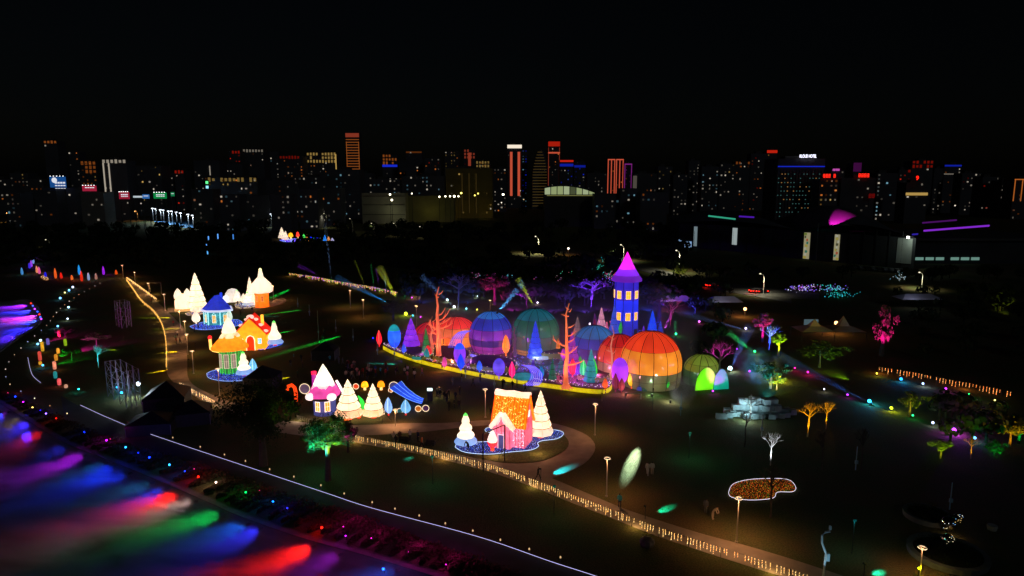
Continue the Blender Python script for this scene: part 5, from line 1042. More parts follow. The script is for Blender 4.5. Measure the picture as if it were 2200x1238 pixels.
def star(px, py, col, label, watts=25, r=.2, h=.5, group='bright coloured spotlights scattered on the grounds', s=5):
    p = G(px, py); p.z = 0; k = mpp(p); t = thing('spot_lamp', label, 'spotlight', p, 0, group)
    MB().tube([(0, 0, 0), (0, 0, h)], .04, 5).build('stake', HOUS, t); MB().tube([(0, .3, h), (0, 0, h)], r * .8, 8).build('housing', HOUS, t); MB().ball((0, -.06, h), r, 8, 6).build('lens', led(col, s), t)
    lamp(t, (0, -.5, h + .25), col, watts * 2.5, .1); return t
for a in ((1867, 868, '30b8ff', 'brightest cyan spotlight on the dark slope', 160, .3), (1914, 883, 'd8f020', 'yellow-green spotlight right of the brightest cyan one', 60, .22), (2048, 931, 'c040ff', 'brightest violet spotlight on the dark slope', 190, .32),
          (1935, 820, '2090ff', 'blue spotlight just below the orange string lights', 90, .26), (1982, 830, 'a0c0ff', 'white-blue spotlight below the orange string lights', 40, .18), (1820, 854, 'b030e0', 'small violet spotlight left of the brightest cyan one', 14, .16),
          (1960, 899, '20d070', 'small green spotlight above the lime umbrella tree', 14, .15), (2003, 915, 'c0d0ff', 'small white-blue spotlight left of the brightest violet one', 20, .18), (2093, 948, '60b0ff', 'small pale blue spotlight right of the brightest violet one', 20, .18),
          (2031, 841, 'c030f0', 'small violet spotlight close under the orange string lights', 20, .17), (1883, 808, 'f0e040', 'small yellow spotlight at the end of the orange string lights', 14, .15), (2081, 853, '20d060', 'small green spotlight at the right of the slope', 12, .14),
          (2136, 866, 'f0e070', 'small pale yellow spotlight at the right of the slope', 8, .12), (2068, 912, 'ff30d0', 'pink glint above the brightest violet spotlight', 14, .14), (1770, 842, 'e0e0ff', 'tiny white spotlight beside the drooping lit palm', 8, .12),
          (1568, 797, 'd0f4ff', 'dazzling white spotlight at the end of the low green dome', 130, .42), (1621, 760, '30e070', 'green spotlight left of the dense cyan-lit tree', 40, .24), (1610, 803, 'd030f0', 'violet spotlight in the smoke', 50, .2),
          (1675, 818, 'f8f040', 'bright yellow spotlight under the yellow bush', 120, .3), (1602, 710, 'e0c8ff', 'white-lilac spotlight behind the smoke', 40, .26), (1583, 755, 'c030f0', 'small violet spotlight above the white dazzling one', 12, .16),
          (1531, 846, 'b030f0', 'lone violet spotlight on the lawn east of domes', 10, .15), (1735, 805, 'ff20a0', 'pink spotlight on the dark slope', 30, .18), (1707, 796, 'ff20a0', 'small pink spotlight upslope of the other', 14, .13),
          (872, 678, 'f0ff30', 'brightest yellow spotlight left of the salmon trees', 160, .42), (887, 682, '40c8ff', 'small cyan spotlight touching the violet tree top', 20, .22), (904, 685, 'd030d0', 'small pink spotlight by a lamp post', 8, .16),
          (871, 640, '30e080', 'small green spotlight on the far lawn edge', 16, .22), (976, 663, 'e0f4ff', 'white spotlight right of the tallest salmon tree', 120, .36), (961, 648, 'd0f0ff', 'white spotlight above its twin by the salmon tree', 60, .32),
          (1027, 640, 'e0f0ff', 'white spotlight behind the blue striped dome', 60, .3), (1002, 667, '80e0ff', 'cyan spotlight between salmon tree and blue dome', 20, .24), (1025, 669, 'e0d850', 'small yellow spotlight behind the orange dome', 12, .2),
          (1155, 654, 'e8d0ff', 'lilac-white spotlight behind the green dome', 40, .26), (885, 643, 'e040e0', 'small pink spotlight at the tiny light fence', 10, .2), (1502, 695, 'e060e0', 'rose spotlight right of the tower', 16, .24),
          (1452, 722, '30f090', 'green spotlight behind the biggest dome', 30, .26), (1267, 700, 'ffd0ff', 'pale pink spotlight by the grey-pink conifer', 16, .22), (802, 731, '2020ff', 'small deep blue spotlight left of the red pod', 6, .15),
          (157, 620, 'c0d8ff', 'white-blue spotlight furthest up the river bend', 20, .3), (149, 627, '60b8ff', 'blue spotlight next below the furthest one', 16, .28), (140, 632, 'f0e080', 'yellow glint below the blue one at the bend', 8, .2), (130, 644, '60b8ff', 'blue spotlight above the bend', 18, .3),
          (148, 664, 'a0d8ff', 'pale blue spotlight halfway down the bend', 18, .26), (146, 689, 'd0e8ff', 'white spotlight lower down the bend', 14, .2), (125, 705, '60c0ff', 'cyan spotlight over the red pillar lantern', 14, .22), (88, 736, 'b0e0ff', 'white-blue spotlight beside the yellow pillar', 20, .24), (82, 744, '60b8ff', 'blue spotlight under the white-blue one', 14, .22), (93, 790, '40b0ff', 'blue spotlight under the coral pillar', 12, .18), (170, 842, '30e0e0', 'small turquoise spotlight on the dark slope', 8, .14),
          (300, 852, 'e8f8ff', 'dazzling white work light on the scaffold by the tents', 300, .34, 2.2), (262, 850, '30b8ff', 'blue lamp on the scaffold wall', 30, .2), (252, 838, '30a0e0', 'dimmer blue lamp on the scaffold wall', 12, .15), (298, 833, '30d0e0', 'turquoise lamp in the scaffold corner', 10, .12)): star(*a)
# beams standing in machine-made smoke: a shaft of thin smoke and the spotlight inside it
SMK = {}
def smoke(dens):
    if dens not in SMK:
        m, n, l, o = newmat('smoke_%s' % dens); v = n.new('ShaderNodeVolumeScatter'); v.inputs['Density'].default_value = dens; v.inputs['Color'].default_value = (1, 1, 1, 1); l.new(v.outputs[0], o.inputs['Volume']); SMK[dens] = m
    return SMK[dens]
def beam(p, q, col, watts, label, r0=.15, r1=.8, dens=.03, fix=True):
    d = q - p; L = d.length; t = thing('light_beam', label, 'light beam', p, 0, 'spotlight beams standing in thin smoke'); t['kind'] = 'thing'
    cone = MB().lathe([(.001, 0), (r0, 0), (r1, L), (.001, L)], 10).build('smoke_shaft', smoke(dens), t, kind='stuff'); cone.rotation_euler = d.to_track_quat('Z', 'Y').to_euler()
    u = d.normalized(); back_ = r0 * L / max(.05, r1 - r0); half = math.atan(r1 / (L + back_))
    MB().tube([-u * .5, -u * .1], .2, 8).build('housing', HOUS, t)
    spot(t, -u * .05, u, col, watts * 3, math.degrees(half) * 2 * 1.15 + 1.0, .3, r0 * .5); return t
def gb(px, py, qx, qy, dY, z=.4): a = G(px, py, 0); a.z = z; b_ = at(qx, qy, a.y + dY); return a, b_
for (x, y, qx, qy, dY, col, w, r1, dn, lab) in ((853, 646, 815, 575, 6, 'e0f020', 9000, 1.4, .04, 'yellow beam leaning left over the far lawn'), (713, 603, 698, 480, 4, '90c0ff', 9000, .7, .03, 'tall pale blue beam above the far fence'),
      (787, 622, 762, 560, 4, 'd8f030', 5000, .5, .03, 'thin yellow beam rising from the far fence'), (804, 624, 797, 568, 3, '30f070', 4000, .45, .03, 'thin green beam rising from the far fence'), (816, 627, 808, 576, 3, 'b040ff', 4000, .45, .03, 'thin violet beam rising from the far fence'), (831, 630, 826, 592, 3, '50b0ff', 4000, .45, .03, 'short blue beam rising from the far fence'),
      (832, 652, 722, 597, 4, '20a0ff', 9000, 1.3, .05, 'broad blue beam raking along the far fence'), (693, 599, 640, 570, 3, '9020e0', 5000, .9, .04, 'violet beam at the far end of the fence'),
      (1027, 641, 900, 612, 2, '90c8ff', 6000, .7, .03, 'white-blue beam shooting left behind the domes'), (1155, 655, 1030, 652, 2, 'c0a8ff', 5000, .5, .04, 'lilac level beam behind the green dome'), (976, 665, 905, 592, 3, '70a8ff', 9000, 1.0, .03, 'blue beam leaning left from the white spotlight'),
      (887, 684, 940, 700, 2, '30a8e0', 2500, .8, .03, 'short blue beam between the lamp post and salmon trees'), (1621, 762, 1565, 715, 3, '20e060', 6000, .8, .05, 'green beam left of the dense cyan-lit tree'), (1867, 870, 1668, 762, 10, '2860c0', 26000, 1.0, .008, 'long faint blue beam across the dark slope'),
      (1602, 712, 1460, 672, 3, '7090e0', 8000, .9, .03, 'pale beam running behind the biggest dome'), (1425, 715, 1442, 676, 1, 'e050ff', 5000, .5, .05, 'violet beam stick right of the tower'), (1452, 725, 1450, 690, 1, '30f090', 3000, .4, .04, 'green beam stick behind the biggest dome'),
      (1568, 799, 1612, 700, 4, '3060c0', 8000, 1.2, .03, 'blue beam rising through the smoke'), (2048, 933, 2120, 870, 6, '4020a0', 4000, 1.4, .02, 'faint violet beam on the dark slope')):
    a, b_ = gb(x, y, qx, qy, dY); beam(a, b_, col, w, lab, .12, r1, dn)
a = at(1070, 670, G(1054, 763, PZ).y + 2); beam(a, at(1112, 622, a.y + 1), '50b0ff', 9000, 'blue beam shooting up from the blue striped dome', .25, .8, .06)
a = at(1148, 660, G(1152, 765, PZ).y + 3); beam(a, at(1112, 598, a.y + 1), 'd0f020', 6000, 'yellow beam shooting up from the green dome', .2, .8, .04)
# smoke clouds drifting by the domes
def cloud(px, py, hw, hh, dens, label, col, lampw):
    b = G(px, py); k = mpp(b); m, n, l, o = newmat('smoke_cloud'); v = n.new('ShaderNodeVolumePrincipled'); tc = n.new('ShaderNodeTexCoord'); nz = n.new('ShaderNodeTexNoise'); nz.inputs['Scale'].default_value = .55; nz.inputs['Detail'].default_value = 4
    l.new(tc.outputs['Object'], nz.inputs[0]); ln = n.new('ShaderNodeVectorMath'); ln.operation = 'LENGTH'; mp = n.new('ShaderNodeMapping'); R0, H0 = hw * k, hh * k
    mp.inputs['Scale'].default_value = (1 / R0, 1 / R0, 1 / H0); l.new(tc.outputs['Object'], mp.inputs[0]); l.new(mp.outputs[0], ln.inputs[0])
    f = n.new('ShaderNodeMapRange'); f.inputs[1].default_value = 1.0; f.inputs[2].default_value = .3; l.new(ln.outputs['Value'], f.inputs[0]); g_ = n.new('ShaderNodeMapRange'); g_.inputs[1].default_value = .42; g_.inputs[2].default_value = .68; l.new(nz.outputs['Fac'], g_.inputs[0])
    mu = n.new('ShaderNodeMath'); mu.operation = 'MULTIPLY'; l.new(f.outputs[0], mu.inputs[0]); l.new(g_.outputs[0], mu.inputs[1]); m2 = n.new('ShaderNodeMath'); m2.operation = 'MULTIPLY'; m2.inputs[1].default_value = dens; l.new(mu.outputs[0], m2.inputs[0]); l.new(m2.outputs[0], v.inputs['Density'])
    l.new(v.outputs[0], o.inputs['Volume']); c = b + Vector((0, 0, H0 * 1.02)); o_ = MB().ball((0, 0, 0), 1, 14, 10).build('smoke', m, None, c); o_.scale = (1, 1, 1)
    for vtx in o_.data.vertices: vtx.co = (vtx.co.x * R0, vtx.co.y * R0, vtx.co.z * H0)
    return tag(o_, label, 'smoke', kind='stuff')
cloud(1466, 874, 32, 38, 1.4, 'pale smoke puff before the foot of the biggest dome', 'fff', 0)
cloud(1622, 828, 52, 42, .4, 'violet and blue lit smoke beside the white spotlight', 'fff', 0)

for (x, y, c_, w_, lab) in ((700, 1015, '10b890', 90, 'teal floodlight post on the dark lawn under the leafy trees'), (930, 1040, '10b8a0', 70, 'dim teal floodlight post on the lawn below the fence'), (1190, 1110, '20a080', 50, 'dim teal floodlight post near the bottom path'), (1480, 985, '40b890', 110, 'dim teal floodlight post left of the flower bed'), (1830, 1190, '18a8a8', 70, 'dim teal floodlight post on the right lawn')):  # posts added to tint the dark lawn teal
    t = thing('floodlight_post', lab, 'floodlight', G(x, y)); MB().tube([(0, 0, 0), (0, 0, 3.4)], .04, 5).build('pole', HOUS, t); MB().box((0, 0, 3.5), (.3, .2, .2)).build('head', HOUS, t); MB().box((0, -.12, 3.48), (.24, .02, .14)).build('lens', led(c_, .15), t); lamp(t, (0, -.35, 3.3), c_, w_ * 1.6, .3)

woodland(1085, 1500, ((628, 26), (642, 26), (655, 22)), 'wood close behind the domes with blue and violet lit leaves', 23, hmin=4, hmax=7, skip=lambda x, y: 1310 < x < 1385)
woodland(860, 1085, ((625, 16), (640, 14)), 'wood behind the salmon trees with bluish lit leaves', 24, hmin=4, hmax=7)
for i, (x, y, c_, w_) in enumerate(((905, 655, '2038ff', 900), (1000, 655, '3040ff', 900), (1105, 672, 'b030ff', 1400), (1190, 675, '7030ff', 1500), (1260, 675, '5030ff', 1800), (1305, 672, '8030ff', 1500), (1400, 672, '2030ff', 2400), (1450, 676, 'c030c0', 1500), (1490, 680, '4030ff', 1200))):  # lamps added to colour the leaves of the wood
    t = thing('tree_floodlight', '%s floodlight from the left washing the wood behind the domes' % ORD[i], 'floodlight', G(x, y), 0, 'floodlights washing the wood behind the domes'); MB().box((0, 0, .2), (.4, .3, .4)).build('base', HOUS, t); MB().box((0, .1, .55), (.5, .3, .35)).build('head', HOUS, t)
    MB().box((0, .27, .58), (.4, .02, .25)).build('lens', led(c_, 3), t); spot(t, (0, .5, .8), (0, 1, .45), c_, w_ * 9, 110, .8, .2)
# ================================================================ the city behind
DARKW = matte('5a5a60', .85, .2, .05); DARK2 = matte('504e4a', .85, .2, .05)
WCOL = {'w': 'fff0d8', 'o': 'ff8a38', 'r': 'ff3018', 'b': '2038ff', 'c': '90d0e8', 'y': 'ffd070', 'p': 'd040d0', 'g': '40e080', 'k': 'ff6a4a'}
NB = [0]
def building(x0, x1, ytop, Y, label, lit=14, cols='wwoy', crown=None, mat=None, cell=(3.4, 3.3), s=1.0, stripes=None, ribs=None, band=None, taper=None, depth=None, cluster=None, name='tower_block', ybase=None, roofbox=True, sw=None):
    """box tower; lit windows, crown lights, floor stripes or vertical light lines are built pieces on its face"""
    a, b_ = at(x0, ytop, Y), at(x1, ytop, Y); w = b_.x - a.x; H = a.z; c = Vector(((a.x + b_.x) / 2, Y, 0)); rr = random.Random(int(x0 * 7 + ytop)); d = depth or max(14, w * .7)
    t = thing(name, label, 'building', c, 0, 'city buildings'); D = -.25
    if taper:
        n_ = 10; pr = [(-w / 2, 0), (w / 2, 0)] + [(w / 2 * math.cos(math.pi / 2 * i / n_) ** .8, H * (.55 + .45 * math.sin(math.pi / 2 * i / n_))) for i in range(n_ + 1)] + [(-w / 2 * .85, H * .62)]
        bd = MB().prism(pr, 0, d).build('body', mat or DARKW, t, (0, d, 0)); bd.rotation_euler.x = R(90)
    else:
        MB().box((0, d / 2, H / 2), (w, d, H)).build('body', mat or DARKW, t)
        if roofbox: MB().box((w * rr.uniform(-.2, .2), d / 2, H + 1.2), (w * .35, d * .4, 2.4)).build('roof_housing', DARK2, t)
    groups = {}
    cw, chh = cell; nx, nz_ = max(1, int(w / cw)), max(1, int(H / chh))
    for i in range(int(lit * 1.7)):
        if cluster and rr.random() < .7: ix = int(nx * cluster); iz = rr.randrange(nz_)
        else: ix = rr.randrange(nx); iz = rr.randrange(nz_)
        cc = rr.choice(cols); br = rr.choice((.03, .05, .08, .14, .25, .55)); groups.setdefault((cc, br), MB()).box((-w / 2 + (ix + .5) * w / nx, D, (iz + .5) * H / nz_), (cw * rr.uniform(.22, .45) * (sw or 1), .3, chh * rr.uniform(.28, .45)))
    for (cc, br), m_ in groups.items(): m_.build('lit_windows', led(WCOL[cc], s * br), t, kind='stuff')
    if crown:                                   # (colour, rows, strength, dotted)
        cc, rows, st, dotted = crown; m_ = MB()
        for r_ in range(rows):
            z = H - 1.2 - r_ * 4.2
            if dotted:
                n_ = max(3, int(w / 3.2))
                for i in range(n_):
                    if rr.random() < .85: m_.box((-w / 2 + (i + .5) * w / n_, D, z), (w / n_ * .55, .3, 2.0 + 1.5 * rr.random()))
            else: m_.box((0, D, z), (w * .98, .3, 1.6))
        m_.build('crown_lights', led(WCOL[cc], st * .26), t, kind='stuff')
    if stripes:                                 # (colour, spacing, strength, from fraction)
        cc, sp, st, f0 = stripes; m_ = MB(); z = H * f0
        while z < H * .97: m_.box((0, D - .02, z), (w * (.97 if not taper else .9 * math.cos(max(0, (z / H - .55) / .45) * 1.4)), .3, .7)); z += sp
        m_.build('floor_lights', led(WCOL[cc], st * .5), t, kind='stuff')
    if ribs:                                    # (colour, list of x fractions, width, strength, z0, z1)
        cc, xs, wd, st, z0, z1 = ribs
        for f in xs: MB().box(((f - .5) * w, D - .05, H * (z0 + z1) / 2), (wd, .3, H * (z1 - z0))).build('light_line', led(WCOL[cc], st * .55), t)
    if band:                                    # (colour, z fraction, height, strength)
        for cc, zf, hh, st in band: MB().box((0, D - .08, H * zf), (w * 1.0, .3, hh)).build('light_band', led(WCOL[cc], st * .6), t)
    return t, w, H
B = building
# west
B(93, 122, 303, 760, 'slender dark tower furthest left on the skyline with lights only on top', 3, 'wo', crown=('o', 1, .7, True)); B(145, 168, 326, 800, 'dark tower with a dotted column of lights', 9, 'wwo', cluster=.7); B(172, 206, 348, 700, 'block with orange lit balconies behind the pink billboard', 26, 'ooy', s=.8, crown=('o', 3, .55, True))
B(218, 271, 344, 620, 'pale block with a white ladder of lit windows', 6, 'w', crown=('w', 1, 1.0, True), ribs=('w', (.06, .28), 1.1, .7, .42, .95), stripes=None)
m_ = MB(); tt = at(218, 344, 620)
B(285, 345, 356, 680, 'broad dark block right of the white ladder block', 10, 'wwy'); B(350, 372, 372, 720, 'low dark block before the red roof light', 6, 'w'); B(374, 395, 367, 700, 'block with a red roof sign', 7, 'wr', crown=('r', 1, .7, True)); B(415, 471, 345, 740, 'dark block with a dotted light strip', 8, 'wo', ribs=('w', (.62,), 1.0, .5, .72, .9))
B(20, 60, 372, 700, 'low block with faint warm windows at the far left', 16, 'woy', s=.6); B(62, 92, 385, 640, 'small dark block left of the blue billboard', 8, 'wo', s=.6); B(-20, 22, 385, 700, 'dark block cut by the left picture edge', 8, 'wo', s=.6)
B(491, 516, 325, 820, 'dark tower with red beacon, left of a pair', 8, 'rwo', crown=('r', 1, .6, True)); B(521, 566, 322, 840, 'dark tower with pale crown, right of a pair', 12, 'wo', crown=('w', 1, .5, True)); B(445, 552, 383, 560, 'long low block with a row of warm roof lights', 12, 'woy', crown=('y', 1, .6, True)); B(470, 520, 352, 800, 'plain block behind the long low one', 10, 'wwo', s=.7)
# middle
B(550, 572, 331, 860, 'tower with scattered orange windows next to the pair', 20, 'oor', s=.7); B(578, 598, 326, 880, 'dark tower with two bluish lights', 6, 'cw'); B(600, 650, 336, 800, 'block with red beacon and broken light rows', 26, 'owo', s=.7, crown=('r', 1, .4, True))
B(658, 722, 329, 820, 'wide block with golden colonnade crown', 10, 'ow', crown=('y', 3, .9, True), ribs=('y', (.985,), 1.2, .8, .3, .98)); B(742, 771, 285, 900, 'tallest tower, banded with thin orange floor lines', 4, 'o', stripes=('o', 3.4, .55, .3), band=(('k', .965, 5.0, .35),), ribs=('o', (.05, .95), .8, .4, .3, .88))
B(700, 772, 364, 620, 'dark office block under small red roof characters', 14, 'wc', s=.6); B(640, 700, 380, 600, 'dark block before the golden colonnade one', 14, 'wwc', s=.6); B(560, 640, 388, 580, 'dark low block in front of the orange-dotted towers', 14, 'wwo', s=.6)
B(773, 800, 372, 700, 'dark narrow block right of the tallest tower', 6, 'w', s=.6); B(821, 853, 333, 840, 'block with orange crown above a blue band', 8, 'wo', crown=('o', 3, .7, True), band=(('b', .80, 2.6, .9),)); B(856, 872, 345, 860, 'narrow tower next to the orange crown block', 10, 'woc'); B(872, 906, 325, 800, 'dark tower with one bright corner lamp', 7, 'wo', crown=('o', 1, .3, False))
B(912, 945, 340, 780, 'dark tower with sparse red windows', 12, 'row', s=.7); B(955, 985, 325, 860, 'tower speckled with cream windows', 36, 'wyo', s=.7); B(996, 1021, 322, 900, 'tower with orange light cross at the top', 14, 'or', crown=('k', 3, .6, True), ribs=('k', (.5,), 3.5, .4, .6, .95)); B(1022, 1052, 347, 820, 'block with dotted yellow crown', 18, 'oyw', crown=('y', 2, .6, True)); B(800, 860, 385, 640, 'dark mid-rise under the blue band block', 14, 'wwc', s=.7); B(862, 955, 378, 640, 'wide dark mid-rise with cold window specks', 26, 'wwcc', s=.8)
olive = matte('8a7a3c', .9, .2, .08)
tq, wq, hq = B(957, 1058, 362, 640, 'broad old building dimly floodlit olive', 8, 'wy', mat=olive, s=.6, ribs=('y', (.35, .5, .65), .8, .05, .1, .9)); lamp(tq, (-12, -14, 6), 'f0d060', 260, .6, 'floodlight'); lamp(tq, (14, -14, 6), 'f0d060', 260, .6, 'floodlight')
B(1060, 1088, 362, 760, 'dark block left of the coral-lit tower', 16, 'wwo', s=.8); B(1090, 1121, 313, 860, 'tower with two coral light columns and white crown', 4, 'w', band=(('w', .985, 4.2, 1.6),), ribs=('k', (.27, .80), 3.0, .9, .2, .9)); B(1121, 1133, 322, 880, 'narrow tower sprinkled with blue lights', 22, 'bbc', s=.9)
B(1143, 1177, 320, 840, 'sail-shaped tower with faint floor lines', 0, 'w', taper=True, stripes=('y', 3.4, .10, .05)); B(1178, 1203, 306, 900, 'tall tower with solid red crown', 10, 'ow', band=(('r', .975, 6, .6), ('k', .84, 1.8, .9)), ribs=('k', (.03, .97), .7, .35, .3, .92)); B(1203, 1232, 344, 800, 'block with blue crown and red tips, beside red-crowned tower', 16, 'wcb', band=(('b', .9, 3, .5), ('r', .98, 2, .9))); B(1234, 1258, 347, 800, 'second block with blue crown, with a slanted light', 10, 'wbb', band=(('b', .9, 2.5, .4),))
B(1262, 1304, 372, 740, 'plain dark block between blue crown and red outlines', 10, 'w', s=.6); B(1306, 1322, 341, 860, 'slim tower outlined by red neon, left twin', 2, 'o', ribs=('k', (.06, .5, .94), 1.0, 1.0, .25, .97), band=(('k', .98, 1.2, 1.0),)); B(1324, 1340, 341, 860, 'slim tower outlined by red neon, right twin', 2, 'o', ribs=('k', (.06, .5, .94), 1.0, 1.0, .25, .97), band=(('k', .98, 1.2, 1.0),)); B(1342, 1358, 350, 850, 'tower outlined by violet neon', 8, 'op', ribs=('p', (.05, .95), .9, .45, .3, .97), band=(('p', .97, 1.2, .5),))
B(1363, 1412, 373, 640, 'block with one pale edge right of the violet neon tower', 8, 'wo', ribs=('w', (.03,), 3.5, .12, .1, .95)); B(1414, 1445, 358, 720, 'dark ribbed tower east of the pale-edged block', 10, 'wwy', s=.7); B(1447, 1478, 375, 680, 'low dark block next to the ribbed tower', 10, 'ww', s=.7); B(1480, 1505, 345, 760, 'dark stepped tower with faint balconies', 12, 'ww', s=.5); B(1508, 1545, 358, 720, 'block with scattered white windows', 16, 'wwc'); B(1547, 1580, 352, 740, 'block with one big lit window', 10, 'wwy'); B(1580, 1612, 348, 780, 'block with dotted orange roofline', 9, 'wo', crown=('o', 1, .5, True)); B(1614, 1648, 330, 800, 'dark tower with red beacon near the hotel', 14, 'wor', s=.7); B(1648, 1670, 324, 820, 'tower with small red roof lettering', 14, 'oy', s=.6, band=(('r', .985, 3.2, .8),))
# hotel
th, wh, hh_ = B(1672, 1773, 341, 560, 'grid-faced hotel block under a white roof sign', 0, 'c', band=(('b', .88, .8, .8),), depth=30); gm = MB(); gm2 = MB(); rr = random.Random(2)
for i in range(15):
    for j in range(12):
        if rr.random() < .55: (gm if rr.random() < .8 else gm2).box((-wh / 2 + (i + .5) * wh / 15, -.25, hh_ * .05 + j * hh_ * .065), (.7, .3, .6))
gm.build('lit_windows', led('90e8e0', .12), th, kind='stuff'); gm2.build('lit_windows', led('ffb868', .3), th, kind='stuff')
for i in range(16): MB().box((-wh / 2 + i * wh / 15, -.35, hh_ * .43), (.35, .5, hh_ * .8)).build('mullion', DARK2, th)
def lettering(txt, px, py, Y, hpx, col, st, label, wpx=None, back=None):
    c = at(px, py, Y); k = mpp(c); t = thing('roof_sign', label, 'sign', c)
    cu = bpy.data.curves.new('lettering', 'FONT'); cu.body = txt; cu.size = 1; cu.align_x = 'CENTER'; cu.align_y = 'CENTER'; cu.extrude = .02; cu.offset = .012
    tmp = bpy.data.objects.new('tmp', cu); C.objects.link(tmp); dg = bpy.context.evaluated_depsgraph_get(); me = bpy.data.meshes.new_from_object(tmp.evaluated_get(dg)); bpy.data.objects.remove(tmp); me.materials.clear(); me.materials.append(led(col, st))
    o = part(me, 'lettering', t); o.rotation_euler.x = R(90); xs = [v.co.x for v in me.vertices]; ys = [v.co.y for v in me.vertices]; fy = hpx * k / (max(ys) - min(ys)); fx = (wpx * k / (max(xs) - min(xs))) if wpx else fy; o.scale = (fx, fy, 5)
    W_ = (max(xs) - min(xs)) * fx
    MB().box((0, .5, -hpx * k * .75), (W_ * 1.05, .2, .25)).build('rail', DARK2, t)
    for f in (-.45, 0, .45): MB().box((W_ * f, .7, -hpx * k), (.2, .2, hpx * k * 2.2)).build('support', DARK2, t)
    return t
lettering('KLOUD HOTEL', 1736, 336, 558, 7.0, 'e8e8ff', 2.2, 'white KLOUD HOTEL roof sign', 36)
def glyphs(px0, px1, py, Y, h, col, st, n, label, seed, gap=None):
    """a row of lit square characters too far off to read: each one strokes in a frame"""
    c = at((px0 + px1) / 2, py, Y); k = mpp(c); t = thing('roof_sign', label, 'sign', c); Wd = (px1 - px0) * k; hz = h * k; r_ = random.Random(seed); w = Wd / n
    for i in range(n):
        if gap is not None and i == gap: continue
        b = MB(); x = -Wd / 2 + (i + .5) * w; q = w * .42
        for z in (-.42, 0, .42): b.box((x, 0, z * hz), (2 * q * r_.uniform(.7, 1), .2, hz * .14))
        for dx in (-.8, r_.uniform(-.2, .2), .8): b.box((x + dx * q, .02, r_.uniform(-.1, .1) * hz), (w * .11, .2, hz * r_.uniform(.6, .95)))
        b.build('character', led(col, st), t)
    MB().box((0, .4, -hz * .62), (Wd, .2, hz * .12)).build('rail', DARK2, t)
    for f in (-.4, .4): MB().box((Wd * f, .5, -hz), (.25, .25, hz * 2)).build('support', DARK2, t)
    return t
B(1762, 1802, 384, 540, 'apartment block with amber stairwell windows under a red sign', 26, 'wwoyo', s=.9, cell=(3.5, 3.4)); glyphs(1768, 1796, 378, 538, 8, 'ff2818', 1.6, 5, 'red roof sign in two groups of characters right of the hotel', 3, 3)
B(1786, 1815, 366, 600, 'small block with a pink sign behind the red sign', 5, 'w'); glyphs(1789, 1804, 365, 598, 4.5, 'e860d0', .9, 5, 'small pink roof sign behind the red one', 4); B(1834, 1851, 351, 640, 'block with dim violet upper wall', 3, 'w', band=(('p', .93, 8, .10),))
B(1808, 1882, 382, 540, 'dark block carrying the second red sign', 7, 'w', s=.9); glyphs(1844, 1868, 377, 538, 8, 'ff2818', 1.6, 4, 'second red roof sign, four characters', 5); glyphs(1866, 1880, 421, 536, 9, '90100c', .5, 2, 'dim red vertical sign low on the dark block', 6)
B(1885, 1930, 372, 600, 'dark apartment block with a column of white windows', 22, 'wwc', cluster=.15); B(1932, 1958, 365, 640, 'block with red beacon east of the second red sign', 8, 'rw', crown=('r', 1, .4, True)); B(1960, 2006, 346, 700, 'block with dotted red roof lights', 6, 'rw', crown=('r', 2, .5, True)); B(1948, 1995, 392, 560, 'low block under the red round sign', 4, 'w', band=(('y', .72, 2.2, .7),))
lettering('9', 1971, 383, 556, 9, 'ff2010', 2.0, 'red round numeral sign near the right of the skyline')
B(2008, 2028, 362, 720, 'narrow dark block left of the blue-lined one', 8, 'ww', s=.6); B(2030, 2066, 353, 740, 'block with blue line crown', 6, 'wo', band=(('b', .97, 1.6, .5), ('w', .80, .8, .3))); B(2068, 2110, 372, 700, 'dark block with small white windows', 14, 'wwr', s=.7); B(2112, 2150, 380, 660, 'dark block second from the right picture edge', 12, 'wwr', s=.7); B(2152, 2178, 388, 640, 'low dark block left of the gold outline', 8, 'ww', s=.7)
B(2180, 2212, 384, 620, 'block outlined in gold at the right picture edge', 5, 'wo', ribs=('o', (.05, .55, .95), .7, .7, .45, .97), band=(('o', .98, .8, .7),))
# nearer, lower city row
rr = random.Random(21); xs = 10; i = 0
while xs < 2190:
    w_ = rr.uniform(26, 62); yt = rr.uniform(398, 422); Yd = rr.uniform(470, 540)
    if not (90 < xs < 380 or 770 < xs + w_ / 2 < 1075 or 1150 < xs + w_ < 1310 or xs > 1440):
        B(xs, xs + w_, yt, Yd, '%s low dark house of the near city row, counted from the left' % ORD[i], rr.randint(4, 12), 'wwwoc', s=.8, cell=(3.2, 3.2), name='city_house', roofbox=False); i += 1
    xs += w_ + rr.uniform(0, 20)
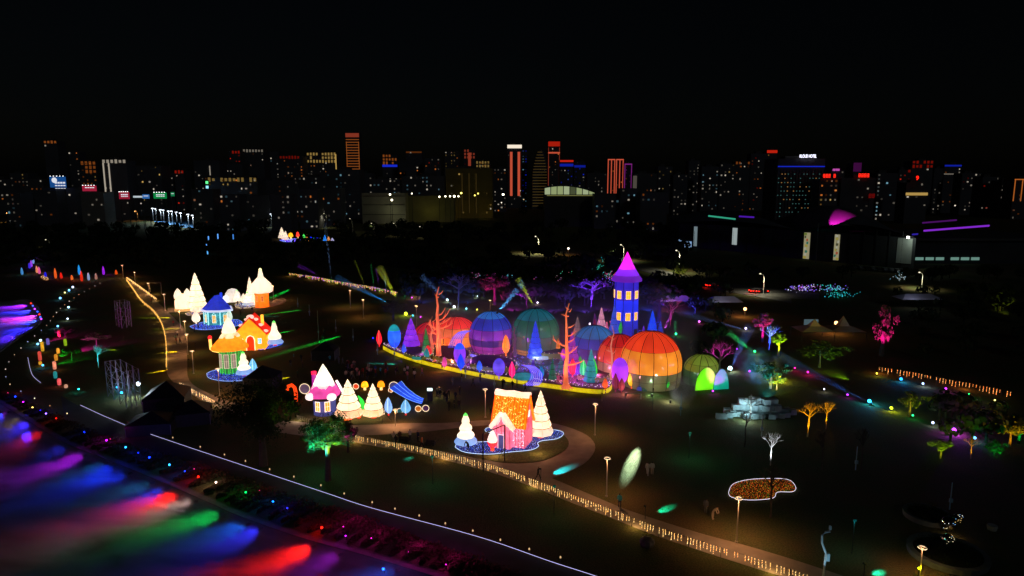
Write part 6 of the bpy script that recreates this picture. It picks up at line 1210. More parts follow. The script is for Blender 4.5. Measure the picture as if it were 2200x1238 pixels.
# low lit buildings
crm = matte('b0a888', .9, .15, .1)
t_, w1, h1 = B(777, 871, 415, 560, 'long cream school building lit by floodlights', 0, 'w', mat=crm, depth=14, roofbox=False, stripes=None)
for f in (.3, .62, .9): MB().box((0, -.3, h1 * f), (w1 * .96, .5, .5)).build('ledge', matte('605a48'), t_)
lamp(t_, (6, -9, 12), 'e8f0d0', 240, .5, 'floodlight'); lamp(t_, (10, -9, 7), 'e8f0d0', 180, .5, 'floodlight')
t_, w1, h1 = B(872, 976, 421, 580, 'low yellowish wing beside the cream school building', 0, 'w', mat=matte('9c9458', .9, .15, .1), depth=10, roofbox=False); lamp(t_, (0, -10, 9), 'e8e080', 240, .5, 'floodlight')
for i, (x, y, w_) in enumerate(((838, 418, 1.6), (842, 430, 1.8), (885, 416, 1.0), (944, 423, 1.4), (957, 422, 1.3), (967, 422, 1.3), (976, 422, 2.0), (985, 422, 1.3), (991, 415, 1.5), (1020, 420, 1.0), (1027, 416, 1.0), (1081, 418, 1.9))):
    p = at(x, y, 520); t = thing('floodlight_mast', '%s floodlight from the left before the school and old building' % ORD[i], 'floodlight', Vector((p.x, p.y, 0)), 0, 'floodlight masts before the city')
    MB().tube([(0, 0, 0), (0, 0, p.z)], .15, 5).build('mast', DARK2, t); MB().ball((0, -.2, p.z), .55 * w_ ** .5, 8, 6).build('lamp_head', led('fff4d0' if i not in (8, 9, 10) else 'f0e060', 4.0 * w_), t)
# arched hall with glazed front
b = at(1224, 418, 520); a, c_ = at(1170, 418, 520), at(1279, 418, 520); w_ = c_.x - a.x; t = thing('arched_hall', 'low arched hall with glowing greenish glass front', 'hall', Vector((b.x, 520, 0))); zb, zt_ = b.z, at(1224, 400, 520).z
MB().box((0, 8, zb / 2), (w_, 16, zb)).build('base', DARK2, t)
def arc(x): return zb + (zt_ - zb) * (1 - ((x + w_ * .15) / (w_ * .72)) ** 2) * 1.0
for i in range(8):
    x0, x1 = -w_ / 2 + w_ * i / 8 + .3, -w_ / 2 + w_ * (i + 1) / 8 - .3
    MB().add([(x0, 0, zb), (x1, 0, zb), (x1, 0, max(zb + .5, arc(x1))), (x0, 0, max(zb + .5, arc(x0)))], [(0, 1, 2, 3)]).build('pane', led('b8c88c' if i % 3 else 'c8d8a8', .55 if i != 4 else .12), t)
    MB().box((x0 - .3, -.2, (zb + max(zb + .5, arc(x0))) / 2), (.4, .4, max(.5, arc(x0) - zb))).build('mullion', DARKW, t)
MB().tube([(x, -.3, max(zb + .5, arc(x)) + .5) for x in [-w_ / 2 + w_ * i / 16 for i in range(17)]], .7, 5).build('roof_edge', DARKW, t)
MB().box((0, -.1, zb - .8), (w_ * .9, .3, .5)).build('light_line', led('d8d880', .25), t)
# billboards
def billboard(x0, x1, y0, y1, Y, col, st, label, logo=None, lines=2, top_lamps=True):
    a, c_ = at(x0, y1, Y), at(x1, y0, Y); w_, h_ = c_.x - a.x, c_.z - a.z; t = thing('billboard', label, 'billboard', Vector(((a.x + c_.x) / 2, Y, 0)), 0, 'lit billboards along the far road'); zc = (a.z + c_.z) / 2
    MB().box((0, .3, zc), (w_, .4, h_)).build('panel', led(col, st), t); lt = led('f0f4ff', st * 1.5)
    if logo: d_ = MB().lathe([(.01, 0), (h_ * .24, 0), (h_ * .26, .1), (.01, .12)], 14).build('logo_disc', lt, t, (-w_ * .2, .05, zc + h_ * .18)); d_.rotation_euler.x = R(90)
    for i in range(lines):
        for j in range(4): MB().box((w_ * (-.22 + .17 * j) + (w_ * .1 if logo else 0), 0, zc - h_ * (.06 + .26 * i - (.2 if not logo else 0))), (w_ * .13, .2, h_ * (.15 - .05 * i))).build('character', lt, t)
    for f in (-.4, .4): MB().box((w_ * f, .6, (zc - h_ / 2) / 2), (.4, .4, zc - h_ / 2)).build('post', DARK2, t)
    if top_lamps:
        for f in (-.4, -.2, 0, .2, .4): MB().box((w_ * f, -.6, zc + h_ * .56), (.5, .5, .4)).build('spot_head', led('ffffff', 2.5), t)
B(88, 162, 404, 548, 'dark block carrying the blue billboard', 3, 'w', roofbox=False)
billboard(108, 140, 380, 403, 545, '2060b0', .55, 'blue billboard with white round logo', True, 3, True); billboard(177, 206, 399, 411, 520, 'c02848', .6, 'pink-red billboard over a low white building', None, 1); billboard(256, 277, 413, 428, 500, 'b0203c', .6, 'red billboard with two lines of characters', None, 2); billboard(330, 357, 414, 427, 500, '10a050', .6, 'wide green billboard with white characters', None, 2); billboard(367, 374, 413, 422, 500, '20a060', .5, 'small green sign beside the wide green billboard', None, 1, False); billboard(286, 306, 421, 425, 500, 'd8e8f0', .6, 'narrow white lit sign between red and green billboards', None, 1, False); billboard(306, 320, 418, 427, 500, '4080d0', .6, 'small blue and white lit sign before the green billboard', None, 1, False)
B(172, 221, 413, 518, 'low pale building under the pink-red billboard', 3, 'w', mat=matte('807c74', .9), roofbox=False)
tv = thing('vertical_sign', 'narrow vertical sign of green, blue and red lights', 'sign', at(446, 415, 540)); c_ = tv.location.copy(); tv.location.z = 0
for i, cc in enumerate(('ff5038', '90e0ff', '60ff90')): MB().box((0, 0, c_.z + 1 + i * 3.6), (1.8, .5, 2.0)).build('lamp_panel', led(cc, 1.4), tv)
MB().box((0, .5, (c_.z + 10) / 2), (2.4, .5, c_.z + 10)).build('mast', DARK2, tv)
# overpass with orange lamps
t = thing('overpass', 'elevated road with orange lamp line under the long low block', 'bridge', at(470, 428, 520)); z0 = t.location.z; t.location.z = 0
ln = [at(x, y, 520) - t.location for x, y in ((430, 428), (450, 422), (475, 427), (515, 432))]; MB().tube(ln, .9, 4).build('deck', DARK2, t); MB().tube([p + Vector((0, -1, 1.0)) for p in ln], .28, 4).build('lamp_line', led('ff9050', .5), t)
for p in ln: MB().box((p.x, p.y, p.z / 2), (1, 1, p.z)).build('pier', DARK2, t)
# tennis courts under white mast lights
ct = matte('3878a8', .8, .15, .2); pgc = poly([(330, 476), (400, 475), (480, 477), (492, 483), (440, 492), (395, 490), (345, 481)])
tc_ = thing('tennis_court', 'floodlit blue tennis courts at the wood edge', 'court', Vector((pgc[0][0], pgc[0][1], 0))); MB().prism([(x - pgc[0][0], y - pgc[0][1]) for x, y in pgc], 0, .3).build('surface', ct, tc_)
for i, (x, y) in enumerate([(330, 474), (337, 475), (347, 477), (353, 478), (364, 480), (371, 480), (381, 482), (390, 484), (406, 487), (416, 489)] + [(475, 477), (485, 479), (500, 480), (511, 481), (524, 482), (535, 484), (552, 483), (564, 484), (584, 486), (599, 486)]):
    b = G(x, y + 2); H = top(x, y - 26, b); t = thing('court_mast', '%s white court mast light from the left, %s row' % (ORD[i % 10], 'west' if i < 10 else 'east'), 'floodlight', b, 0, 'mast lights of the tennis courts')
    MB().tube([(0, 0, 0), (0, 0, H)], .22, 5).build('mast', matte('a0a0a0', .6), t); MB().box((0, -.4, H), (1.5, .8, .6)).build('lamp_head', led('e8f4ff', 3.5 if i < 10 else 2.0), t)
    spot(t, (0, -.6, H - .5), (0, -.5, -1), 'd8f0ff', 9000 if i < 10 else 2500, 130, .7, .5)
# far road: lamps, field and roads lit by street lamps
fld = matte('3c5a2c', .9, .2, .1); structure(MB().prism(poly([(120, 500), (125, 484), (275, 481), (300, 490), (285, 500)]), 0, .12).build('sports_field', fld))
road = matte('505050', .8, .2, .2)
structure(MB().prism(poly([(-100, 470), (600, 466), (600, 473), (-100, 479)]), 0, .1).build('far_road', road)); structure(MB().prism(poly([(1130, 522), (1300, 546), (1480, 596), (1700, 640), (1700, 652), (1480, 612), (1290, 556), (1120, 530)]), 0, .1).build('slope_road', road))
structure(MB().prism(poly([(1480, 600), (1700, 625), (1760, 632), (1760, 645), (1690, 642), (1480, 620)]), .1, .14).build('parking_lane', road))
def road_lamp(px, by, ty, label, col='ffd8a0', watts=0, group='tall curved road lamps', s=3.0, r=.5):
    b = G(px, by); H = top(px, ty, b); t = thing('road_lamp', label, 'street lamp', b, 0, group); MB().tube([(0, 0, 0), (0, 0, H * .8), (-.4, -.2, H * .93), (-1.4, -.4, H)], [.16, .12, .1, .08], 6).build('pole', matte('b0b0a0', .5), t)
    MB().ball((-1.5, -.5, H), r, 8, 6, .6).build('lamp_head', led(col, s), t)
    if watts: spot(t, (-1.5, -.5, H - .6), (0, 0, -1), col, watts, 140, .7, .4); lamp(t, (-.8, -1, H * .75), col, watts * .02, .3, 'spill')
    return t
for i, (x, by, ty) in enumerate(((23, 478, 458), (119, 477, 456), (210, 476, 455), (297, 475, 454))): road_lamp(x, by, ty, '%s amber road lamp from the left on the far road' % ORD[i], 'ffb060', 3000, s=4, r=.8)
for i, (x, by, ty, w_) in enumerate(((1157, 545, 508, 9000), (1340, 560, 526, 6000), (1459, 585, 538, 6000), (702, 490, 459, 1500), (758, 500, 470, 500), (804, 505, 480, 500), (852, 508, 480, 500), (908, 512, 487, 400), (1640, 632, 588, 3500), (1980, 620, 585, 2500), (107, 530, 515, 200), (560, 480, 448, 300))):
    road_lamp(x, by, ty, ['road lamp with lit verge at the bright road bend', 'road lamp just left of the tower spire', 'road lamp over the yellow-green tree', 'road lamp beside the far-off display', 'road lamp next right of the far-off display', 'second road lamp right of the far-off display', 'third road lamp right of the far-off display', 'fourth road lamp right of the far-off display', 'lamp by the parked cars below the arena', 'lamp on the car park east of the arena', 'dim lamp in the wood below the blue billboard', 'lamp at the end of the court masts'][i], 'f0e8c0', w_, s=2.0 if i < 3 else 1.2, r=.35)
for i, (x, by, ty, lab) in enumerate(((1600, 680, 664, 'warm globe lamp on a post behind the smoke'), (1795, 715, 694, 'warm globe lamp before the peach tents'), (1221, 548, 534, 'white globe lamp on the bright road'))):
    b = G(x, by); H = top(x, ty, b); t = thing('globe_lamp', lab, 'street lamp', b); MB().tube([(0, 0, 0), (0, 0, H)], .1, 6).build('pole', DARK2, t); MB().ball((0, 0, H), .45, 8, 6).build('globe', led('ffb070' if i < 2 else 'fff0d8', 5), t); lamp(t, (-1.2, -1.2, H), 'ffa060', 420, .3)
# lamps of the far streets
rr = random.Random(33); L = sorted([(rr.uniform(5, 1440), rr.uniform(446, 468)) for _ in range(34)] + [(rr.uniform(1980, 2200), rr.uniform(446, 470)) for _ in range(6)])
for i, (x, y) in enumerate(L):
    b = G(x, y); t = thing('far_street_lamp', '%s small lamp from the left in the far streets' % ORD[i], 'street lamp', b, 0, 'lamps of the far streets'); MB().tube([(0, 0, 0), (0, 0, 11)], .2, 5).build('pole', DARK2, t)
    MB().ball((0, 0, 11.2), rr.uniform(.5, .85), 8, 6).build('lamp_head', led(rr.choice(['fff0d8', 'ffd8a0', 'e0f0ff', 'ffb070', 'ffb070']), rr.choice((.6, 1.2, 2.2))), t)
# ================================================================ the arena on the slope
A0, A1, A2, A3 = G(1458, 530), G(1600, 543), G(1715, 556), G(1962, 580)
wallm = matte('34383a', .8, .2, .1); t = thing('arena_hall', 'large dark arena with low curved roofs and tall lit slits', 'arena', A2); o0 = A2.copy(); HZ = at(1715, 496, A2.y).z
def P2(p): return (p.x - o0.x, p.y - o0.y)
bk = Vector((10, 70, 0)); MB().prism([P2(A0), P2(A1), P2(A2), P2(A3), P2(A3 + bk), P2(A0 + bk)], 0, HZ).build('walls', wallm, t)
for (pa, pb, hgt) in ((A0, A2, 6.5), (A2, A3, 11.0)):
    n_ = 14; d = pb - pa; rf = MB()
    for j in range(6):
        off = bk * (j / 5); sc_ = math.sin(math.pi * (j / 5 * .8 + .12))
        rf.v += [(P2(pa + d * (i / n_) + off)[0], P2(pa + d * (i / n_) + off)[1], HZ + .1 + hgt * math.sin(math.pi * i / n_) * sc_) for i in range(n_ + 1)]
    for j in range(5): rf.f += [(j * (n_ + 1) + i, j * (n_ + 1) + i + 1, (j + 1) * (n_ + 1) + i + 1, (j + 1) * (n_ + 1) + i) for i in range(n_)]
    rf.build('roof', matte('585c60', .8, .2, .1), t, smooth=True)
def on_wall(px, py0, py1, wpx, mat, name, pa, pb):
    best = None
    for i in range(201):                          # where the line of sight meets this wall
        p = pa.lerp(pb, i / 200); q = at(px, py0, p.y); e = abs(q.x - p.x)
        if best is None or e < best[0]: best = (e, p)
    p = best[1]; z0, z1 = at(px, py1, p.y).z, at(px, py0, p.y).z; k = mpp(p); d = (pb - pa).normalized(); nn = Vector((d.y, -d.x, 0)); c = p + nn * .12 - o0
    o = MB().box((0, 0, 0), (wpx * k, .3, z1 - z0)).build(name, mat, t, (c.x, c.y, (z0 + z1) / 2), rz=math.atan2(d.y, d.x)); return o
on_wall(1495, 487, 529, 8, led('a8c0c8', .35), 'lit_slit', A0, A1); on_wall(1580, 490, 526, 11, led('c8d8d8', .5), 'lit_slit', A0, A1)
def mural(px, y0, y1, w, pa, pb, seed):
    base = on_wall(px, y0, y1, w, led('b8b088', .55), 'lit_slit', pa, pb); r_ = random.Random(seed); bz = [v.co.z for v in base.data.vertices]; bw = max(v.co.x for v in base.data.vertices)
    for i in range(9): MB().box((r_.uniform(-.6, .6) * bw, -.2, min(bz) + (max(bz) - min(bz)) * (i + .5) / 9), (bw * r_.uniform(.5, 1.0), .12, (max(bz) - min(bz)) / 11)).build('painted_panel', led(r_.choice(['c8b858', '308878', 'c86040', 'd8d8c0', '606048', '889848']), .45), base)
mural(1735, 500, 556, 13, A2, A3, 1); mural(1800, 504, 559, 11, A2, A3, 2)
for x in range(1490, 1960, 28):
    pa, pb = (A0, A1) if x < 1600 else ((A1, A2) if x < 1715 else (A2, A3)); on_wall(x + 3, 497, 572 if x > 1800 else 550, 1.2, matte('1a1c1e', .8), 'wall_rib', pa, pb)
pw = on_wall(1945, 512, 566, 30, matte('a0a8a0', .9, .1, .3), 'pale_panel', A2, A3); wl_ = on_wall(1952, 508, 513, 5, led('fffff0', 8), 'wall_lamp', A2, A3); lamp(pw, (4, -4, 5), 'f0fff0', 600, .3)
for x, y0, y1 in ((1462, 515, 523), (1474, 519, 532), (1483, 519, 532)): on_wall(x, y0, y1, 7, led('90b8e8', .8), 'entrance_light', A0, A1)
# neon lines on the roofs
def neon(pts, Y, col, st, label, r=.35):
    P = [at(x, y, Y) for x, y in pts]; t = thing('neon_line', label, 'neon tube', Vector((P[0].x, P[0].y, P[0].z)), 0, 'neon tubes on the arena roofs'); MB().tube([p - P[0] for p in P], r, 5).build('tube', led(col, st), t)
    MB().tube([p - P[0] + Vector((0, .5, -.4)) for p in P], .3, 4).build('bracket', DARK2, t)
neon([(1522, 464), (1555, 468), (1580, 471)], 300, '40c8a0', .6, 'teal neon tube on the west arena roof'); neon([(1588, 465), (1620, 467)], 300, '6020d0', .6, 'violet neon tube on the west arena roof')
neon([(1985, 496), (2060, 490), (2125, 485)], 285, '9030e0', .8, 'long violet neon tube east of the arena', .4); neon([(1982, 479), (2055, 473)], 300, '702090', .4, 'faint violet neon tube above the long one'); neon([(1960, 504), (1972, 503)], 285, '4030d0', .5, 'short blue neon tube beside the wall lamp')
t = thing('annex_hall', 'dark flat annex east of the arena with violet neon', 'hall', G(2080, 570)); MB().box((5, 30, 5), (70, 50, 10)).build('walls', wallm, t); MB().box((5, 30, 10.6), (74, 54, 1)).build('roof', DARK2, t)
for i in range(6): MB().box((-18 + i * 4.4 + (2 if i > 2 else 0), 4.8, 2.2), (3.4, .3, 1.2)).build('window', led('a0d8c8', .35), t)
wp = A2.lerp(A3, .28); wd = (A3 - A2).normalized(); wn_ = Vector((wd.y, -wd.x, 0)); p = wp + wn_ * 10
t = thing('roof_projector', 'magenta projector mast lighting the arena roof', 'projector', p); MB().tube([(0, 0, 0), (0, 0, HZ + 4)], .15, 6).build('mast', DARK2, t); MB().box((0, 0, HZ + 4.2), (.8, .8, .6)).build('head', HOUS, t)
spot(t, Vector((0, 0, HZ + 5.2)) - wn_ * .6, -wn_ * 24 + Vector((4, 0, 3.5)), 'f020c0', 90000, 40, .4, .3)
neon([(1744, 478), (1760, 479), (1785, 479)], A2.y + 8, '50d0c0', .5, 'teal dotted line under the magenta roof patch', .3)
# fibre-light fields
def light_field(px, py, hw, hh, cols, n, label, zmax=2.0, r=.14, s=1.3):
    c = G(px, py); t = thing('light_field', label, 'light field', c, 0, 'fields of coloured fibre lights'); r_ = random.Random(px); k = mpp(c); bs_ = [MB() for _ in cols]; st = MB()
    for i in range(n):
        x, y = r_.gauss(0, .45) * hw, r_.gauss(0, .45) * hh; p = G(px + x, py + y) - c; z = r_.uniform(.4, zmax); bs_[r_.randrange(len(cols))].octa((p.x, p.y, z), r * r_.uniform(.6, 1.3))
        if i % 3 == 0: st.tube([(p.x, p.y, 0), (p.x, p.y, z)], .03, 3, cap=False)
    for b_, c_ in zip(bs_, cols):
        if b_.v: b_.build('bulbs', led(c_, s), t, kind='stuff')
    st.build('stalks', DARK2, t, kind='stuff')
for a in ((977, 603, 30, 6, ['40d8b0', 'f060b0', 'e0e0ff'], 70, 'teal and pink fibre lights behind the salmon tree'), (1050, 602, 34, 7, ['f040a0', 'ff80c8', '60c0c0'], 110, 'pink fibre lights beneath the broad magenta tree'), (1098, 603, 22, 3, ['40c8c0', '80e0e0'], 40, 'turquoise fibre lights right of the broad magenta tree'), (1178, 603, 34, 5, ['f060a0', 'd080ff', 'ffb0c8'], 100, 'pink fibre lights left of the tower'), (1222, 596, 34, 5, ['40c070', '60d8a0', 'e08090'], 80, 'green fibre lights left of the tower'), (1290, 612, 36, 6, ['8040ff', '5060ff', 'c060ff'], 100, 'violet fibre lights left of the tower wall'), (1280, 580, 16, 3, ['30c0a0'], 30, 'small teal fibre lights up the slope'), (1318, 565, 24, 3, ['20c0c0', '40d8d8'], 50, 'cyan fibre lights left of the tower spire'), (1310, 600, 16, 8, ['f060a0', '40c0b0'], 50, 'mixed fibre lights beside the tower roof'), (1728, 627, 36, 4, ['8060ff', 'e0e0ff', 'c060d0'], 90, 'violet-white fibre lights below the arena'), (1790, 627, 30, 5, ['30c8b8', '60d8e0', '8060e0'], 90, 'teal fibre lights below the arena'), (1805, 641, 34, 4, ['20a898', '30b8c8'], 60, 'dim teal fibre lights lower on the slope'), (1935, 600, 24, 6, ['6090a0', 'd0e0e0'], 30, 'faint white fibre lights by the car park')): light_field(*a)
# lit strips of ground near the tower and on the slope
wht = matte('a8a8b0', .85, .2, .3)
for i, (x, y, w_, lab) in enumerate(((1450, 662, 5, 'white marquee roof behind the tower'), (1555, 664, 4.5, 'white marquee roof right of the first'), (1970, 658, 6, 'pale low shelter on the slope'))):
    t = thing('marquee', lab, 'marquee', G(x, y)); 
    MB().add([(-w_, -3, 2.4), (w_, -3, 2.4), (w_, 3, 2.4), (-w_, 3, 2.4), (-w_ * .6, 0, 3.6), (w_ * .6, 0, 3.6)], [(0, 1, 5, 4), (1, 2, 5), (2, 3, 4, 5), (3, 0, 4)]).build('canopy', wht, t)
    for sx in (-1, 1):
        for sy in (-1, 1): MB().tube([(sx * w_ * .95, sy * 2.9, 0), (sx * w_ * .95, sy * 2.9, 2.4)], .06, 5).build('leg', HOUS, t)
    lamp(t, (-w_ * .5, -4.5, 4.6), 'd8d8ff', 110, .3)
# peach tents
t = thing('peaked_tent', 'two-peaked peach tent lit by a globe lamp', 'tent', G(1785, 728)); pe = matte('c89070', .85, .15, .5)
for x, h_ in ((-4, 4.6), (2.5, 5.4)): MB().add([(x - 4, -3, 2.2), (x + 4, -3, 2.2), (x + 4, 3, 2.2), (x - 4, 3, 2.2), (x, 0, h_), (x - 1.2, -.9, 3.1), (x + 1.2, -.9, 3.1), (x + 1.2, .9, 3.1), (x - 1.2, .9, 3.1)], [(0, 1, 6, 5), (1, 2, 7, 6), (2, 3, 8, 7), (3, 0, 5, 8), (5, 6, 4), (6, 7, 4), (7, 8, 4), (8, 5, 4)]).build('canopy', pe, t)
for x in (-8, -.6, 6.5):
    for y in (-3, 3): MB().tube([(x, y, 0), (x, y, 2.2)], .06, 5).build('leg', HOUS, t)
t = thing('kiosk_screen', 'small pale lit window panel left of the peach tent', 'panel', G(1741, 716)); MB().box((0, 0, 2), (3.2, .4, 2.6)).build('panel', led('607880', .5), t); MB().box((0, .3, .4), (3, .3, .8)).build('stand', HOUS, t)
# ================================================================ ice-block maze
ice = matte('b0c4c8', .5, .25, 1.5); r_ = random.Random(8); rowc = {}
for (course, y, x0, x1, n_, z_, sz) in (('front bottom', 897, 1545, 1690, 14, 0, .8), ('rear bottom', 890, 1560, 1700, 12, 0, .9), ('second', 892, 1580, 1668, 8, .82, .85), ('third', 889, 1595, 1658, 5, 1.6, .9)):
    for i in range(n_):
        p = G(x0 + (x1 - x0) * (i + r_.uniform(-.2, .2)) / (n_ - 1), y + r_.uniform(-2.5, 2.5)); p.z = z_; w_ = sz * r_.uniform(.85, 1.2); h_ = sz * r_.uniform(.8, 1.0) if z_ == 1.6 or z_ == 0 and 'front' in course else sz * .93
        o = MB().box((0, 0, h_ / 2), (w_ * 1.15, w_, h_), R(r_.uniform(-9, 9))).build('ice_block', ice, None, p); tag(o, '%s white ice block from the left in the %s course of the maze' % (ORD[i], course), 'block', 'white blocks of the ice maze')
star(1600, 904, 'c8f8ff', 'cold white lamp before the ice block maze', 110, .1, 1.0)  # lamp added to bring out the faces of the blocks
# ================================================================ mirror-ball sculptures and round planters
mir = matte('c8c8c8', .12, .05, 2, 1.0)
def mirror(px, py, rpx, label, lit=14, n=10):
    b = G(px, py); k = mpp(b); r0 = rpx * k; t = thing('mirror_ball', label, 'mirror ball', b); r_ = random.Random(px); MB().ball((0, 0, r0 * .98), r0, 18, 12).build('facets', mir, t)
    for i in range(lit):
        d = Vector((r_.gauss(0, 1), -abs(r_.gauss(0, 1)), r_.gauss(.3, .7))).normalized(); MB().octa(Vector((0, 0, r0)) + d * r0, .035).build('bulb', led(r_.choice(['fff0c0', '80c0ff', 'ffffff', 'ffd080']), 1.5), t)
    MB().tube([(0, 0, 0), (0, 0, .15)], r0 * .5, 10).build('base', HOUS, t); return t
mb = mirror(2037, 1140, 16, 'larger mirror ball with two warm lamps at its belly', 10); lamp(mb, (-.5, -1.5, .5), 'ffc890', 12, .08); mirror(2057, 1122, 10, 'smaller mirror ball behind the larger one', 14); mirror(2034, 1172, 13, 'mirror ball half sunk in the round planter', 14)
for (x, y, w_, lab) in ((1992, 1112, 46, 'dark round planter with low wall, farther of two'), (2035, 1195, 76, 'dark round planter with low wall, nearer of two')):
    b = G(x, y); r0 = w_ * mpp(b); t = thing('round_planter', lab, 'planter', b); MB().lathe([(r0, 0), (r0 * 1.02, .55), (r0 * .86, .55), (r0 * .86, .3)], 28).build('wall', matte('60686a', .8), t); MB().lathe([(r0 * .86, .35), (.01, .6)], 28).build('soil', matte('181a14', .9, .4, 3), t)
    h_ = MB(); r_ = random.Random(x)
    for i in range(900):
        a, q = r_.uniform(0, 6.28), r0 * .84 * math.sqrt(r_.random()); c = Vector((q * math.cos(a), q * math.sin(a), .5 + r_.uniform(0, .3))); u = Vector((r_.gauss(0, 1), r_.gauss(0, 1), r_.gauss(0, .6))).normalized() * .14; v = u.cross(Vector((0, .3, 1))).normalized() * .07; h_.quad(c - u, c + v, c + u, c - v)
    h_.build('plants', leafmat((.05, .07, .03)), t, kind='stuff')
b = G(2131, 1138); t = thing('stone_seat', 'small pale round seat on the dark lawn', 'seat', b); MB().lathe([(.42, 0), (.5, .4), (.46, .48), (.01, .5)], 16).build('top', matte('a0a8a0', .8), t)
b = G(1390, 1172); t = thing('boulder', 'grey boulder on the dark bank below the straight path', 'rock', b); MB().ball((0, 0, .35), .8, 9, 6, .7).build('stone', matte('6a6660', .9, .3, 2), t)
# ================================================================ park lamps and posts
LW = 720
for i, (x, by, ty, lab) in enumerate(((265, 598, 570, 'farthest park lamp at the top of the park path'), (291, 610, 585, 'second park lamp down the park path'), (320, 634, 608, 'third park lamp down the park path'), (355, 668, 632, 'fourth park lamp, left of the pale hut'), (388, 706, 668, 'park lamp under the pale hut with yellow glow'), (399, 727, 690, 'park lamp of the close-set row, uppermost'), (404, 762, 718, 'park lamp of the close-set row, middle'), (416, 803, 754, 'park lamp with green shaft, lowest of the close-set row'), (472, 850, 792, 'park lamp before the round green house'), (588, 646, 614, 'park lamp right of the snow-capped orange house'), (753, 661, 624, 'left of two park lamps on the far lawn'), (781, 684, 644, 'right of two park lamps on the far lawn'), (895, 700, 657, 'park lamp between violet tree and salmon trees'), (1053, 690, 645, 'park lamp peeping over the blue striped dome'), (1043, 897, 836, 'park lamp behind the pink house'), (1278, 935, 868, 'park lamp at the east end of the loop path'), (1303, 1067, 984, 'park lamp beside the person in the cyan jacket'), (1582, 1165, 1070, 'park lamp under the flower bed'), (850, 916, 880, 'park lamp before the sweets display'))):
    street_lamp(x, by, ty, lab, LW if by < 1100 else 1300)
street_lamp(1975, 1245, 1176, 'park lamp with yellow-lit shaft at the bottom edge', 350); star(1972, 1240, 'f0f010', 'yellow lamp at the foot of the bottom-edge park lamp', 20, .12, .9, s=5)
b = G(1768, 1250); H = top(1768, 1134, b); t = thing('curved_smart_post', 'curved white-blue smart post at the bottom edge', 'post', b); pm = matte('b8d0d8', .4, .1, 1); k = mpp(b)
MB().tube([(0, 0, 0), (.05, 0, H * .45), (.1, 0, H * .52), (-.35, 0, H * .72), (-.4, 0, H * .86), (-.1, 0, H * .92), (.25, 0, H * .93), (.28, 0, H)], .1, 8).build('pole', pm, t); MB().box((.2, -.1, H * .47), (.3, .25, .7)).build('box', pm, t); MB().box((.28, 0, H), (.16, .2, .35)).build('sensor', pm, t)
spot(t, (-.9, -2.2, .3), (.25, .6, 1), 'b0e8ff', 260, 60, .6, .1)
for a in ((1636, 937, 893, 'glowing white sensor post before the ice blocks', 'd8f0f8'), (1838, 1010, 960, 'dim sensor post beside an unlit sapling'), (2040, 1095, 1037, 'dim sensor post behind the mirror balls'), (1462, 893, 846, 'sensor post standing in the smoke puff'), (685, 737, 668, 'tall sensor post with green box on the far lawn', '508870'), (640, 660, 640, 'thin post on the far lawn, left one'), (665, 678, 655, 'thin post on the far lawn, right one'), (722, 714, 687, 'thin post beyond the green streak'), (759, 733, 706, 'thin post crossing the green streak'), (848, 775, 731, 'grey sensor post before the blue-teal tree lantern'), (811, 762, 733, 'grey sensor post under the red pod'), (1000, 812, 770, 'grey sensor post before the yellow skirt'), (1062, 838, 800, 'grey sensor post before the skirt, near the waterfall'), (1293, 862, 818, 'yellow-tinted sensor post before the skirt end', '909030')): smart_post(*a)
for (x, y, lab) in ((1360, 858, 'low white goal frame on the lawn before the domes'), (335, 632, 'tall white goal frame behind the park path')):
    b = G(x, y); t = thing('goal_frame', lab, 'frame', b); w_, h_ = (1.3, 1.0) if x > 1000 else (1.8, 3.6)
    for sx in (-1, 1): MB().tube([(sx * w_, 0, 0), (sx * w_, 0, h_)], .06, 5).build('upright', matte('a0a090'), t)
    MB().tube([(-w_, 0, h_), (w_, 0, h_)], .06, 5).build('crossbar', matte('a0a090'), t)
# column lanterns on the bank bend
for i, (x, y0, y1, c_, lab) in enumerate(((127.6, 709, 725, 'f04040', 'red column lantern, topmost'), (103.6, 727, 742, '8070c0', 'pale violet column lantern'), (92, 734, 756, 'e0b030', 'tall yellow column lantern'), (141, 728, 744, 'a0c020', 'yellow-green column lantern right of the violet one'), (125.5, 748, 762, 'f0b040', 'amber column lantern under the violet one'), (121, 761, 776, 'f0a030', 'orange column lantern under the amber one'), (118, 776, 795, 'f0a080', 'cream column lantern under the orange one'), (86.6, 755, 776, 'f06050', 'tall coral column lantern nearest the river'), (87, 776, 785, 'd0a030', 'short gold column lantern under the coral one'), (119.6, 798, 814, '30a0a0', 'teal column lantern under the cream one'), (128, 813, 829, 'f07070', 'coral column lantern, lowest but one'), (142, 826, 835, 'f0b090', 'short peach column lantern, lowest'))):
    b = G(x, y1); H = top(x, y0, b); t = thing('column_lantern', lab, 'lantern', b, 0, 'column lanterns on the river bend'); r0 = .3
    MB().lathe([(r0 * .8, .1), (r0, .3), (r0, H - .25), (r0 * .7, H - .05), (.02, H)], 10).build('shade', silk(c_, .5, .6, 2.5), t, smooth=True); MB().tube([(0, 0, 0), (0, 0, .14)], r0 * .9, 8).build('foot', HOUS, t)
    if i % 2 == 0: lamp(t, (.5, -.6, H * .6), c_, 24, .2)
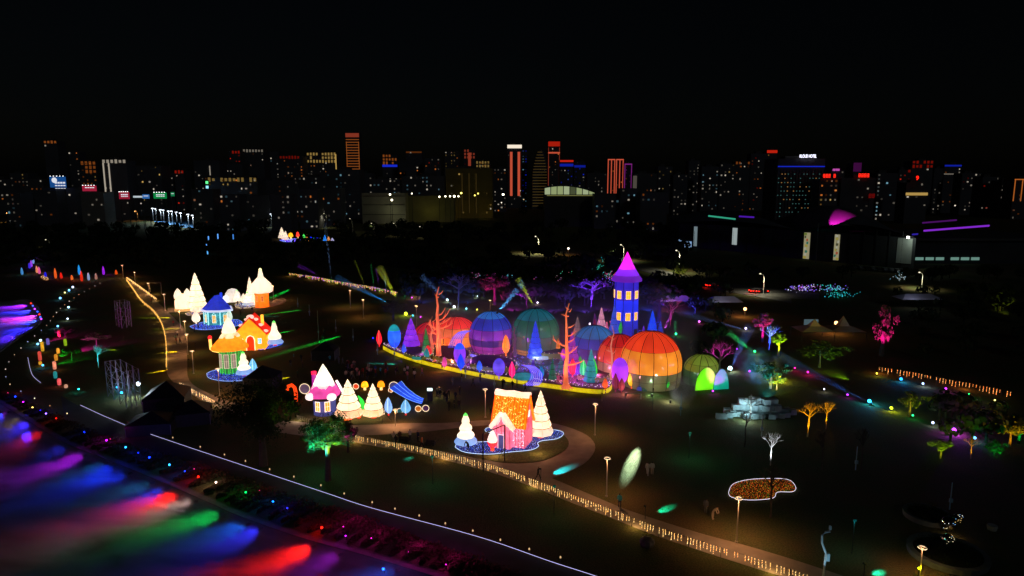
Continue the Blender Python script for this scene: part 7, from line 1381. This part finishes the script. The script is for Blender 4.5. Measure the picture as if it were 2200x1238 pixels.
# lights of the far river bend wood
for i, (x, y, c_, h_) in enumerate(((68, 575, 'c060ff', 3), (64, 578, '6040ff', 2.5), (72, 568, 'a0c0ff', 4), (48, 592, '60b0e0', 3), (85, 590, 'ff80c0', 3), (80, 588, 'ffb080', 3), (98, 596, '3030ff', 2), (120, 600, 'ff8030', 4), (132, 600, 'ff3020', 2.5), (155, 603, 'ff9040', 2), (171, 592, '30b8ff', 4), (176, 606, 'ff4020', 4), (191, 604, 'c0d8ff', 3), (207, 602, 'c09080', 2.5), (223, 592, 'c030ff', 3.5), (250, 591, 'ff7020', 2))):
    b = G(x, y); t = thing('bank_lantern', '%s small glowing lantern from the left at the wood edge upriver' % ORD[i], 'lantern', b, 0, 'small lanterns at the far wood edge'); MB().lathe([(.25, .2), (.45, h_ * .3), (.35, h_ * .7), (.1, h_)], 10).build('shade', silk(c_, .4), t, smooth=True); MB().tube([(0, 0, 0), (0, 0, .3)], .3, 6).build('foot', HOUS, t); lamp(t, (0, 1.5, h_ * .7), c_, 90, .3)
led_bed([(88, 596), (95, 593), (104, 600), (100, 603), (92, 600)], ['ffb060', 'ffd090'], 'ffb060', 'warm light bed at the far wood edge', step=.8, r=.12)
for i, (x, y) in enumerate(((64, 660), (68, 665), (72, 672), (78, 678), (82, 684), (84, 690), (86, 694))):
    o = G(x + 3, y - 4); t = thing('bank_marker', '%s coloured marker light along the water edge at the bend, counted downstream' % ORD[i], 'lamp', o, 0, 'marker lights at the water edge'); MB().tube([(0, 0, 0), (0, 0, .5)], .05, 5).build('post', HOUS, t); MB().ball((0, 0, .55), .22, 8, 6).build('lens', led(['ff3020', '4060ff', 'c040ff', '3050ff'][i % 4], 3), t)
    if i % 2 == 0: q = G(x - 60, y + 14, WZ); spot(t, (-.3, -.3, .7), q - (o + Vector((-.3, -.3, .7))), ['9020ff', '3030ff', 'c030ff', '2040ff'][i // 2 % 4], 20000, 60, 1.0, .6)
for i, (x, y, c_) in enumerate(((448, 513, '60a8ff'), (468, 508, '60a8ff'), (501, 509, '4080d0'), (444, 530, '60a8ff'), (446, 543, '60b8ff'), (470, 582, '3090ff'))):
    p = at(x, y, 330); o = MB().tube([(0, 0, -1.2), (0, 0, 1.2)], .25, 6).build('icicle_tube', led(c_, 1.2), None, p); tag(o, '%s blue light tube hanging in the dark wood, counted from top left' % ORD[i], 'light tube', 'blue light tubes hanging in the wood')
# ================================================================ scaffolds and black tents
STL = matte('8c8c98', .35, .1, 2, .8)
def scaffold(pts_px, ty, label, bays=3):
    P = [G(x, y) for x, y in pts_px]; o0 = P[0]; H = top(pts_px[0][0], ty, P[0]); t = thing('scaffold', label, 'scaffold', o0); cols_ = []
    for a, b_ in zip(P, P[1:]):
        for i in range(bays): cols_.append(a.lerp(b_, i / bays) - o0)
    cols_.append(P[-1] - o0)
    up = MB().tube([(0, 0, 0), (0, 0, H)], .06, 6).mesh('upright', STL)
    for c in cols_: part(up, 'upright', t, c)
    for a, b_ in zip(cols_, cols_[1:]):
        for f in (.33, .66, .99): MB().tube([a + Vector((0, 0, H * f)), b_ + Vector((0, 0, H * f))], .035, 5).build('ledger', STL, t)
        for f in (0, .33, .66): MB().tube([a + Vector((0, 0, H * f)), b_ + Vector((0, 0, H * (f + .33)))], .03, 5).build('brace', STL, t)
    return t
scaffold([(232, 852), (272, 878), (304, 870), (265, 846), (232, 852)], 777, 'steel scaffold tower beside the black tents'); scaffold([(250, 700), (262, 706), (283, 702), (272, 697), (250, 700)], 646, 'smaller steel scaffold up the dark slope', 2)
cloth = matte('141a20', .6, .3, 2, bump=.6)
def tent(px, py, w_, d_, h_, label, rz=0, wall=True):
    t = thing('black_tent', label, 'tent', G(px, py), R(rz)); MB().add([(-w_, -d_, h_ * .55), (w_, -d_, h_ * .55), (w_, d_, h_ * .55), (-w_, d_, h_ * .55), (0, 0, h_), (-w_, -d_, h_ * .48), (w_, -d_, h_ * .48), (w_, d_, h_ * .48), (-w_, d_, h_ * .48)], [(0, 1, 4), (1, 2, 4), (2, 3, 4), (3, 0, 4), (5, 6, 1, 0), (6, 7, 2, 1), (7, 8, 3, 2), (8, 5, 0, 3)]).build('canopy', cloth, t)
    if wall: MB().add([(-w_ * .97, -d_ * .97, 0), (w_ * .97, -d_ * .97, 0), (w_ * .97, d_ * .97, 0), (-w_ * .97, d_ * .97, 0), (-w_ * .97, -d_ * .97, h_ * .5), (w_ * .97, -d_ * .97, h_ * .5), (w_ * .97, d_ * .97, h_ * .5), (-w_ * .97, d_ * .97, h_ * .5)], [(0, 1, 5, 4), (1, 2, 6, 5), (3, 0, 4, 7)]).build('side_cloth', cloth, t)
    for sx in (-1, 1):
        for sy in (-1, 1): MB().tube([(sx * w_ * .98, sy * d_ * .98, 0), (sx * w_ * .98, sy * d_ * .98, h_ * .55)], .05, 5).build('leg', STL, t)
tent(362, 878, 3.0, 2.8, 4.6, 'large black tent beside the steel scaffold', 15); tent(415, 905, 2.6, 2.4, 3.4, 'lower black tent by the path string lights', 20); tent(330, 925, 3.0, 2.4, 3.0, 'black tent closest to the promenade', 12); tent(566, 832, 2.6, 2.4, 4.0, 'black peaked tent behind the round green house bed', 0); tent(700, 770, 2.4, 2.0, 3.6, 'dark tent on the middle lawn beside blue-lit people', 0)
# cars: tail lights on the slope road
def car(px, py, label, col='202024', tail=True, rz=0):
    t = thing('parked_car', label, 'car', G(px, py, .15), R(rz), 'cars below the arena')
    pr = [(-2.2, .35), (-2.15, .85), (-1.5, .95), (-.9, 1.45), (.7, 1.45), (1.35, .95), (2.1, .8), (2.2, .35)]
    b_ = MB().prism(pr, -.85, .85).build('body', matte(col, .3, .05), t); b_.rotation_euler.x = R(90)
    wm = MB().lathe([(.01, -.1), (.32, -.1), (.32, .1), (.01, .1)], 10).mesh('wheel', matte('0a0a0a'))
    for x in (-1.35, 1.35):
        for y in (-.8, .8): o = part(wm, 'wheel', t, (x, y, .32)); o.rotation_euler.x = R(90)
    MB().box((-.1, 0, 1.15), (1.5, 1.74, .3)).build('windows', matte('08080c', .1), t)
    if tail:
        for y in (-.6, .6): MB().box((-2.22, y, .75), (.1, .4, .2)).build('tail_light', led('ff2010', 8), t)
        for x in (-1.5, 1.5): MB().box((x, -.9, .75), (.5, .06, .2)).build('side_light', led('ff2010', 4), t)
        lamp(t, (-3, -.8, .6), 'ff2010', 60, .2)
car(1531, 617, 'car with red lights under the yellow-green tree', rz=10); car(1625, 629, 'car with red lights left of the violet fibre lights', rz=8); car(1637, 630, 'second red-lit car nose to tail with the other', rz=8)
for i in range(11): car(1835 + i * 13, 578 + i * 1.0, '%s dark parked car from the left below the arena wall' % ORD[i], random.choice(['18181c', '303438', '505458', '24201c']), False, 85)
# ================================================================ people
def figure(pose):
    s = {'stand': dict(lk=(.1, 0), rk=(-.1, 0), lh=(.24, .02, .86), rh=(-.24, .02, .86), le=(.25, .04, 1.12), re=(-.25, .04, 1.12), lean=0, ls=0, rs=0),
         'walk': dict(lk=(.09, -.16), rk=(-.09, .12), lh=(.22, .16, .9), rh=(-.22, -.2, .9), le=(.25, .1, 1.12), re=(-.25, -.06, 1.12), lean=-.04, ls=-.3, rs=.34),
         'photo': dict(lk=(.1, 0), rk=(-.1, 0), lh=(.08, -.3, 1.45), rh=(-.08, -.3, 1.45), le=(.26, -.12, 1.2), re=(-.26, -.12, 1.2), lean=0, ls=0, rs=0),
         'bend': dict(lk=(.1, -.03), rk=(-.1, .03), lh=(.12, -.55, .75), rh=(-.12, -.5, .8), le=(.22, -.4, .95), re=(-.22, -.38, .98), lean=-.34, ls=0, rs=0)}[pose]
    L = s['lean']; sh = 1.40 - abs(L) * .25
    V = [(0, 0, .93), (0, L * .4, 1.12), (0, L, sh - .04), (0, L * 1.12, sh + .08), (0, L * 1.3 - .02, sh + .17), (0, L * 1.3 - .02, sh + .29),
         (.19, L, sh), (*s['le'][:1], s['le'][1] + L * .5, s['le'][2]), s['lh'], (-.19, L, sh), (*s['re'][:1], s['re'][1] + L * .5, s['re'][2]), s['rh'],
         (.1, 0, .86), (s['lk'][0], s['lk'][1], .48), (.1, s['ls'], .08), (.11, s['ls'] - .14, .03), (-.1, 0, .86), (s['rk'][0], s['rk'][1], .48), (-.1, s['rs'], .08), (-.11, s['rs'] - .14, .03)]
    E = [(0, 1), (1, 2), (2, 3), (3, 4), (4, 5), (2, 6), (6, 7), (7, 8), (2, 9), (9, 10), (10, 11), (0, 12), (12, 13), (13, 14), (14, 15), (0, 16), (16, 17), (17, 18), (18, 19)]
    rad = [.15, .15, .16, .06, .10, .09, .085, .055, .04, .085, .055, .04, .10, .065, .045, .04, .10, .065, .045, .04]
    me = bpy.data.meshes.new('body'); me.from_pydata(V, E, []); ob = bpy.data.objects.new('tmp', me); C.objects.link(ob); md = ob.modifiers.new('skin', 'SKIN'); md.use_smooth_shade = True
    for i, v in enumerate(me.skin_vertices[0].data): v.radius = (rad[i] * (1.15 if i < 3 else 1), rad[i] * (.8 if i < 3 else 1)); v.use_root = i == 0
    sb = ob.modifiers.new('sub', 'SUBSURF'); sb.levels = 1; sb.render_levels = 1
    dg = bpy.context.evaluated_depsgraph_get(); dg.update(); out = bpy.data.meshes.new_from_object(ob.evaluated_get(dg)); bpy.data.objects.remove(ob)
    out.materials.clear()
    for _ in range(4): out.materials.append(None)
    for p in out.polygons:
        c = p.center; z = c.z; hd = sh + .1
        hand = any((c - Vector(q)).length < .09 for q in (s['lh'], s['rh']))
        p.material_index = 3 if (z > hd + .13 or (z > hd and c.y > L * 1.3 + .02)) else (2 if z > hd or hand else (0 if z > .88 else 1))
    return out
FIG = {k_: figure(k_) for k_ in ('stand', 'walk', 'photo', 'bend')}
SKIN, HAIR = matte('b08468', .7), matte('14100e', .8)
CL = {'black': '101012', 'white': 'c8c8c4', 'grey': '606468', 'navy': '18203c', 'red': '902018', 'cyan': '40a8b8', 'cream': 'b8ac98', 'brown': '4a3020', 'green': '305838', 'pink': 'c07888', 'blue': '2858a8', 'orange': 'a85820'}
def person(px, py, pose, top_c, leg_c, label, face=0.0, h=1.7, group=None):
    b = G(px, py); o = bpy.data.objects.new('person', FIG[pose]); C.objects.link(o); o.location = b; o.rotation_euler.z = face; o.scale = (h / 1.7,) * 3
    for i, m_ in enumerate((matte(CL[top_c], .8), matte(CL[leg_c], .8), SKIN, HAIR)): o.material_slots[i].link = 'OBJECT'; o.material_slots[i].material = m_
    return tag(o, label, 'person', group)
for a in ((1156, 1031, 'walk', 'black', 'black', 'person in dark clothes walking beside the cyan streak', 1.2), (1331, 1091, 'stand', 'cyan', 'navy', 'person in cyan jacket with dark trousers on the straight path', 2.6), (1391, 1021, 'walk', 'white', 'white', 'person in white, left of a strolling pair on the dark lawn', 2.8), (1401, 1020, 'stand', 'white', 'cream', 'person in pale clothes, right of a strolling pair on the dark lawn', 2.8), (1516, 1103, 'stand', 'grey', 'grey', 'person in grey standing on the dark lawn', 2.5), (1531, 1116, 'bend', 'cream', 'cream', 'person in beige bending down on the dark lawn', .9),
          (846, 952, 'photo', 'cream', 'grey', 'person in a cream top beside the picnic carts', .4), (851, 960, 'stand', 'black', 'black', 'person in black closest to the string lights by the picnic carts', 2.9), (859, 951, 'stand', 'brown', 'black', 'person in brown between two picnic carts', .5), (881, 947, 'photo', 'white', 'black', 'person in white hooded top holding something up', .2), (898, 950, 'stand', 'navy', 'black', 'person in navy near the second picnic cart', -.8), (906, 963, 'walk', 'orange', 'black', 'person in orange-brown striding past the string lights', 1.4), (1006, 969, 'bend', 'navy', 'black', 'person in navy leaning over the blue bed of the pink house', -.6)): person(*a)
for i, (x, y, lab) in enumerate(((868, 949, 'black wagon cart piled with bags, left of the white-clad person'), (925, 957, 'black wagon cart piled with bags, right of the navy-clad person'))):
    t = thing('wagon_cart', lab, 'cart', G(x, y), R(-12)); MB().box((0, 0, .35), (1.3, .6, .3)).build('tub', matte('141416'), t)
    for j in range(4): MB().ball((-.45 + j * .3, 0, .6), .2, 7, 5).build('bag', matte(['181818', '282420', '202428', '1c1818'][j]), t)
    for sx in (-.5, .5):
        for sy in (-.3, .3): o = MB().lathe([(.01, -.05), (.14, -.05), (.14, .05), (.01, .05)], 8).build('wheel', matte('0a0a0a'), t, (sx, sy, .14)); o.rotation_euler.x = R(90)
    MB().tube([(.65, 0, .4), (1.1, 0, .9)], .03, 5).build('handle', matte('303030'), t)
rr = random.Random(17); crowd = []
for (x0, x1, y0, y1, n_, pal) in ((742, 800, 790, 822, 24, ['black', 'grey', 'navy', 'white', 'brown', 'pink', 'red', 'cream']), (806, 834, 790, 812, 7, ['black', 'blue', 'red', 'grey', 'cyan']), (836, 862, 798, 812, 3, ['black', 'red', 'grey']), (866, 908, 795, 818, 8, ['white', 'white', 'cream', 'black', 'pink']), (926, 990, 842, 884, 13, ['black', 'black', 'navy', 'grey']), (1046, 1064, 880, 896, 2, ['black', 'red']), (612, 660, 775, 812, 5, ['brown', 'grey', 'cyan', 'green', 'black']), (706, 742, 770, 784, 4, ['cyan', 'grey', 'blue']), (1040, 1130, 832, 846, 5, ['black', 'grey', 'navy']), (640, 740, 715, 760, 4, ['grey', 'black', 'green']), (960, 1035, 812, 835, 4, ['grey', 'black']), (500, 545, 655, 690, 5, ['black', 'brown']), (355, 430, 690, 742, 8, ['black', 'grey', 'red', 'white']), (305, 350, 630, 660, 2, ['red', 'black'])):
    for i in range(n_): crowd.append((rr.uniform(x0, x1), rr.uniform(y0, y1), rr.choice(pal)))
crowd = [c_ for c_ in crowd if not (735 < c_[0] < 765 and c_[1] > 815)]
cnt = {}
for (x, y, c_) in sorted(crowd):
    zone = 'on the park path' if x < 440 else 'near the far display' if x < 560 else 'on the middle lawn' if y < 785 and x < 745 else 'behind the mushroom house' if x < 700 else 'in the plaza crowd' if x < 925 else 'in the dim group right of the slide' if x < 1000 else 'under the yellow skirt'
    kk = (zone, c_); cnt[kk] = cnt.get(kk, 0) + 1
    person(x, y, rr.choice(('stand', 'stand', 'walk', 'photo')), c_, rr.choice(('black', 'navy', 'grey')), '%s %s-clad person from the left %s' % (ORD[cnt[kk] - 1], c_, zone), rr.uniform(0, 6.28), rr.uniform(1.5, 1.8), 'visitors strolling among the lanterns')

bend = [Vector((*q, 0)) for q in poly(sm([(215, 612), (165, 640), (125, 672), (100, 705), (62, 738), (28, 772), (12, 802), (22, 832), (60, 855), (110, 880), (150, 898)], 4))]
for i, p in enumerate(walk(bend, 6.2)[:40]):
    t = thing('path_marker', '%s tiny marker light round the promenade bend, counted from upriver' % ORD[i], 'lamp', p, 0, 'tiny marker lights round the promenade bend'); MB().tube([(0, 0, 0), (0, 0, .5)], .04, 5).build('post', HOUS, t); MB().ball((0, 0, .55), .09, 6, 5).build('lens', led(random.choice(['ffd8a0', 'ffe8c8', 'ffb070', 'c0d8ff']), random.choice((.6, 1.2, 2))), t)
for (x, y, c_, lab) in ((80, 702, '3028ff', 'blue wall lamp low on the water bend'), (52, 720, '5020e0', 'indigo wall lamp lowest on the water bend'), (86, 680, 'c03080', 'rose wall lamp at the tip of the water bend')):  # lamps added to fill the dark lower mist at the bend
    e_ = G(x, y); q = G(x - 110, y + 25, WZ + .4); d = q - e_; d.z = 0; d.normalize(); t = thing('wall_spotlight', lab, 'spotlight', e_ + Vector((0, 0, .15)), 0, 'wall lamps of the water bend'); MB().box((0, 0, .1), (.3, .3, .2)).build('base', HOUS, t); MB().tube([d * .1 + Vector((0, 0, .15)), d * .6 + Vector((0, 0, -.35))], .1, 6).build('housing', HOUS, t)
    spot(t, d * .8 + Vector((0, 0, -.55)), q - (e_ + d * .8 - Vector((0, 0, .4))), c_, 22000, 60, 1.0, .5)
